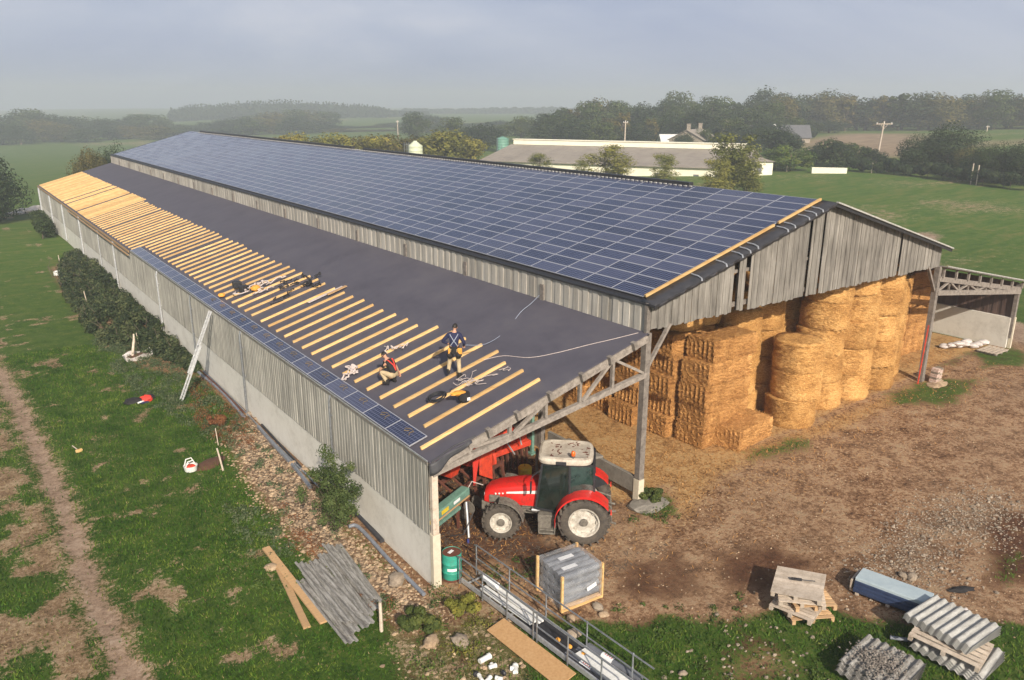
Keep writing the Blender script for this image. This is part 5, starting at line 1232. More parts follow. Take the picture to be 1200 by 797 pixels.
def rotary():
    t = thing('rotary_harrow', 'red power harrow with round red end cover behind the tractor bonnet', 'farm machine', (6.1, 5.0, .1), rad(5))
    mb = MB(); mb.lathe([(.55, -.08), (.62, -.06), (.62, .06), (.55, .08)], (-1.0, -.2, 1.0), 24, 'x'); mb.build('end_cover', 'redold', t, True)
    mb = MB(); mb.box((.2, -.1, .95), (2.2, .35, .22)); mb.tube([(-.8, -.3, 1.1), (-.3, -.4, 1.5), (.4, -.3, 1.3), (.9, -.1, 1.7)], .05, 8); mb.box((-.4, -.2, 1.25), (.3, .3, .35), (.2, .3, .1)); mb.box((.9, -.1, 1.35), (.35, .3, .5), (.1, -.3, .2)); mb.beam((-.4, 0, 1.1), (0, .1, 2.2), .1, .1); mb.beam((.5, 0, 1.1), (0, .1, 2.2), .1, .1); mb.box((0, .1, 1.5), (.4, .4, .4)); mb.build('frame', 'redold', t, bevel=.02)
    mb = MB()
    for k in range(9): mb.beam((-.9+k*.25, -.2, .8), (-.9+k*.25, -.25, .1), .05, .12)
    mb.build('tines', 'rust', t)
    mb = MB(); mb.tube([(-.2, -.5, 1.5), (.15, -.6, .9)], .03, 8); mb.tube([(.4, -.5, 1.8), (.5, -.6, 1.2)], .03, 8); mb.build('ram', 'alu', t)
    mb = MB(); mb.tube([(.2, .2, 1.6), (.9, .4, 2.1), (1.3, .1, 1.5)], .03, 6); mb.build('hose', 'dark', t)
rotary()
def plough():
    t = thing('red_plough', 'red plough with curved bodies standing deep under the lean-to', 'farm machine', (7.0, 7.0, .15), rad(20))
    mb = MB(); mb.beam((-1.5, 0, 1.1), (1.5, 0, 1.3), .16, .2); mb.beam((1.2, 0, 1.2), (1.6, 0, 2.2), .1, .12); mb.build('beam', 'red', t)
    for k in range(4):
        x = -1.3+k*.8; mb = MB(); mb.tube([(x, 0, 1.15), (x+.25, -.05, .8), (x+.2, -.1, .4), (x-.1, -.2, .15)], [.07, .07, .08, .03], 8); mb.blob((x-.05, -.25, .35), (.35, .10, .25), 8, 5, .08, k); mb.build('plough_body', 'redold', t, True)
    mb = MB(); mb.box((.2, .1, 1.75), (.7, .5, .5)); mb.build('weight_box', 'redold', t, bevel=.03)
plough()
mb = MB(); mb.lathe([(.22, 0), (.26, .02), (.27, .45), (.23, .5)], (0, 0, 0), 18); t = thing('yellow_tub', 'yellow tub on the dark floor behind the tractor bonnet', 'tub', (6.3, 3.75, .25)); mb.build('tub_body', 'yellow', t, True)
mb = MB(); mb.tube([(0, 0, .5), (0, .02, .7), (.12, .02, .78), (.24, .02, .7), (.24, 0, .5)], .012, 6); mb.build('handle', 'dark', t)
mb = MB(); mb.beam((0, 0, 0), (0, 0, 3.6), .12, .12); mb.box((0, 0, .05), (.3, .3, .1)); t = thing('green_post', 'green steel post with foot plate behind the tractor cab', 'post', (7.9, 5.4, .2)); mb.build('post_shaft', 'mint', t)
mb = MB(); mb.beam((0, 0, 3.3), (-.4, 0, 3.6), .06, .06); mb.build('post_bracket', 'mint', t)
# mint beam implement with yellow decals, at the left corner
def beam_implement():
    a = Vector((.35, 1.35, .0)); b = Vector((2.75, 2.35, 0)); d = (b-a).normalized()
    t = thing('spray_boom', 'mint-green beam with yellow decals propped on a silver arm inside the barn corner', 'farm machine', (a.x, a.y, -.36), math.atan2(d.y, d.x)); L = (b-a).length
    mb = MB(); mb.beam((0, 0, 1.62), (L, 0, 1.78), .34, .28); mb.build('beam', 'mint', t, bevel=.04)
    mb = MB(); mb.beam((0, -.1, 1.28), (L*.8, -.1, 1.38), .10, .10); mb.beam((.3, -.1, 1.3), (.3, -.1, 1.6), .06, .06); mb.build('lower_rail', 'mint', t)
    mb = MB(); mb.beam((0, .0, 1.44), (L, 0, 1.60), .30, .06); mb.build('dusty_skirt', 'plank', t)
    for x0, x1 in ((.12, .72), (.98, 1.36)):
        mb = MB(); mb.beam((x0, -.178, 1.63+x0*.066), (x1, -.178, 1.63+x1*.066), .01, .14); mb.build('decal', 'yellow', t)
    mb = MB(); mb.beam((1.65, -.178, 1.745), (2.0, -.178, 1.765), .01, .10); mb.build('decal', 'paper', t)
    mb = MB(); mb.tube([(2.25, -.25, 1.55), (1.95, -.55, .45)], .045, 10); mb.build('silver_arm', 'alu', t, True)
    mb = MB(); mb.tube([(2.4, -.2, 1.45), (2.1, -.45, .5), (1.7, -.7, .25)], .035, 8); mb.tube([(1.2, -.3, .8), (1.8, -.45, .6), (2.3, -.5, 1.2)], .02, 6); mb.build('black_linkage', 'dark', t)
    mb = MB(); mb.tube([(1.72, -.68, .55), (1.60, -.78, .1)], .04, 8); mb.build('blue_leg', 'blue', t)
    mb = MB(); mb.tube([(L, 0, 1.7), (L+.5, .1, 1.85), (L+.9, -.1, 1.6)], .018, 6); mb.build('pale_hose', 'rope', t)
    mb = MB(); mb.beam((.2, .1, 0), (.3, .1, 1.5), .08, .08); mb.beam((L-.3, .1, 0), (L-.4, .1, 1.6), .08, .08); mb.build('stand', 'rust', t)
beam_implement()
# oil drums
def drum(p, lab, m='teal', rust=True):
    t = thing('oil_drum', lab, 'oil drum', p, R_.uniform(0, 3), 'oil drums at the barn corner'); r = .30; h = .92
    mb = MB(); prof = [(r*.97, 0), (r, .02)]
    for z in (.30, .60): prof += [(r, z-.03), (r+.014, z), (r, z+.03)]
    prof += [(r, h-.02), (r*.985, h), (r*.96, h-.018), (.001, h-.018)]
    mb.lathe(prof, (0, 0, 0), 28, 'z', False); mb.build('drum_body', m, t, True)
    mb = MB(); mb.lathe([(r*.955, h-.012), (.001, h-.010)], (0, 0, 0), 24, 'z', False); mb.build('lid', 'rust', t)
    mb = MB(); mb.lathe([(r*1.012, .0), (r*1.014, .09)], (0, 0, 0), 28, 'z', False); mb.build('rust_band', 'rust', t)
    return t
p = G(526, 683); rl_ = Vector((.55, -.25, 0))
t = drum((.74, .02, .0), 'teal oil drum with rusty lid and white label, standing clear of the wall'); t.rotation_euler = (0, 0, 0)
mb = MB()
for k in range(5):
    a0 = rad(-148+k*11); a1 = rad(-148+(k+1)*11); q = lambda a, z: (.304*math.cos(a), .304*math.sin(a), z)
    mb.quad(q(a0, .40), q(a1, .40), q(a1, .49), q(a0, .49))
mb.build('label', 'paper', t)
mb = MB(); mb.box((-.02, .02, .915), (.20, .10, .01), (0, 0, .4)); mb.build('paint_splash', 'paper', t)
drum((.56, .95, 0), 'shaded teal oil drum half hidden behind the front one')

# ================================================================ people
def skinned(name, pts, edges, radii, mat, parent, sub=2, root=0):
    me = bpy.data.meshes.new(name); me.from_pydata([Vector(p) for p in pts], edges, []); o = bpy.data.objects.new(name, me); COL.objects.link(o)
    o.parent = parent; o.modifiers.new('skin', 'SKIN')
    if not me.skin_vertices: me.skin_vertices  # created with the modifier
    for i, r in enumerate(radii):
        sv_ = me.skin_vertices[0].data[i]; sv_.radius = (r, r) if not isinstance(r, tuple) else r; sv_.use_root = (i == root)
    s = o.modifiers.new('sub', 'SUBSURF'); s.levels = sub; s.render_levels = sub; me.materials.append(M[mat]); o.modifiers['skin'].use_smooth_shade = True
    return o
def person(label, loc, rz, J, top, legs, straps):
    """J: joints in metres: x right, y forward, z up"""
    t = thing('person', label, 'person', loc, rz)
    V = {k: Vector(v) for k, v in J.items()}
    names = ['pelvis', 'spine', 'chest', 'neck', 'head', 'shl', 'ell', 'wrl', 'shr', 'elr', 'wrr', 'hil', 'knl', 'anl', 'tol', 'hir', 'knr', 'anr', 'tor']
    ix = {n: i for i, n in enumerate(names)}; E = [('pelvis', 'spine'), ('spine', 'chest'), ('chest', 'neck'), ('neck', 'head'), ('chest', 'shl'), ('shl', 'ell'), ('ell', 'wrl'), ('chest', 'shr'), ('shr', 'elr'), ('elr', 'wrr'), ('pelvis', 'hil'), ('hil', 'knl'), ('knl', 'anl'), ('anl', 'tol'), ('pelvis', 'hir'), ('hir', 'knr'), ('knr', 'anr'), ('anr', 'tor')]
    rd = dict(pelvis=.13, spine=.125, chest=.135, neck=.055, head=.05, shl=.06, ell=.042, wrl=.028, shr=.06, elr=.042, wrr=.028, hil=.08, knl=.055, anl=.04, tol=.03, hir=.08, knr=.055, anr=.04, tor=.03)
    body = skinned('body', [V[n] for n in names], [(ix[a], ix[b]) for a, b in E], [rd[n] for n in names], 'skin', t)
    # head with face, turned with the neck
    hd = V['head']; up = (V['head']-V['neck']).normalized(); fw = Vector(J.get('look', (0, 1, 0))).normalized(); fw = (fw-up*fw.dot(up)).normalized(); sd = fw.cross(up)
    Rm = Matrix((sd, fw, up)).transposed(); mb = MB(); c = hd+up*.06
    V2 = []; n = 14; m = 10
    for i in range(m+1):
        ph = -PI/2+PI*i/m; z = math.sin(ph)
        for k in range(n):
            a = 2*PI*k/n; x = math.cos(a)*math.cos(ph)*.076*(1-.18*(z < -.2)); y = math.sin(a)*math.cos(ph)*.098; 
            if y < 0 and z < -.3: y *= .7
            V2.append(c+Rm @ Vector((x, y, z*.118)))
    mb._add(V2, [(i*n+k, i*n+(k+1) % n, (i+1)*n+(k+1) % n, (i+1)*n+k) for i in range(m) for k in range(n)])
    P = lambda x, y, z: c+Rm @ Vector((x, y, z))
    mb.tube([P(0, .095, .02), P(0, .118, -.02), P(0, .10, -.03)], [.009, .014, .010], 6)
    for s in (1, -1): mb.blob(P(.078*s, -.005, 0), (.012, .02, .03), 8, 5, .02, 1)
    mb.build('head', 'skin', body, True)
    mb = MB()
    for s in (1, -1): mb.blob(P(.03*s, .090, .015), .012, 8, 5, 0, 1)
    mb.tube([P(-.025, .096, -.055), P(0, .102, -.057), P(.025, .096, -.055)], .005, 5); mb.build('eyes_and_mouth', 'hair', body)
    mb = MB(); V2 = []
    for i in range(m//2-1, m+1):
        ph = -PI/2+PI*i/m; z = math.sin(ph)
        for k in range(n):
            a = 2*PI*k/n; j = 1.10+.05*math.sin(k*5+i*3); x = math.cos(a)*math.cos(ph)*.078*j; y = (math.sin(a)*math.cos(ph)*.098*j-.014); 
            V2.append(c+Rm @ Vector((x, min(y, .075 if z < .5 else .2), z*.124+.012)))
    q = len(V2)//n
    mb._add(V2, [(i*n+k, i*n+(k+1) % n, (i+1)*n+(k+1) % n, (i+1)*n+k) for i in range(q-1) for k in range(n)]); mb.build('hair', 'hair', body, True)
    # hands: palm, four fingers and a thumb closing forward
    for s, w_, e in ((-1, 'wrl', 'ell'), (1, 'wrr', 'elr')):
        d = (V[w_]-V[e]).normalized(); a = d.cross(Vector((0, 0, 1)));  a = a.normalized() if a.length > .1 else Vector((1, 0, 0)); b = a.cross(d)
        o = V[w_]; mb = MB(); mb.tube([o-d*.01, o+d*.04, o+d*.085], [.026, .036, .032], 8)
        for k in range(4):
            f = (k-1.5)*.019; L = (.055, .068, .064, .048)[k]; p0 = o+d*.08+a*f; p1 = p0+d*L*.5-b*L*.25; p2 = p1-b*L*.5+d*.1*L; mb.tube([p0, p1, p2], [.0095, .009, .007], 6)
        mb.tube([o+d*.03+a*.03*-s, o+d*.06+a*.055*-s-b*.015, o+d*.085+a*.05*-s-b*.04], [.012, .011, .008], 6); mb.build('hand', 'skin', body, True)
    tp = ['pelvis', 'spine', 'chest', 'neckb', 'shl', 'ell', 'cl', 'shr', 'elr', 'cr']
    V['neckb'] = V['chest'].lerp(V['neck'], .75); V['cl'] = V['ell'].lerp(V['wrl'], .92); V['cr'] = V['elr'].lerp(V['wrr'], .92)
    if top[1]:  # short sleeves
        V['cl'] = V['ell']; V['cr'] = V['elr']; V['ell'] = V['shl'].lerp(V['cl'], .55); V['elr'] = V['shr'].lerp(V['cr'], .55); V['cl'] = V['shl'].lerp(V['cl'], .7); V['cr'] = V['shr'].lerp(V['cr'], .7)
    ti = {n_: i for i, n_ in enumerate(tp)}; te = [('pelvis', 'spine'), ('spine', 'chest'), ('chest', 'neckb'), ('chest', 'shl'), ('shl', 'ell'), ('ell', 'cl'), ('chest', 'shr'), ('shr', 'elr'), ('elr', 'cr')]
    tr = dict(pelvis=.150, spine=.150, chest=.165, neckb=.07, shl=.085, ell=.062, cl=.045, shr=.085, elr=.062, cr=.045)
    shirt = skinned('shirt', [V[n_] for n_ in tp], [(ti[a], ti[b]) for a, b in te], [tr[n_] for n_ in tp], top[0], t)
    lp = ['waist', 'pelvis', 'hil', 'knl', 'anl', 'hir', 'knr', 'anr']; V['waist'] = V['pelvis'].lerp(V['spine'], .5)
    li = {n_: i for i, n_ in enumerate(lp)}; le = [('waist', 'pelvis'), ('pelvis', 'hil'), ('hil', 'knl'), ('knl', 'anl'), ('pelvis', 'hir'), ('hir', 'knr'), ('knr', 'anr')]
    lr = dict(waist=.15, pelvis=.155, hil=.105, knl=.080, anl=.068, hir=.105, knr=.080, anr=.068)
    skinned('trousers', [V[n_] for n_ in lp], [(li[a], li[b]) for a, b in le], [lr[n_] for n_ in lp], legs, t, root=1)
    for a, b in (('anl', 'tol'), ('anr', 'tor')):
        mb = MB(); A_, B_ = V[a], V[b]; mb.tube([A_+Vector((0, 0, .10)), A_+Vector((0, 0, .0))], .062, 10); d = (B_-A_); d.z = 0; d.normalize(); h = B_.z-.01
        mb.tube([A_-d*.07+Vector((0, 0, -.04)), A_+Vector((0, 0, -.03)), A_+d*.12+Vector((0, 0, -.045)), A_+d*.19+Vector((0, 0, -.055))], [.045, .055, .05, .035], 10); mb.build('boot', 'black', t, True)
    for pts, r, m in straps:
        mb = MB(); mb.tube(pts, r, 6) if not isinstance(r, str) else None; mb.build('harness_strap', m, shirt)
    return t, V, shirt
# standing roofer, seen from behind
ps = LR(533, 440, .10)
hd_az = math.atan2(.58*1, .80)   # facing away from the camera
J = dict(pelvis=(0, 0, .96), spine=(0, .01, 1.15), chest=(0, .03, 1.38), neck=(0.01, .06, 1.56), head=(.02, .08, 1.62), shl=(-.19, .02, 1.44), ell=(-.40, .02, 1.20), wrl=(-.22, .17, 1.08), shr=(.19, .02, 1.44), elr=(.33, -.02, 1.17), wrr=(.32, .16, 1.02),
         hil=(-.10, 0, .90), knl=(-.17, .08, .50), anl=(-.22, .05, .13), tol=(-.25, .20, .05), hir=(.10, 0, .90), knr=(.14, .05, .46), anr=(.17, -.06, .04), tor=(.22, .09, -.03), look=(.45, 1, -.25))
b_ = lambda x, z, y=-.155: (x, y, z)
straps = [([(-.13, .08, 1.50), (-.13, -.10, 1.47), (-.02, -.175, 1.30), (.12, -.165, 1.10)], .014, 'strap'), ([(.13, .08, 1.50), (.13, -.10, 1.47), (.02, -.175, 1.30), (-.12, -.165, 1.10)], .014, 'strap')]
t, V, sh = person('standing person seen from behind, navy sweater, khaki trousers, crossed pale harness, holding a rope', ps, -.62+.0, J, ('navy', False), 'khaki', straps)
mb = MB(); mb.lathe([(.165, .98), (.175, 1.0), (.172, 1.05), (.165, 1.06)], (0, 0, 0), 20, 'z', False); mb.build('tool_belt', 'black', t)
for x, m, w_ in ((-.17, 'orange', .07), (.19, 'orange', .15), (.0, 'black', .16)):
    mb = MB(); mb.box((x, -.13 if abs(x) > .1 else -.18, .91), (w_, .10, .20), (0, 0, -x)); mb.build('tool_pouch', m, t, bevel=.02)
for s in (-1, 1):
    mb = MB(); mb.tube([(s*.13, -.06, .84), (s*.15, -.10, .76), (s*.13, -.04, .70)], [.12, .115, .10], 12, False); mb.build('leg_loop', 'black', t)
# crouching roofer
pc = LR(459, 449, .06)
J = dict(pelvis=(0, -.12, .34), spine=(0, -.06, .52), chest=(0, .10, .74), neck=(0, .20, .88), head=(0, .25, .93), shl=(-.18, .10, .76), ell=(-.24, .28, .52), wrl=(-.10, .42, .34), shr=(.18, .10, .76), elr=(.36, .06, .48), wrr=(.50, .06, .20),
         hil=(-.10, -.10, .32), knl=(-.22, .30, .44), anl=(-.16, .05, .08), tol=(-.2, .2, .03), hir=(.10, -.10, .32), knr=(.24, .28, .40), anr=(.16, .0, .08), tor=(.2, .16, .03), look=(-.1, 1, -.5))
straps = [([(-.10, .22, .80), (-.11, .03, .86), (-.02, -.12, .70), (.02, -.20, .50)], .020, 'redstrap'), ([(.11, .22, .80), (.12, .03, .86), (.06, -.10, .72), (.02, -.20, .50)], .020, 'redstrap'), ([(.10, .05, .84), (.20, .03, .78), (.26, .06, .62)], .022, 'redstrap')]
person('crouching person in black top with red straps and khaki trousers, reaching to a batten', pc, rad(22), J, ('black', True), 'khaki', straps)

# ================================================================ things on the roof
def roof_rope(name, label, uvs, r, m='rope', lift=.02, cat='rope', dip=None):
    pts = [LR(u, v, lift+(dip[i] if dip else 0)) for i, (u, v) in enumerate(uvs)]; o = pts[0]; mb = MB(); mb.tube(smooth_pts([p-o for p in pts]), r, 5)
    ob = mb.build(name, m, None, True, loc=o); return tag(ob, label, cat)
hand = Vector(ps)+Matrix.Rotation(-.62, 3, 'Z') @ Vector((.32, .2, 1.02))
end = Vector((W1-.12, LR(632, 345).y, H2+.02))
mb = MB(); e0 = LR(610, 366, .06); e1 = LR(622, 356, .25)
pts = [hand, hand.lerp(e0, .35)+Vector((0, 0, -.42)), hand.lerp(e0, .7)+Vector((0, 0, -.40)), e0, e1, Vector(plane_pt(632, 346, (1, 0, 0), W1-.09))]
mb.tube(smooth_pts([p-hand for p in pts]), .012, 5); tag(mb.build('safety_line', 'strap', None, True, loc=hand), 'pale lifeline running from the standing roofer up to the upper cladding', 'rope')
roof_rope('lifeline', 'thin pale rope lying across the membrane to the middle post', [(566, 422), (590, 417), (620, 419), (650, 414), (690, 404), (720, 397), (748, 390)], .010)
def tangle(name, label, u, v, spread, n, m, r=.010, seed=0, cat='rope', h=.12):
    rs = random.Random(seed); c = LR(u, v, .10); mb = MB()
    for _ in range(n):
        p = Vector((rs.gauss(0, spread), rs.gauss(0, spread), 0)); pts = []
        for k in range(7): p = p+Vector((rs.gauss(0, spread*.5), rs.gauss(0, spread*.5), 0)); pts.append(Vector((p.x, p.y, SL*p.x+.01+rs.uniform(0, h))))
        mb.tube(smooth_pts(pts), r, 5)
    return tag(mb.build(name, m, None, True, loc=c), label, cat)
tangle('rope_tangle', 'tangle of pale rope on the battens by the standing roofer\'s feet', 556, 447, .24, 9, 'rope', .008, 3)
tangle('rope_tangle', 'small heap of pale rope above the crouching roofer', 467, 409, .15, 6, 'rope', .016, 4)
tangle('rope_tangle', 'pinkish heap of webbing on the battens left of the crouching roofer', 411, 435, .14, 9, 'rope', .028, 5)
tangle('rope_tangle', 'white and orange heap of slings by the black tool boxes on the roof', 304, 337, .30, 12, 'rope', .028, 6, h=.2)
tangle('strap_heap', 'black harness straps heaped in the middle of the roof tools', 336, 334, .24, 6, 'black', .028, 7, 'harness', .15)
tangle('strap_heap', 'black harness with brown straps at the upper end of the roof tools', 364, 332, .26, 7, 'black', .032, 8, 'harness', .22)
tangle('strap_heap', 'coiled dark strap lying below the other roof tools', 341, 346, .28, 5, 'black', .025, 9, 'harness', .1)
for i, (u, v, m, lab) in enumerate(((278, 337, 'dark', 'upper of the two black tool boxes on the battens'), (286, 342, 'dark', 'lower of the two black tool boxes on the battens'))):
    c = LR(u, v, .10); t = thing('tool_box', lab, 'tool box', c, rad(20*i)); mb = MB(); mb.box((0, 0, .17), (.42, .32, .34)); mb.build('box_body', m, t, bevel=.03); mb = MB(); mb.tube([(-.12, 0, .34), (-.12, 0, .40), (.12, 0, .40), (.12, 0, .34)], .015, 6); mb.build('handle', m, t)
c = LR(300, 341, .10); mb = MB(); mb.blob((0, 0, .15), (.26, .2, .16), 10, 6, .12, 3); tag(mb.build('orange_bag', 'orange', None, True, loc=c), 'bright orange bag among the roof tools', 'bag')
c = LR(260, 348, .10); mb = MB(); mb.blob((0, 0, .1), (.18, .14, .11), 10, 6, .12, 4); tag(mb.build('orange_bag', 'orange', None, True, loc=c), 'small orange pouch at the lower edge of the battens near the panels', 'bag')
c = LR(382, 346, .10); mb = MB(); mb.beam((-.9, 0, .03-.9*SL), (.9, .1, .03+.9*SL), .16, .03); tag(mb.build('loose_board', 'rope', None, loc=c), 'pale loose board laid across the battens', 'board')
c = LR(395, 341, .10); mb = MB(); mb.beam((-.5, 0, .03-.5*SL), (.5, .05, .03+.5*SL), .2, .03); tag(mb.build('loose_board', 'plank', None, loc=c), 'brown loose board end beyond the pale one on the battens', 'board')
c = LR(512, 467, .11); mb = MB()
for k in range(5):
    r = .20+k*.028; mb.tube([Vector((r*math.cos(a), r*math.sin(a), SL*r*math.cos(a)+.04+.03*(k % 3))) for a in [2*PI*i/22 for i in range(23)]], .020, 6)
mb.tube([(.28, 0, .06+SL*.28), (.45, -.1, .05+SL*.45), (.6, .05, .04+SL*.6)], .018, 6)
tag(mb.build('cable_coil', 'dark', None, True, loc=c), 'black cable coil resting on the battens near the front', 'cable coil')
c = LR(544, 470, .11); t = thing('tool_bag', 'orange-topped black tool bag on the battens right of the cable coil', 'tool bag', c)
mb = MB(); mb.lathe([(.15, 0), (.19, .05), (.19, .26), (.17, .30), (.001, .28)], (0, 0, 0), 16); mb.build('bag_body', 'black', t, True)
mb = MB(); mb.blob((-.14, .10, .27), (.28, .18, .07), 10, 5, .2, 9); mb.build('bag_flap', 'orange', t, True)
mb = MB(); mb.box((.05, -.19, .12), (.11, .01, .10)); mb.build('bag_label', 'paper', t)

# ================================================================ along the left wall
def ladder():
    base = G(212, 470); top = Vector(plane_pt(248, 365, (1, 0, 0), -.16)); d = top-base; L = d.length
    t = thing('ladder', 'two-part aluminium ladder leaning on the long wall', 'ladder', base)
    side = d.cross(Vector((1, 0, 0))).normalized()*.20; back = d.cross(side).normalized()
    if back.x < 0: back = -back
    for lo, hi, off, wd in ((0, .62, 0, 1.), (.30, 1., -.07, .86)):
        sec = MB()
        for s in (-1, 1): sec.beam(d*lo+side*s*wd-back*off*-1, d*hi+side*s*wd-back*off*-1, .075, .035, side)
        sec.build('ladder_section', 'alu', t)
        n = int(L*(hi-lo)/.28)
        for k in range(1, n):
            rg = MB(); f = lo+(hi-lo)*k/n; rg.tube([d*f-side*wd+back*off, d*f+side*wd+back*off], .018, 6); rg.build('rung', 'alu', t)
    bk = MB(); bk.box(d*.60, (.1, .36, .08)); bk.build('bracket', 'dark', t)
ladder()
def ground_line(name, label, uvs, r, m, cat='pipe', lift=.05, n=8):
    pts = [G(*p)+Vector((0, 0, lift)) for p in uvs]; o = pts[0].copy(); mb = MB(); mb.tube(smooth_pts([p-o for p in pts]), r, n); return tag(mb.build(name, m, None, True, loc=o), label, cat)
ground_line('gutter_pipe', 'grey gutter pipe lying in the weeds below the ladder', [(178, 392), (195, 405), (215, 421), (236, 440), (262, 462), (286, 490)], .075, 'pipe')
ground_line('gutter_pipe', 'pale grey pipe beside the darker gutter under the ladder', [(182, 390), (205, 408), (228, 428), (250, 447)], .05, 'steel')
ground_line('gutter_pipe', 'long grey gutter with dark groove across the tan stones', [(303, 502), (322, 524), (345, 549), (364, 573)], .085, 'steel', lift=.07)
ground_line('gutter_pipe', 'dark inner gutter alongside the long grey one on the stones', [(307, 500), (328, 523), (350, 547), (368, 569)], .05, 'dark', lift=.10)
ground_line('rail_bar', 'thin galvanised bar along the foot of the concrete wall', [(238, 436), (275, 472), (318, 518), (352, 552), (378, 578)], .035, 'steel', 'bar', .12)
ground_line('rail_bar', 'thin rusty bar between the wall and the gutter below the ladder', [(222, 424), (258, 458), (285, 486)], .025, 'rust', 'bar', .14)
ground_line('gutter_pipe', 'bent grey downpipe lying from the shrub to the barn corner', [(409, 622), (418, 621), (432, 634), (455, 660), (478, 683), (497, 702)], .065, 'pipe', lift=.16)
ground_line('drain_membrane', 'strip of black membrane along the wall foot near the front corner', [(414, 598), (428, 614), (448, 636)], .09, 'underlay', 'membrane', .06)
def rock(u, v, r, lab, m='rock', seed=0):
    p = G(u, v); mb = MB(); mb.tn = .6; mb.blob((0, 0, r*.3), (r, r*.75, r*.55), 10, 7, .14, seed); tag(mb.build('rock', m, None, True, loc=(p.x, p.y, gheight(p.x, p.y)), rotz=seed), lab, 'rock')
for a in ((465, 683, .34, 'pale flat boulder between the corrugated sheets and the barn corner', 'greyrock', 1), (357, 553, .22, 'round tan stone against the wall bar left of the shrub', 'rock', 2), (343, 545, .2, 'reddish stone by the wall next to the round tan one', 'rock', 3), (292, 487, .22, 'pale stone at the foot of the grey downpipe', 'greyrock', 4), (302, 492, .2, 'yellowish stone just right of the downpipe foot', 'rock', 5),
          (318, 668, .22, 'flat brown stone left of the corrugated sheets', 'rock', 6), (505, 755, .28, 'tan lump of rubble below the dark shrub', 'rock', 7), (540, 755, .3, 'pale yellow stone right of the tan lump', 'greyrock', 8), (672, 745, .22, 'oblong pale stone in front of the wrapped pallet', 'greyrock', 9), (669, 726, .18, 'tan stone at the front corner of the wrapped pallet', 'rock', 10), (700, 712, .2, 'grey flat stone right of the wrapped pallet', 'greyrock', 11), (707, 721, .16, 'small tan stone next to the grey flat stone', 'rock', 12),
          (1068, 678, .20, 'pair-topping pale stone in the rubble left of the gravel', 'greyrock', 13), (1058, 676, .16, 'pale stone left of the largest in the rubble', 'greyrock', 14), (800, 790, .12, 'small pale stone in the grass at the lower edge', 'greyrock', 15), (840, 722, .09, 'little pale stone in the grass below the yard', 'greyrock', 16)): rock(*a)
def stake(u, v, h, lab, lean=(0, 0), r=.035):
    p = G(u, v); mb = MB(); mb.tn = .7; mb.tube([(0, 0, -.1), (lean[0]*.5, lean[1]*.5, h*.5), (lean[0], lean[1], h)], [r*1.1, r, r*.85], 7); tag(mb.build('stake', 'palwood', None, loc=(p.x, p.y, gheight(p.x, p.y))), lab, 'stake', 'wooden stakes along the wall')
for a in ((262, 552, .95, 'grey wooden stake leaning over the dug soil patch', (-.12, .15)), (256, 522, .8, 'thin stake behind the leaning one by the soil patch', (-.05, .0), .02), (447, 740, .85, 'pale stake at the end of the corrugated sheets', (.05, .1), .05), (103, 359, 1.1, 'curved pale stake below the bramble thicket', (-.1, .1)), (71, 312, 1.0, 'short stake at the foot of the thicket', (-.05, 0)), (52, 268, 1.3, 'stake near the far corner of the barn', (0, 0)), (163, 405, .8, 'thin stick standing in the planter', (-.05, .1), .02)): stake(*a)
# dug soil patch
p = G(247, 543); mb = MB(); mb.blob((0, 0, 0), (.75, .42, .10), 14, 6, .15, 3); tag(mb.build('soil_heap', 'soil', None, True, loc=(p.x, p.y, gheight(p.x, p.y)), rotz=.5), 'dug red-brown soil patch beside the leaning stake', 'soil heap')
# white bucket bag
p = G(224, 552); t = thing('bucket', 'white bucket with pink contents and a looped handle on the grass', 'bucket', (p.x, p.y, gheight(p.x, p.y)))
mb = MB(); mb.lathe([(.17, 0), (.23, .04), (.27, .26), (.25, .26), (.18, .10), (.001, .09)], (0, 0, 0), 16, 'z', False); mb.build('bucket_body', 'white', t, True)
mb = MB(); mb.blob((0, 0, .2), (.19, .17, .08), 8, 5, .2, 2); mb.build('contents', 'redold', t)
for s in (-1, 1): mb = MB(); mb.tube([(-.2, .1*s, .25), (-.12, .14*s, .48), (.08, .14*s, .5), (.2, .1*s, .25)], .025, 6); mb.build('handle', 'white', t)
# clothes
p = G(165, 471); t = thing('clothes_pile', 'pile of black and red work clothes with a yellow patch on the grass', 'clothes', (p.x, p.y, gheight(p.x, p.y)))
for q, r, m in (((-.3, .05, .1), (.45, .28, .16), 'black'), ((.25, -.02, .12), (.3, .24, .18), 'redstrap'), ((.45, .15, .1), (.25, .22, .15), 'black'), ((-.5, .2, .14), (.14, .1, .08), 'yellow'), ((.0, -.22, .06), (.18, .1, .07), 'white'), ((.1, -.3, .05), (.2, .1, .06), 'navy')):
    mb = MB(); mb.blob(q, r, 12, 7, .2, R_.random()); mb.build('garment', m, t, True)
# planter with soil and driftwood, grille
p = G(162, 420); t = thing('planter', 'torn white planter of brown soil with a wooden handle', 'planter', (p.x, p.y, gheight(p.x, p.y)), .3)
mb = MB(); n = 16; V = []
for i in range(n):
    a = 2*PI*i/n; r = 1+.12*math.sin(i*2.3); V += [(.75*math.cos(a)*r, .5*math.sin(a)*r, 0), (.85*math.cos(a)*r, .58*math.sin(a)*r, .30+.1*math.sin(i*1.7)), (.78*math.cos(a)*r, .52*math.sin(a)*r, .27+.1*math.sin(i*1.7)), (.68*math.cos(a)*r, .45*math.sin(a)*r, .02)]
mb._add(V, [(i*4+j, ((i+1) % n)*4+j, ((i+1) % n)*4+j+1, i*4+j+1) for i in range(n) for j in range(3)]); mb.build('planter_rim', 'tarp', t, True)
mb = MB(); mb.blob((0, 0, .12), (.7, .46, .14), 14, 6, .1, 4); mb.build('soil', 'soil', t)
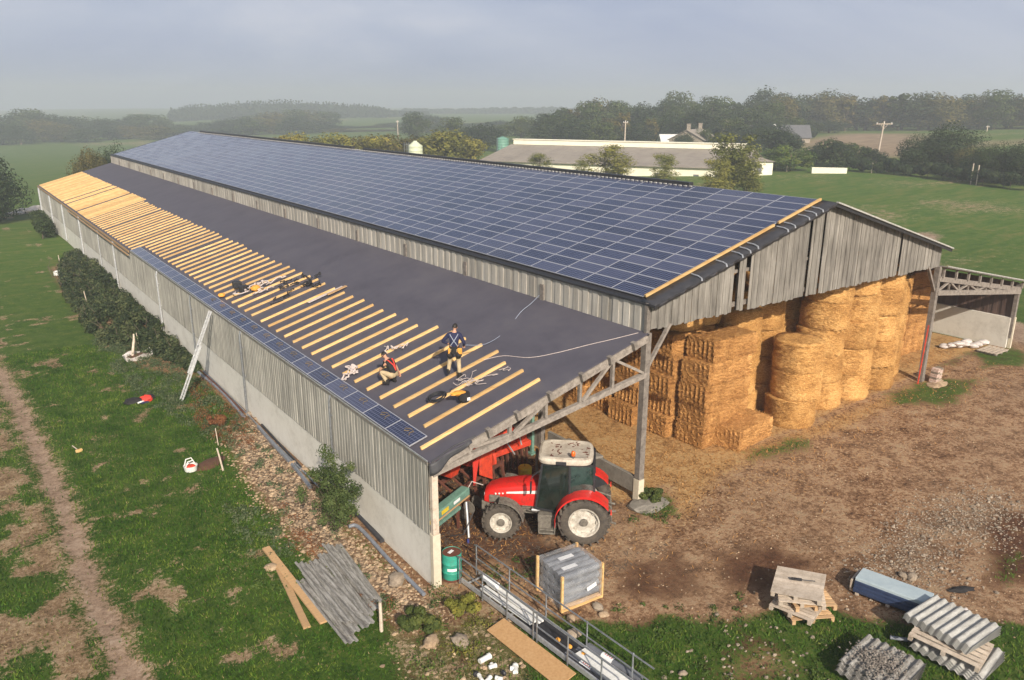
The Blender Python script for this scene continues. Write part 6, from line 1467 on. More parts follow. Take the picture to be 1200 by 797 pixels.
mb = MB(); mb.tn = .8; mb.tube([(-.3, 0, .2), (-.1, .25, .55), (.15, .5, 1.0), (.2, .55, 1.3)], [.07, .07, .06, .04], 8); mb.build('wooden_handle', 'palwood', t, True)
p = G(176, 411); t = thing('slatted_grille', 'small white slatted grille lying beside the planter', 'grille', (p.x, p.y, gheight(p.x, p.y)+.05), rad(15))
for k in range(9): mb = MB(); mb.tn = .8; mb.beam((-.3, -1.0+k*.25, .05), (.3, -1.0+k*.25, .05), .09, .03); mb.build('slat', 'palwood', t)
mb = MB(); mb.beam((-.28, -1.1, .02), (-.28, 1.1, .02), .05, .04); mb.beam((.28, -1.1, .02), (.28, 1.1, .02), .05, .04); mb.build('side_rails', 'palwood', t)
# axe-like tool on the grass
p = G(93, 530); t = thing('mallet', 'wooden mallet lying on the grass beside the track', 'mallet', (p.x, p.y, gheight(p.x, p.y)), rad(100)); mb = MB(); mb.tube([(0, 0, .06), (.65, .05, .10)], .022, 6); mb.build('mallet_handle', 'palwood', t); mb = MB(); mb.tn = .6; mb.box((0, 0, .07), (.14, .26, .12)); mb.build('mallet_head', 'newwood', t, bevel=.02)
# far corner clutter
p = G(33, 250); t = thing('tarp_pile', 'pale tarpaulin heap by the far barn corner under the big tree', 'tarpaulin', (p.x, p.y, float(ground(p.x, p.y))))
for q, r in (((0, 0, .3), (1.6, .8, .45)), ((1.2, 1.2, .4), (1., .8, .5)), ((-1.6, -.8, .2), (1.2, .7, .3))): mb = MB(); mb.blob(q, r, 12, 7, .2, R_.random()); mb.build('tarp_fold', 'tarp', t, True)
p = G(69, 323); mb = MB(); mb.blob((0, 0, .2), (.4, .3, .25), 10, 6, .15, 2); tag(mb.build('white_sack', 'white', None, True, loc=p), 'small white sack by the wall below the far downpipes', 'sack')

# ================================================================ front: sheets, planks, scaffold, board
def corr_sheet_mesh(name, L, W, waves, amp, th, mat, seed=0, n=6):
    rs = random.Random(seed); V = []; m = waves*8; k = 5; F = []
    for s in (0, 1):
        for j in range(k+1):
            for i in range(m+1):
                V.append((-W/2+W*i/m, -L/2+L*j/k, amp*math.sin(2*PI*waves*i/m)+(th if s else 0)))
    N = (k+1)*(m+1); ix = lambda s, j, i: s*N+j*(m+1)+i
    for j in range(k):
        for i in range(m): F.append((ix(1, j, i), ix(1, j, i+1), ix(1, j+1, i+1), ix(1, j+1, i))); F.append((ix(0, j, i), ix(0, j+1, i), ix(0, j+1, i+1), ix(0, j, i+1)))
    for i in range(m): F.append((ix(0, 0, i), ix(0, 0, i+1), ix(1, 0, i+1), ix(1, 0, i))); F.append((ix(0, k, i), ix(1, k, i), ix(1, k, i+1), ix(0, k, i+1)))
    for j in range(k): F.append((ix(0, j, 0), ix(1, j, 0), ix(1, j+1, 0), ix(0, j+1, 0))); F.append((ix(0, j, m), ix(0, j+1, m), ix(1, j+1, m), ix(1, j, m)))
    me = bpy.data.meshes.new(name); me.from_pydata(V, [], F); me.materials.append(M[mat]); me.polygons.foreach_set('use_smooth', [True]*len(F)); me.set_sharp_from_angle(angle=rad(50)); me.update(); return me
SHA = corr_sheet_mesh('corrugated_sheet', 3.6, .55, 3, .035, .012, 'fibredirty', 1); SHB = corr_sheet_mesh('corrugated_sheet', 3.6, .38, 2, .035, .012, 'fibredirty', 2)
p0 = Vector((-2.52, 1.15, 0)); rz0 = rad(-1)
lab = ['leftmost narrow', 'second from the left', 'third from the left', 'broad mossy middle', 'broad mossy right-hand', 'right edge', 'upper left loose', 'upper middle loose', 'upper right loose', 'topmost right']
for i, (dx, dy, z, me, a, ti) in enumerate(((-.62, -.45, .10, SHB, 3, .1), (-.38, -.2, .16, SHB, 1, -.15), (-.12, .1, .14, SHB, 0, .2), (.16, .3, .14, SHA, 2, 0), (.50, .5, .13, SHA, 1, .1), (.86, .75, .12, SHB, -2, -.3), (-.42, .2, .28, SHB, 2, .3), (-.05, -.25, .26, SHB, 4, -.25), (.28, .2, .27, SHB, -1, .5), (.68, .8, .26, SHB, 1, .35))):
    o = bpy.data.objects.new('corrugated_sheet', me); COL.objects.link(o); o.location = (p0.x+dx, p0.y+dy-.05, gheight(p0.x+dx, p0.y+dy)+z); o.rotation_euler = (0, ti, rad(a)+rz0-.03); tag(o, f'{lab[i]} old corrugated sheet of the heap beside the two planks', 'roof sheet', 'old corrugated sheets heaped in the grass')
for i, (a, b, w_) in enumerate((((312, 646), (380, 733), .24), ((318, 650), (360, 738), .20))):
    A, B = G(*a), G(*b); A.z = gheight(A.x, A.y)+.10+.035*(1-i); B.z = gheight(B.x, B.y)+.06+.035*(1-i); mb = MB(); mb.tn = .75-.3*i; mb.beam((0, 0, 0), B-A, w_, .06)
    tag(mb.build('plank', 'plank', None, loc=A), ('long tan plank, the upper and right-hand of the pair on the grass', 'greyer plank partly beneath the tan one on the grass')[i], 'plank')
def scaffold():
    A = Vector((1.05, -.55, 0)); B = Vector((1.55, -7.6, 0)); d = (B-A).normalized(); L = (B-A).length; az = math.atan2(d.y, d.x)
    t = thing('scaffold_frames', 'galvanised scaffold walkway with two guardrail sections laid out from the barn corner', 'scaffold', (A.x, A.y, .03), az)
    for s in (-1, 1):
        mb = MB(); mb.beam((0, s*.33, .22), (L, s*.33, .22), .05, .14); mb.build('side_beam', 'alu', t)
    for a, b in ((0, 3.35), (3.5, L)):
        mb = MB(); mb.tube([(a-.1, -.40, 1.0), (a, -.40, 1.05), (b, -.40, 1.05)], .022, 8); mb.tube([(a, -.40, .62), (b, -.40, .62)], .020, 8); mb.build('guard_rail', 'steel', t)
        n = 3
        for k in range(n+1): mb = MB(); x = a+(b-a)*k/n; mb.tube([(x, -.40, .12), (x, -.40, 1.05)], .022, 8); mb.build('rail_post', 'steel', t)
    # near-side rail, lower
    mb = MB(); a = .35
    mb.tube([(-.3, .38, 1.0), (-.2, .38, 1.05), (L-.2, .38, .98)], .022, 8); mb.tube([(-.2, .38, .6), (L, .38, .55)], .02, 8); mb.build('guard_rail', 'steel', t)
    for x in (-.2, 1.4, 3.0, 4.6, 6.2): mb = MB(); mb.tube([(x, .38, .0), (x, .38, 1.03)], .022, 8); mb.build('rail_post', 'steel', t)
    mb = MB()
    for k in range(int(L/.5)): mb.beam((.2+k*.5, -.33, .18), (.2+k*.5, .33, .18), .04, .04)
    mb.build('cross_bars', 'alu', t)
    mb = MB(); mb.box((L*.62, .0, .22), (L*.5, .6, .03)); mb.build('dark_deck', 'dark', t)
    for c_, d_2, a_2 in (((1.9, -.12, .30), (2.2, .22, .05), .02), ((1.9, .14, .29), (2.4, .18, .05), -.02), ((L-1.2, .1, .30), (2.4, .4, .04), 0)): mb = MB(); mb.box(c_, d_2, (0, 0, a_2)); mb.build('pale_deck_board', 'white', t)
    for x, y in ((3.95, -.05), (4.35, .0), (4.8, .06)):
        mb = MB(); mb.blob((x, y, .30), (.08, .06, .05), 8, 5, .1, 2); mb.build('orange_clamp', 'orange', t)
    r = MB(); r.tube([(.55, .10, .42), (1.15, .12, .42)], .10, 14); tag(r.build('film_roll', 'paper', None, True, loc=t.location, rotz=az), 'small white-grey roll lying at the upper end of the scaffold walkway', 'roll')
    return A, d, az
A_, d_, az_ = scaffold()
# three big film rolls in white bands at the lower end
for i in range(3):
    p = G(700+i*13, 787-i*5, .12); t = thing('membrane_roll', ('left', 'middle', 'right')[i]+' one of three grey membrane rolls with white bands by the scaffold end', 'roll', p+Vector((-.15, .2, .02)), az_+rad(3), 'membrane rolls by the scaffold end')
    mb = MB(); mb.tube([(-.75, 0, 0), (1.0, 0, 0)], .105, 18); mb.build('roll_body', 'film', t, True)
    mb = MB(); mb.tube([(-.25, 0, 0), (.12, 0, 0)], .108, 18, False); mb.build('paper_band', 'paper', t, True)
    mb = MB()
    for k in range(4): mb.box((-.15+k*.07, .0, .108), (.02, .06+.02*(k % 2), .004))
    mb.build('band_print', 'redold', t)
# chipboard panel
a, b, c = G(598, 712, .1), G(575, 733, .1), G(652, 790, .1)
ctr = Vector((.62, -4.4, .16)); rz_ = az_+rad(0)
mb = MB(); mb.box((0, 0, 0), (2.9, .62, .03)); o = mb.build('chipboard_panel', 'board', None, bevel=.006); o.location = (.52, -4.25, .16); o.rotation_euler = (rad(9), 0, az_); tag(o, 'large brown chipboard panel leaning along the scaffold walkway', 'board')
# pvc fittings
for i, (u, v, L, r, a, lab) in enumerate(((568, 772, .34, .075, 5, 'straight white pipe piece, topmost of the pipe offcuts'), (577, 781, .2, .055, -10, 'short white pipe elbow below the straight piece'), (604, 784, .26, .07, 55, 'white bent pipe piece right of the other offcuts'), (563, 794, .22, .045, 80, 'small white pipe stub among black fittings'), (572, 796, .2, .05, 20, 'grey-white pipe stub at the lower edge'), (585, 795, .18, .05, 130, 'white tee fitting at the lower edge of the offcuts'))):
    p = G(u, v, .06); mb = MB(); mb.tube([(-L/2, 0, 0), (L/2, 0, 0)], r, 14); mb.tube([(L/2-.05, 0, 0), (L/2+.01, 0, 0)], r*1.18, 14)
    if i in (1, 2, 5): mb.tube([(0, 0, 0), (.02, L*.5, 0)], r*.95, 12)
    tag(mb.build('pipe_offcut', 'white', None, True, loc=p, rotz=rad(a)), lab, 'pipe piece', 'white pipe offcuts')
for u, v, lab in ((558, 790, 'black pipe clip left of the white stubs'), (590, 789, 'black fitting between the white offcuts')):
    p = G(u, v, .05); mb = MB(); mb.lathe([(.07, -.04), (.085, 0), (.07, .04)], (0, 0, 0), 12, 'x'); tag(mb.build('black_fitting', 'dark', None, True, loc=p, rotz=R_.uniform(0, 3)), lab, 'fitting')

# wrapped pallet of rolls
def wrapped_pallet():
    c0 = Vector((2.32, -3.38, 0)); ex = Vector((3.84-2.32, -3.5+3.38, 0)); e1 = ex.length; ex.normalize(); ey = Vector((-ex.y, ex.x, 0))
    W_, D_, H_ = 1.42, 1.28, 1.16
    t = thing('wrapped_pallet', 'pallet of grey membrane rolls in clear film with wooden corner posts', 'pallet', c0, math.atan2(ex.y, ex.x))
    t.location.z = gheight(c0.x+.5, c0.y+.5)
    for k in range(4):
        for j in range(5):
            mb = MB(); r = .125; x = .17+k*.0; mb.tube([(.06, .16+j*.235, .28+k*.245), (W_-.06, .16+j*.235, .28+k*.245)], .118, 16); mb.build('roll', 'film', t, True)
            if k == 3 and j in (1, 3): mb = MB(); mb.box((.72-.2*(j == 1), .16+j*.235, .28+k*.245+.119), (.5, .16, .004)); mb.build('roll_label', 'paper', t)
    mb = MB()
    for y in (.08, D_/2, D_-.08):
        mb.tn = R_.random(); mb.box((W_/2, y, .03), (W_, .10, .025)); mb.box((W_/2, y, .12), (W_, .10, .02))
        for x in (.08, W_/2, W_-.08): mb.box((x, y, .075), (.12, .10, .07))
    mb.build('pallet_base', 'palnew', t)
    for x, y in ((.0, .0), (W_, .0), (W_, D_), (0, D_)): mb = MB(); mb.tn = R_.random(); mb.box((x, y, H_/2+.02), (.07, .07, H_)); mb.build('corner_post', 'newwood', t)
    mb = MB(); mb.beam((0, 0, .06), (W_, 0, .06), .06, .08); mb.build('base_rail', 'newwood', t)
    mb = MB()
    def ringp(z, ins): return [(x, y, z) for x, y in ((ins, -.035+ins), (W_-ins, -.035+ins), (W_+.035-ins, ins), (W_+.035-ins, D_-ins), (W_-ins, D_+.035-ins), (ins, D_+.035-ins), (-.035+ins, D_-ins), (-.035+ins, ins))]
    V = ringp(.12, 0)+ringp(H_*.9, 0)+ringp(H_+.02, .03)+ringp(H_+.06, .16); F = [(i*8+k, i*8+(k+1) % 8, (i+1)*8+(k+1) % 8, (i+1)*8+k) for i in range(3) for k in range(8)]+[tuple(24+k for k in range(8))]
    mb._add(V, F); fm, nt_, bs_ = new_mat('stretch_film'); v_ = coords(nt_, 'Object', (1., 1., 2.)); nn = noi(nt_, v_, 2.2, 3, .5, .6)
    bs_.inputs['Base Color'].default_value = (.62, .64, .67, 1); bs_.inputs['Roughness'].default_value = .22; lk(nt_, ramp(nt_, nn, [(.40, .10), (.66, .34)]), bs_.inputs['Alpha']); bump(nt_, bs_, nn, .35, .02)
    mb.build('film_wrap', fm, t, True)
    mb = MB(); mb.box((1.02, -.045, .55), (.34, .006, .13), (0, -.28, 0)); mb.build('film_label', 'paper', t)
wrapped_pallet()
# pallets
def pallet_kind(L=1.2, W=1.0, boards_=7, mat='palwood', gap=True):
    t = thing('wooden_pallet', 'x', 'pallet'); mb = MB()
    for k in range(boards_):
        m_ = MB(); m_.tn = R_.uniform(.3, .9); y = -W/2+W*(k+.5)/boards_; m_.box((0, y, .13), (L, W/boards_*(.72 if gap else .96), .022)); m_.build('deck_board', mat, t)
    for x in (-L/2+.06, 0, L/2-.06):
        m_ = MB(); m_.tn = .3; m_.box((x, 0, .108), (.10, W, .02)); m_.box((x, 0, .01), (.10, W, .02))
        for y in (-W/2+.06, 0, W/2-.06): m_.box((x, y, .06), (.10, .12, .08))
        m_.build('bearer', mat, t)
    return t
pc_ = Vector((7.95, -7.55, 0))
for i, (dx, dy, z, a, m_, nb, gp, L, W, lab, tl) in enumerate(((-.15, .0, 0, -29, 'palnew', 6, True, 1.25, 1.0, 'bottom pallet of the stack, fresh orange boards showing on the right', 0), (-.35, .15, .14, -75, 'palwood', 7, True, 1.2, 1.1, 'dark tilted pallet, second from the ground in the stack', 0), (.05, .05, .29, -32, 'palnew', 6, True, 1.2, 1.0, 'tan gappy pallet in the middle of the stack', 0), (-.15, .2, .44, -50, 'palwood', 8, True, 1.25, 1.1, 'weathered pallet just under the top one', .05), (-.05, .35, .60, -62, 'palwood', 9, False, 1.35, 1.3, 'close-boarded grey pallet on top of the stack', .07))):
    t = pallet_kind(L, W, nb, m_, gp); t.location = (pc_.x+dx, pc_.y+dy, gheight(pc_.x, pc_.y)+z); t.rotation_euler = (tl, -tl, rad(a)); t['label'] = lab; t['group'] = 'stacked wooden pallets'
p = Vector((7.92, -7.1, gheight(pc_.x, pc_.y)+.80)); mb = MB(); mb.box((0, 0, 0), (.28, .07, .05)); mb.tube([(.14, 0, 0), (.5, .02, 0)], .015, 6); tag(mb.build('hand_tool', 'dark', None, loc=p, rotz=rad(-50)), 'black hand tool lying on the top pallet', 'tool')
# blue sheets on a pallet
def blue_stack():
    a, b = Vector((9.75, -8.0, 0)), Vector((10.75, -9.45, 0)); d = (b-a); L = 1.95; az = rad(-77); c = (a+b)/2
    t = thing('wooden_pallet', 'long narrow pallet beneath the blue sheet-metal bundle', 'pallet', (c.x, c.y, gheight(c.x, c.y)), az)
    for y in (-.36, 0, .36): mb = MB(); mb.beam((-L/2-.05, y, .10), (L/2+.05, y, .10), .09, .03); mb.build('deck_board', 'palnew', t)
    for x in (-.85, 0, .85): mb = MB(); mb.box((x, 0, .05), (.1, .86, .08)); mb.build('bearer', 'palwood', t)
    mb = MB(); mb.box((-L/2-.09, 0, .22), (.05, .7, .36)); mb.build('end_board', 'palwood', t)
    for k in range(4):
        mb = MB(); w0 = .43-.035*k; mb.box((0, 0, 0), (L, w0*2, .085)); mb.box((0, w0, -.03), (L, .02, .1)); mb.box((0, -w0, -.03), (L, .02, .1)); o = mb.build('blue_sheet_bundle', 'bluesheet' if k < 3 else 'palesheet', None, bevel=.01, loc=(c.x, c.y, t.location.z+.175+k*.10), rotz=az)
        tag(o, ('lowest dark blue sheet-metal bundle on the narrow pallet', 'dark blue bundle second from the pallet', 'dark blue bundle just below the pale one', 'pale blue-grey sheet on top of the blue bundles')[k], 'metal sheets', 'blue sheet bundles')
blue_stack()
# corrugated stacks lower right
S3 = corr_sheet_mesh('corrugated_sheet', 1.5, 1.75, 8, .032, .012, 'fibre', 3); S4 = corr_sheet_mesh('corrugated_sheet', 1.5, 1.5, 7, .032, .012, 'fibredirty', 4)
c = Vector((9.55, -10.75, 0)); z0 = gheight(c.x, c.y)
t = pallet_kind(1.7, 1.3, 6, 'palwood', True); t.location = (c.x-.35, c.y-.1, z0+.36); t.rotation_euler = (.0, .05, rad(-80)); t['label'] = 'old pallet between the upper and lower corrugated stacks'; t['group'] = 'pallets of the corrugated stack'
for i in range(4):
    o = bpy.data.objects.new('corrugated_sheet', S3); COL.objects.link(o); o.location = (c.x-.25+i*.02, c.y-.25, z0+.12+.045*i); o.rotation_euler = (0, .02, rad(-88)+i*.03); tag(o, f"grey corrugated sheet, {('lowest', 'second', 'third', 'uppermost')[i]} of the lower stack under the old pallet", 'roof sheet', 'corrugated sheets under the old pallet')
for i in range(6):
    o = bpy.data.objects.new('corrugated_sheet', S3); COL.objects.link(o); o.location = (c.x+.05+.01*i, c.y+.12, z0+.58+.035*i); o.rotation_euler = (.0, -.03, rad(-95)+.012*i); tag(o, f"pale corrugated sheet, {('lowest', 'second', 'third', 'fourth', 'fifth', 'topmost')[i]} of the tall stack at the lower right", 'roof sheet', 'corrugated sheets of the tall lower right stack')
c2 = G(1028, 797); z0 = gheight(c2.x, c2.y)
t = pallet_kind(1.3, 1.2, 6, 'palwood', True); t.location = (c2.x, c2.y, z0); t.rotation_euler = (0, 0, rad(-40)); t['label'] = 'pallet beneath the moss-covered corrugated stack'; t['group'] = 'pallets of the corrugated stack'
for i in range(8):
    o = bpy.data.objects.new('corrugated_sheet', S4); COL.objects.link(o); o.location = (c2.x+.02*i, c2.y+.0, z0+.20+.04*i); o.rotation_euler = (0, 0, rad(-86)+.02*(i % 3)); tag(o, f"mossy corrugated sheet, {('lowest', 'second', 'third', 'fourth', 'fifth', 'sixth', 'seventh', 'topmost')[i]} of the dark flecked stack at the lower edge", 'roof sheet', 'corrugated sheets of the mossy stack')
rs_ = random.Random(2); mb = MB()
for _ in range(500):
    x = rs_.gauss(-.05, .3); y = rs_.gauss(0, .3); mb.tn = rs_.random(); mb.box((x, y, rs_.uniform(0, .05)), (rs_.uniform(.02, .06), rs_.uniform(.02, .05), .02), (rs_.random(), rs_.random(), rs_.random()*3))
o = mb.build('moss_debris', 'oldwood', None, loc=(c2.x, c2.y, z0+.56)); tag(o, 'grey moss debris scattered over the flecked corrugated stack', kind='stuff')
p = G(1060, 751, .1); mb = MB(); mb.tube([(-.35, 0, 0), (.35, .1, .02)], .05, 8); tag(mb.build('grey_bar', 'pipe', None, True, loc=p, rotz=rad(-60)), 'short grey bar in the grass left of the tall corrugated stack', 'bar')
p = G(1129, 720); mb = MB(); mb.blob((0, 0, .07), (.17, .12, .10), 10, 6, .25, 7); mb.blob((-.3, .12, .03), (.12, .07, .05), 8, 5, .25, 8); tag(mb.build('white_litter', 'tarp', None, True, loc=(p.x, p.y, gheight(p.x, p.y))), 'crumpled white litter by the blue sheet bundle', 'litter')
p = G(1127, 692); mb = MB(); mb.blob((0, 0, .03), (.38, .13, .06), 12, 6, .35, 3); tag(mb.build('dark_rag', 'black', None, True, loc=(p.x, p.y, gheight(p.x, p.y)), rotz=-.5), 'dark rag trodden into the gravel above the blue bundle', 'rag')
# right lean-to: sacks, brick pile, red bar
p = G(1130, 408); t = thing('sack_heap', 'heap of white sacks in front of the right lean-to wall', 'sacks', (p.x, p.y, float(ground(p.x, p.y))), rad(-25))
for i in range(9): mb = MB(); mb.blob((-1.1+i*.27, R_.uniform(-.2, .2), .14+.10*(i % 3)), (.32, .24, .14), 12, 7, .14, i); mb.build('sack', 'tarp', t, True)
p = G(1168, 412); t = thing('wooden_pallet', 'dark pallet lying at the foot of the right outer post', 'pallet', (p.x-.3, p.y+.1, float(ground(p.x, p.y)))); 
for k in range(5): mb = MB(); mb.tn = .5; mb.box((0, -.45+k*.22, .13), (1.5, .15, .03)); mb.build('deck_board', 'palwood', t)
for k in range(3): mb = MB(); mb.box((-.6+k*.6, 0, .06), (.1, 1.0, .1)); mb.build('bearer', 'oldwood', t)
p = Vector((X3+.15, -.55, float(ground(X3, 0)))); t = thing('brick_stack', 'leaning stack of bricks at the foot of the right centre post', 'bricks', p)
for i in range(9):
    for j in range(2):
        mb = MB(); mb.tn = R_.random(); mb.box((.06+j*.27+.012*i, .0, .0+i*.09), (.24, .34, .075), (0, 0, R_.gauss(0, .08))); mb.build('brick', 'brick' if (i+j) % 3 else 'greyrock', t)
mb = MB(); mb.blob((.2, -.25, -.16), (.8, .55, .28), 12, 6, .2, 5); tag(mb.build('earth_mound', 'rock', None, True, loc=p), 'low earth mound round the foot of the right centre post', 'mound')
mb = MB(); mb.beam((0, 0, 0), (.16, -.0, 3.0), .045, .045); tag(mb.build('red_bar', 'redold', None, loc=(X3-.42, -.12, float(ground(X3, 0))-.05)), 'thin red steel bar leaning beside the right centre post', 'bar')

# ================================================================ background buildings
def low_shed():
    A = G(700, 215); A = far_pt(600, 150); B = far_pt(873, 139)
    d = (B-A); d.z = 0; L = d.length; d.normalize(); n = Vector((-d.y, d.x, 0)); n = n if n.dot(Vector((FW[0], FW[1], 0))) > 0 else -n
    A = A-d*6; L += 6
    zb = float(min(ground(A.x, A.y), ground(B.x, B.y)))-.3; eave = z_at(800, 196, 141); ridge = z_at(800, 173.5, 156); far_e = eave
    t = thing('long_shed', 'long low livestock shed with grey roof, cream wall and cream ridge vent', 'shed', (A.x, A.y, zb), math.atan2(d.y, d.x))
    D = 15.; e = eave-zb; r = ridge-zb
    mb = MB(); mb.hexa([Vector(p) for p in ((0, 0, 0), (L, 0, 0), (L, 2*D, 0), (0, 2*D, 0), (0, 0, e), (L, 0, e), (L, 2*D, e), (0, 2*D, e))]); mb.build('wall', 'cream', t)
    mb = MB(); mb.hexa([Vector(p) for p in ((-.5, -.5, e-.02), (L+.5, -.5, e-.02), (L+.5, D, r-.1), (-.5, D, r-.1), (-.5, -.5, e+.12), (L+.5, -.5, e+.12), (L+.5, D, r), (-.5, D, r))])
    mb.hexa([Vector(p) for p in ((-.5, D, r-.1), (L+.5, D, r-.1), (L+.5, 2*D+.5, e-.02), (-.5, 2*D+.5, e-.02), (-.5, D, r), (L+.5, D, r), (L+.5, 2*D+.5, e+.12), (-.5, 2*D+.5, e+.12))]); rf = mb.build('roof', 'asbestos', t)
    mb = MB()
    for k in range(int(L/1.05)): mb.beam((k*1.05, -.5, e+.135), (k*1.05, D, r+.015), .05, .03)
    mb.build('roof_ribs', 'asbestos', rf)
    mb = MB(); mb.box((L*.5-.5, D, r+.45), (L-1.5, 1.6, .95)); mb.box((L*.5-.5, D, r+1.0), (L-1.2, 2.0, .12)); mb.build('ridge_vent', 'cream', t)
    for k in range(6):
        mb = MB(); mb.box((L*.15+k*L*.14, -.02, e*.55), (.9, .06, .6)); mb.build('window', 'slate', t)
    mb = MB(); mb.beam((0, -.03, e-.12), (L, -.03, e-.12), .05, .1); mb.build('gutter', 'concrete', t)
    # lower extension at the right end
    p = far_pt(892, 142); q = far_pt(872, 141); t2 = thing('shed_annex', 'low white annex with a small hipped roof at the right end of the long shed', 'shed', (q.x, q.y, float(ground(q.x, q.y))-.2), math.atan2((p-q).y, (p-q).x)); L2 = (p-q).length+3; e2 = z_at(885, 190, 141)-t2.location.z; r2 = z_at(885, 180, 146)-t2.location.z
    mb = MB(); mb.box((L2/2, 4, e2/2), (L2, 8, e2)); mb.build('wall', 'cream', t2)
    mb = MB(); V = [(-.3, -.4, e2), (L2+.3, -.4, e2), (L2+.3, 8.4, e2), (-.3, 8.4, e2), (1.2, 4, r2), (L2-3, 4, r2)]; mb._add(V, [(0, 1, 5, 4), (1, 2, 5), (2, 3, 4, 5), (3, 0, 4), (3, 2, 1, 0)]); mb.build('roof', 'asbestos', t2)
    mb = MB(); mb.box((L2*.6, -.05, e2*.5), (.9, .06, e2*.6)); mb.build('door', 'slate', t2); mb = MB(); mb.box((L2*.3, -.05, e2*.6), (.8, .06, .5)); mb.build('window', 'slate', t2)
low_shed()
def house(u, d, w_, dp, ve, vr, lab, wm='stonewall', rm='slate', az=0, nwin=3, chim=(.1, .9)):
    c = far_pt(u, d); zb = c.z-.3; e = z_at(u, ve, d)-zb; r = z_at(u, vr, d)-zb; h0 = math.atan2(RT[1], RT[0])+rad(az)
    t = thing('house', lab, 'house', (c.x, c.y, zb), h0)
    mb = MB(); V = [(-w_/2, -dp/2, 0), (w_/2, -dp/2, 0), (w_/2, dp/2, 0), (-w_/2, dp/2, 0), (-w_/2, -dp/2, e), (w_/2, -dp/2, e), (w_/2, dp/2, e), (-w_/2, dp/2, e), (-w_/2, 0, r-.15), (w_/2, 0, r-.15)]
    mb._add(V, [(0, 1, 5, 4), (2, 3, 7, 6), (1, 2, 6, 9, 5), (3, 0, 4, 8, 7), (3, 2, 1, 0)]); mb.build('wall', wm, t)
    mb = MB(); o_ = .35
    for s in (-1, 1):
        sl_2 = (r-e)/(dp/2); mb.hexa([Vector(p) for p in ((-w_/2-o_, s*(dp/2+o_), e-sl_2*o_), (w_/2+o_, s*(dp/2+o_), e-sl_2*o_), (w_/2+o_, 0, r), (-w_/2-o_, 0, r), (-w_/2-o_, s*(dp/2+o_), e-sl_2*o_+.15), (w_/2+o_, s*(dp/2+o_), e-sl_2*o_+.15), (w_/2+o_, 0, r+.15), (-w_/2-o_, 0, r+.15))])
    rf = mb.build('roof', rm, t)
    for f in chim: mb = MB(); mb.box((-w_/2+f*w_, 0, r+.5), (.9, .7, 1.8)); mb.box((-w_/2+f*w_, 0, r+1.45), (1.05, .85, .15)); mb.build('chimney', 'stonewall', rf)
    for k in range(nwin):
        mb = MB(); mb.box((-w_/2+w_*(k+1)/(nwin+1), -dp/2-.02, e*.55), (.9, .06, 1.1)); f = mb.build('window', 'white', t); mb = MB(); mb.box((-w_/2+w_*(k+1)/(nwin+1), -dp/2-.06, e*.55), (.74, .03, .94)); mb.build('pane', 'slate', f)
house(816, 212, 12, 9, 163, 152, 'stone farmhouse with a dark gable roof and chimneys among the trees', az=60, rm='asbestos')
house(794, 220, 8, 6, 166, 158, 'small pale-roofed outbuilding left of the stone farmhouse', rm='white', chim=(), nwin=1)
house(854, 235, 5, 5, 158, 147, 'tall narrow stone house with chimney right of the farmhouse', az=70, nwin=1, chim=(.5,))
house(915, 240, 16, 9, 160, 147, 'slate-roofed house half hidden by trees left of the trimmed hedge', chim=(), az=-10)
p = far_pt(912, 231); mb = MB(); mb.lathe([(.001, 0), (.5, .05), (.9, .25)], (0, 0, 0), 16, 'y', False); o = mb.build('satellite_dish', 'white', None, True, loc=(p.x, p.y, z_at(912, 149, 231)), rotz=-.6); o.modifiers.new('t', 'SOLIDIFY').thickness = .05; tag(o, 'white satellite dish on the slate-roofed house', 'dish')
def silo(u, d, vb, vt, w_, m, lab, legs):
    c = far_pt(u, d); zt = z_at(u, vt, d); zc = z_at(u, vb, d); t = thing('silo', lab, 'silo', (c.x, c.y, c.z)); h = zt-c.z; r = w_/2
    base = 1.2 if legs else 0; mb = MB(); prof = [(r*.3, base), (r, base+1.2)] if legs else [(r, 0)]
    n = 5
    for k in range(1, n+1): z = base+1.2*bool(legs)+(h*.86-base-1.2*bool(legs))*k/n; prof += [(r, z-.05), (r*1.02, z), (r, z+.05)]
    prof += [(r*.35, h*.97), (r*.2, h), (.001, h)]; mb.lathe(prof, (0, 0, 0), 28); mb.build('silo_body', m, t, True)
    mb = MB()
    for k in range(4): a = PI/4+k*PI/2; mb.beam((r*math.cos(a), r*math.sin(a), 0), (r*math.cos(a), r*math.sin(a), base+1.8), .12, .12)
    mb.build('legs', 'steel', t)
    mb = MB()
    for s in (-.2, .2): mb.beam((-r-.1, s, 0), (-r-.1, s, h*.9), .05, .05)
    for k in range(int(h/.4)): mb.beam((-r-.1, -.2, .2+k*.4), (-r-.1, .2, .2+k*.4), .03, .03)
    mb.build('silo_ladder', 'steel', t)
silo(589, 235, 180, 160, 3.6, 'tank', 'green grain silo with conical top at the edge of the trees', False)
silo(485, 150, 180, 165, 2.7, 'tankc', 'pale cream silo standing behind the barn ridge', True)
mb = MB(); c = far_pt(476, 152)
for s in (-.5, .5):
    for q in (-.4, .4): mb.beam((s, q, 0), (s, q, z_at(476, 167, 152)-c.z), .07, .07)
for z in (2.5, 4, 5.5, 6.4): mb.beam((-.5, -.4, z), (.5, -.4, z), .05, .05); mb.beam((-.5, .4, z), (.5, .4, z), .05, .05)
tag(mb.build('steel_tower', 'steel', None, loc=c), 'small steel ladder tower left of the cream silo', 'tower')
c = far_pt(495, 148); 
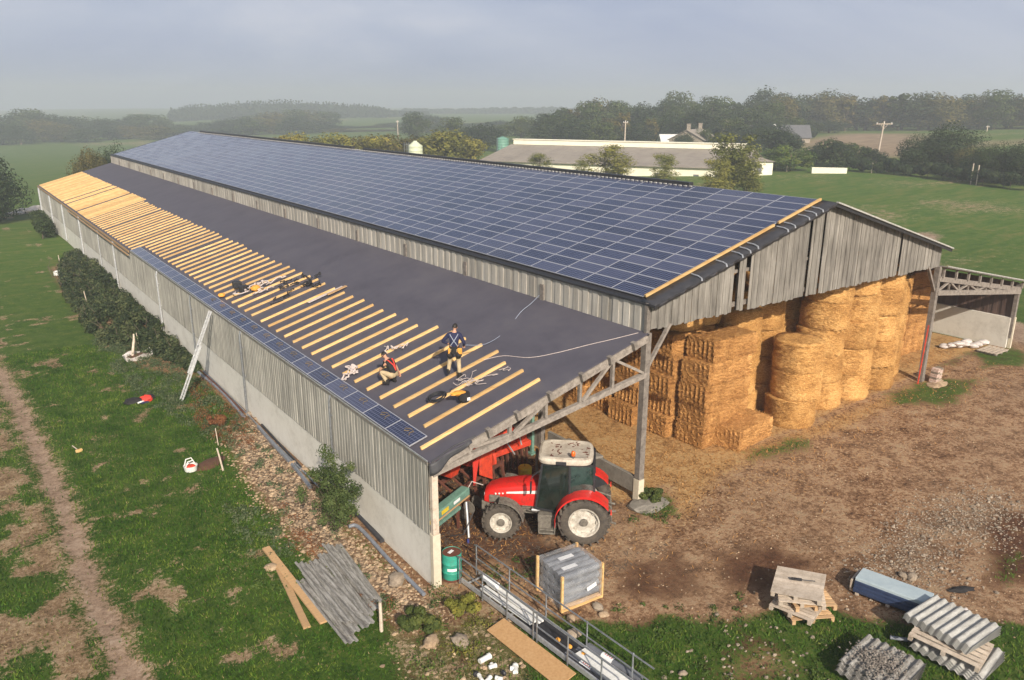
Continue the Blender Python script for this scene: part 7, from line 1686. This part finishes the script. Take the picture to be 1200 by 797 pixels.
def pole(u, d, vt, lab, cross=False, lean=0):
    c = far_pt(u, d); h = z_at(u, vt, d)-c.z; t = thing('utility_pole', lab, 'utility pole', (c.x, c.y, c.z-.2), math.atan2(RT[1], RT[0])); mb = MB(); mb.tube([(0, 0, 0), (lean, 0, h+.2)], [.19, .13], 10); mb.build('pole_shaft', 'palwood', t)
    mb = MB(); w_ = 1.5 if cross else .5
    mb.beam((lean-w_, -.12, h-.3), (lean+w_, -.12, h-.3), .12, .14)
    if cross: mb.beam((lean-.7, -.12, h-.3), (lean, -.12, h-1.2), .06, .06); mb.beam((lean+.7, -.12, h-.3), (lean, -.12, h-1.2), .06, .06)
    mb.build('crossarm', 'palwood', t)
    for k in (-1, 0, 1): mb = MB(); mb.lathe([(.07, 0), (.09, .08), (.05, .2), (.001, .22)], (lean+k*w_*.9, -.12, h-.22), 8); mb.build('insulator', 'white', t)
pole(734, 185, 141, 'plain utility pole rising behind the long shed')
pole(1036, 165, 142, 'leaning utility pole with crossarm before the brown field', True, .5)
pole(1162, 300, 147, 'faint thin utility pole against the right-hand wood')
pole(465, 280, 141, 'thin mast seen above the poplars left of the cream silo')
c = far_pt(981, 147); t = thing('water_trough', 'long white trough wall at the far edge of the green field', 'trough', (c.x, c.y, c.z), math.atan2(RT[1], RT[0])-.25)
mb = MB(); mb.box((0, 0, .45), (5.6, .25, 1.0)); mb.box((0, 1.1, .45), (5.6, .2, .9)); mb.box((-2.7, .55, .45), (.2, 1.0, .9)); mb.box((2.7, .55, .45), (.2, 1.0, .9)); mb.build('trough_wall', 'cream', t)
mb = MB(); mb.box((0, .55, .3), (5.3, .9, .04)); mb.build('trough_bottom', 'concrete', t)
c = far_pt(902, 148); t = thing('round_bale_wrapped', 'white wrapped bale at the edge of the field by the shed', 'bale', (c.x, c.y, c.z+.6)); mb = MB(); mb.lathe([(.001, -.65), (.6, -.6), (.68, -.5), (.68, .5), (.6, .6), (.001, .65)], (0, 0, 0), 18, 'x'); mb.build('bale_wrap', 'white', t, True)
for u, d, vt in ((930, 149, 192.5), (1032, 149, 191), (1153, 136, 192), (1160, 135, 194)):
    c = far_pt(u, d); h = max(z_at(u, vt, d)-c.z, .9); mb = MB(); mb.tube([(0, 0, -.1), (0, 0, h)], .09, 6); tag(mb.build('fence_post', 'palwood', None, loc=c), {930: 'wooden fence post in front of the bright green bush', 1032: 'wooden fence post right of the white trough', 1153: 'pale fence post beneath the dark trees at right', 1160: 'fence post just right of the pale one at right'}[u], 'fence post', 'posts of the field edge')

if __name__ == '__main__':
    import collections
    seen = collections.Counter(o['label'] for o in bpy.data.objects if o.parent is None and 'label' in o)
    for o in bpy.data.objects:
        if 'label' in o and not 4 <= len(o['label'].split()) <= 16: print('WORDS', o.name, len(o['label'].split()), o['label'])
    for k, n in seen.items():
        if n > 1: print('SHARED', n, k)
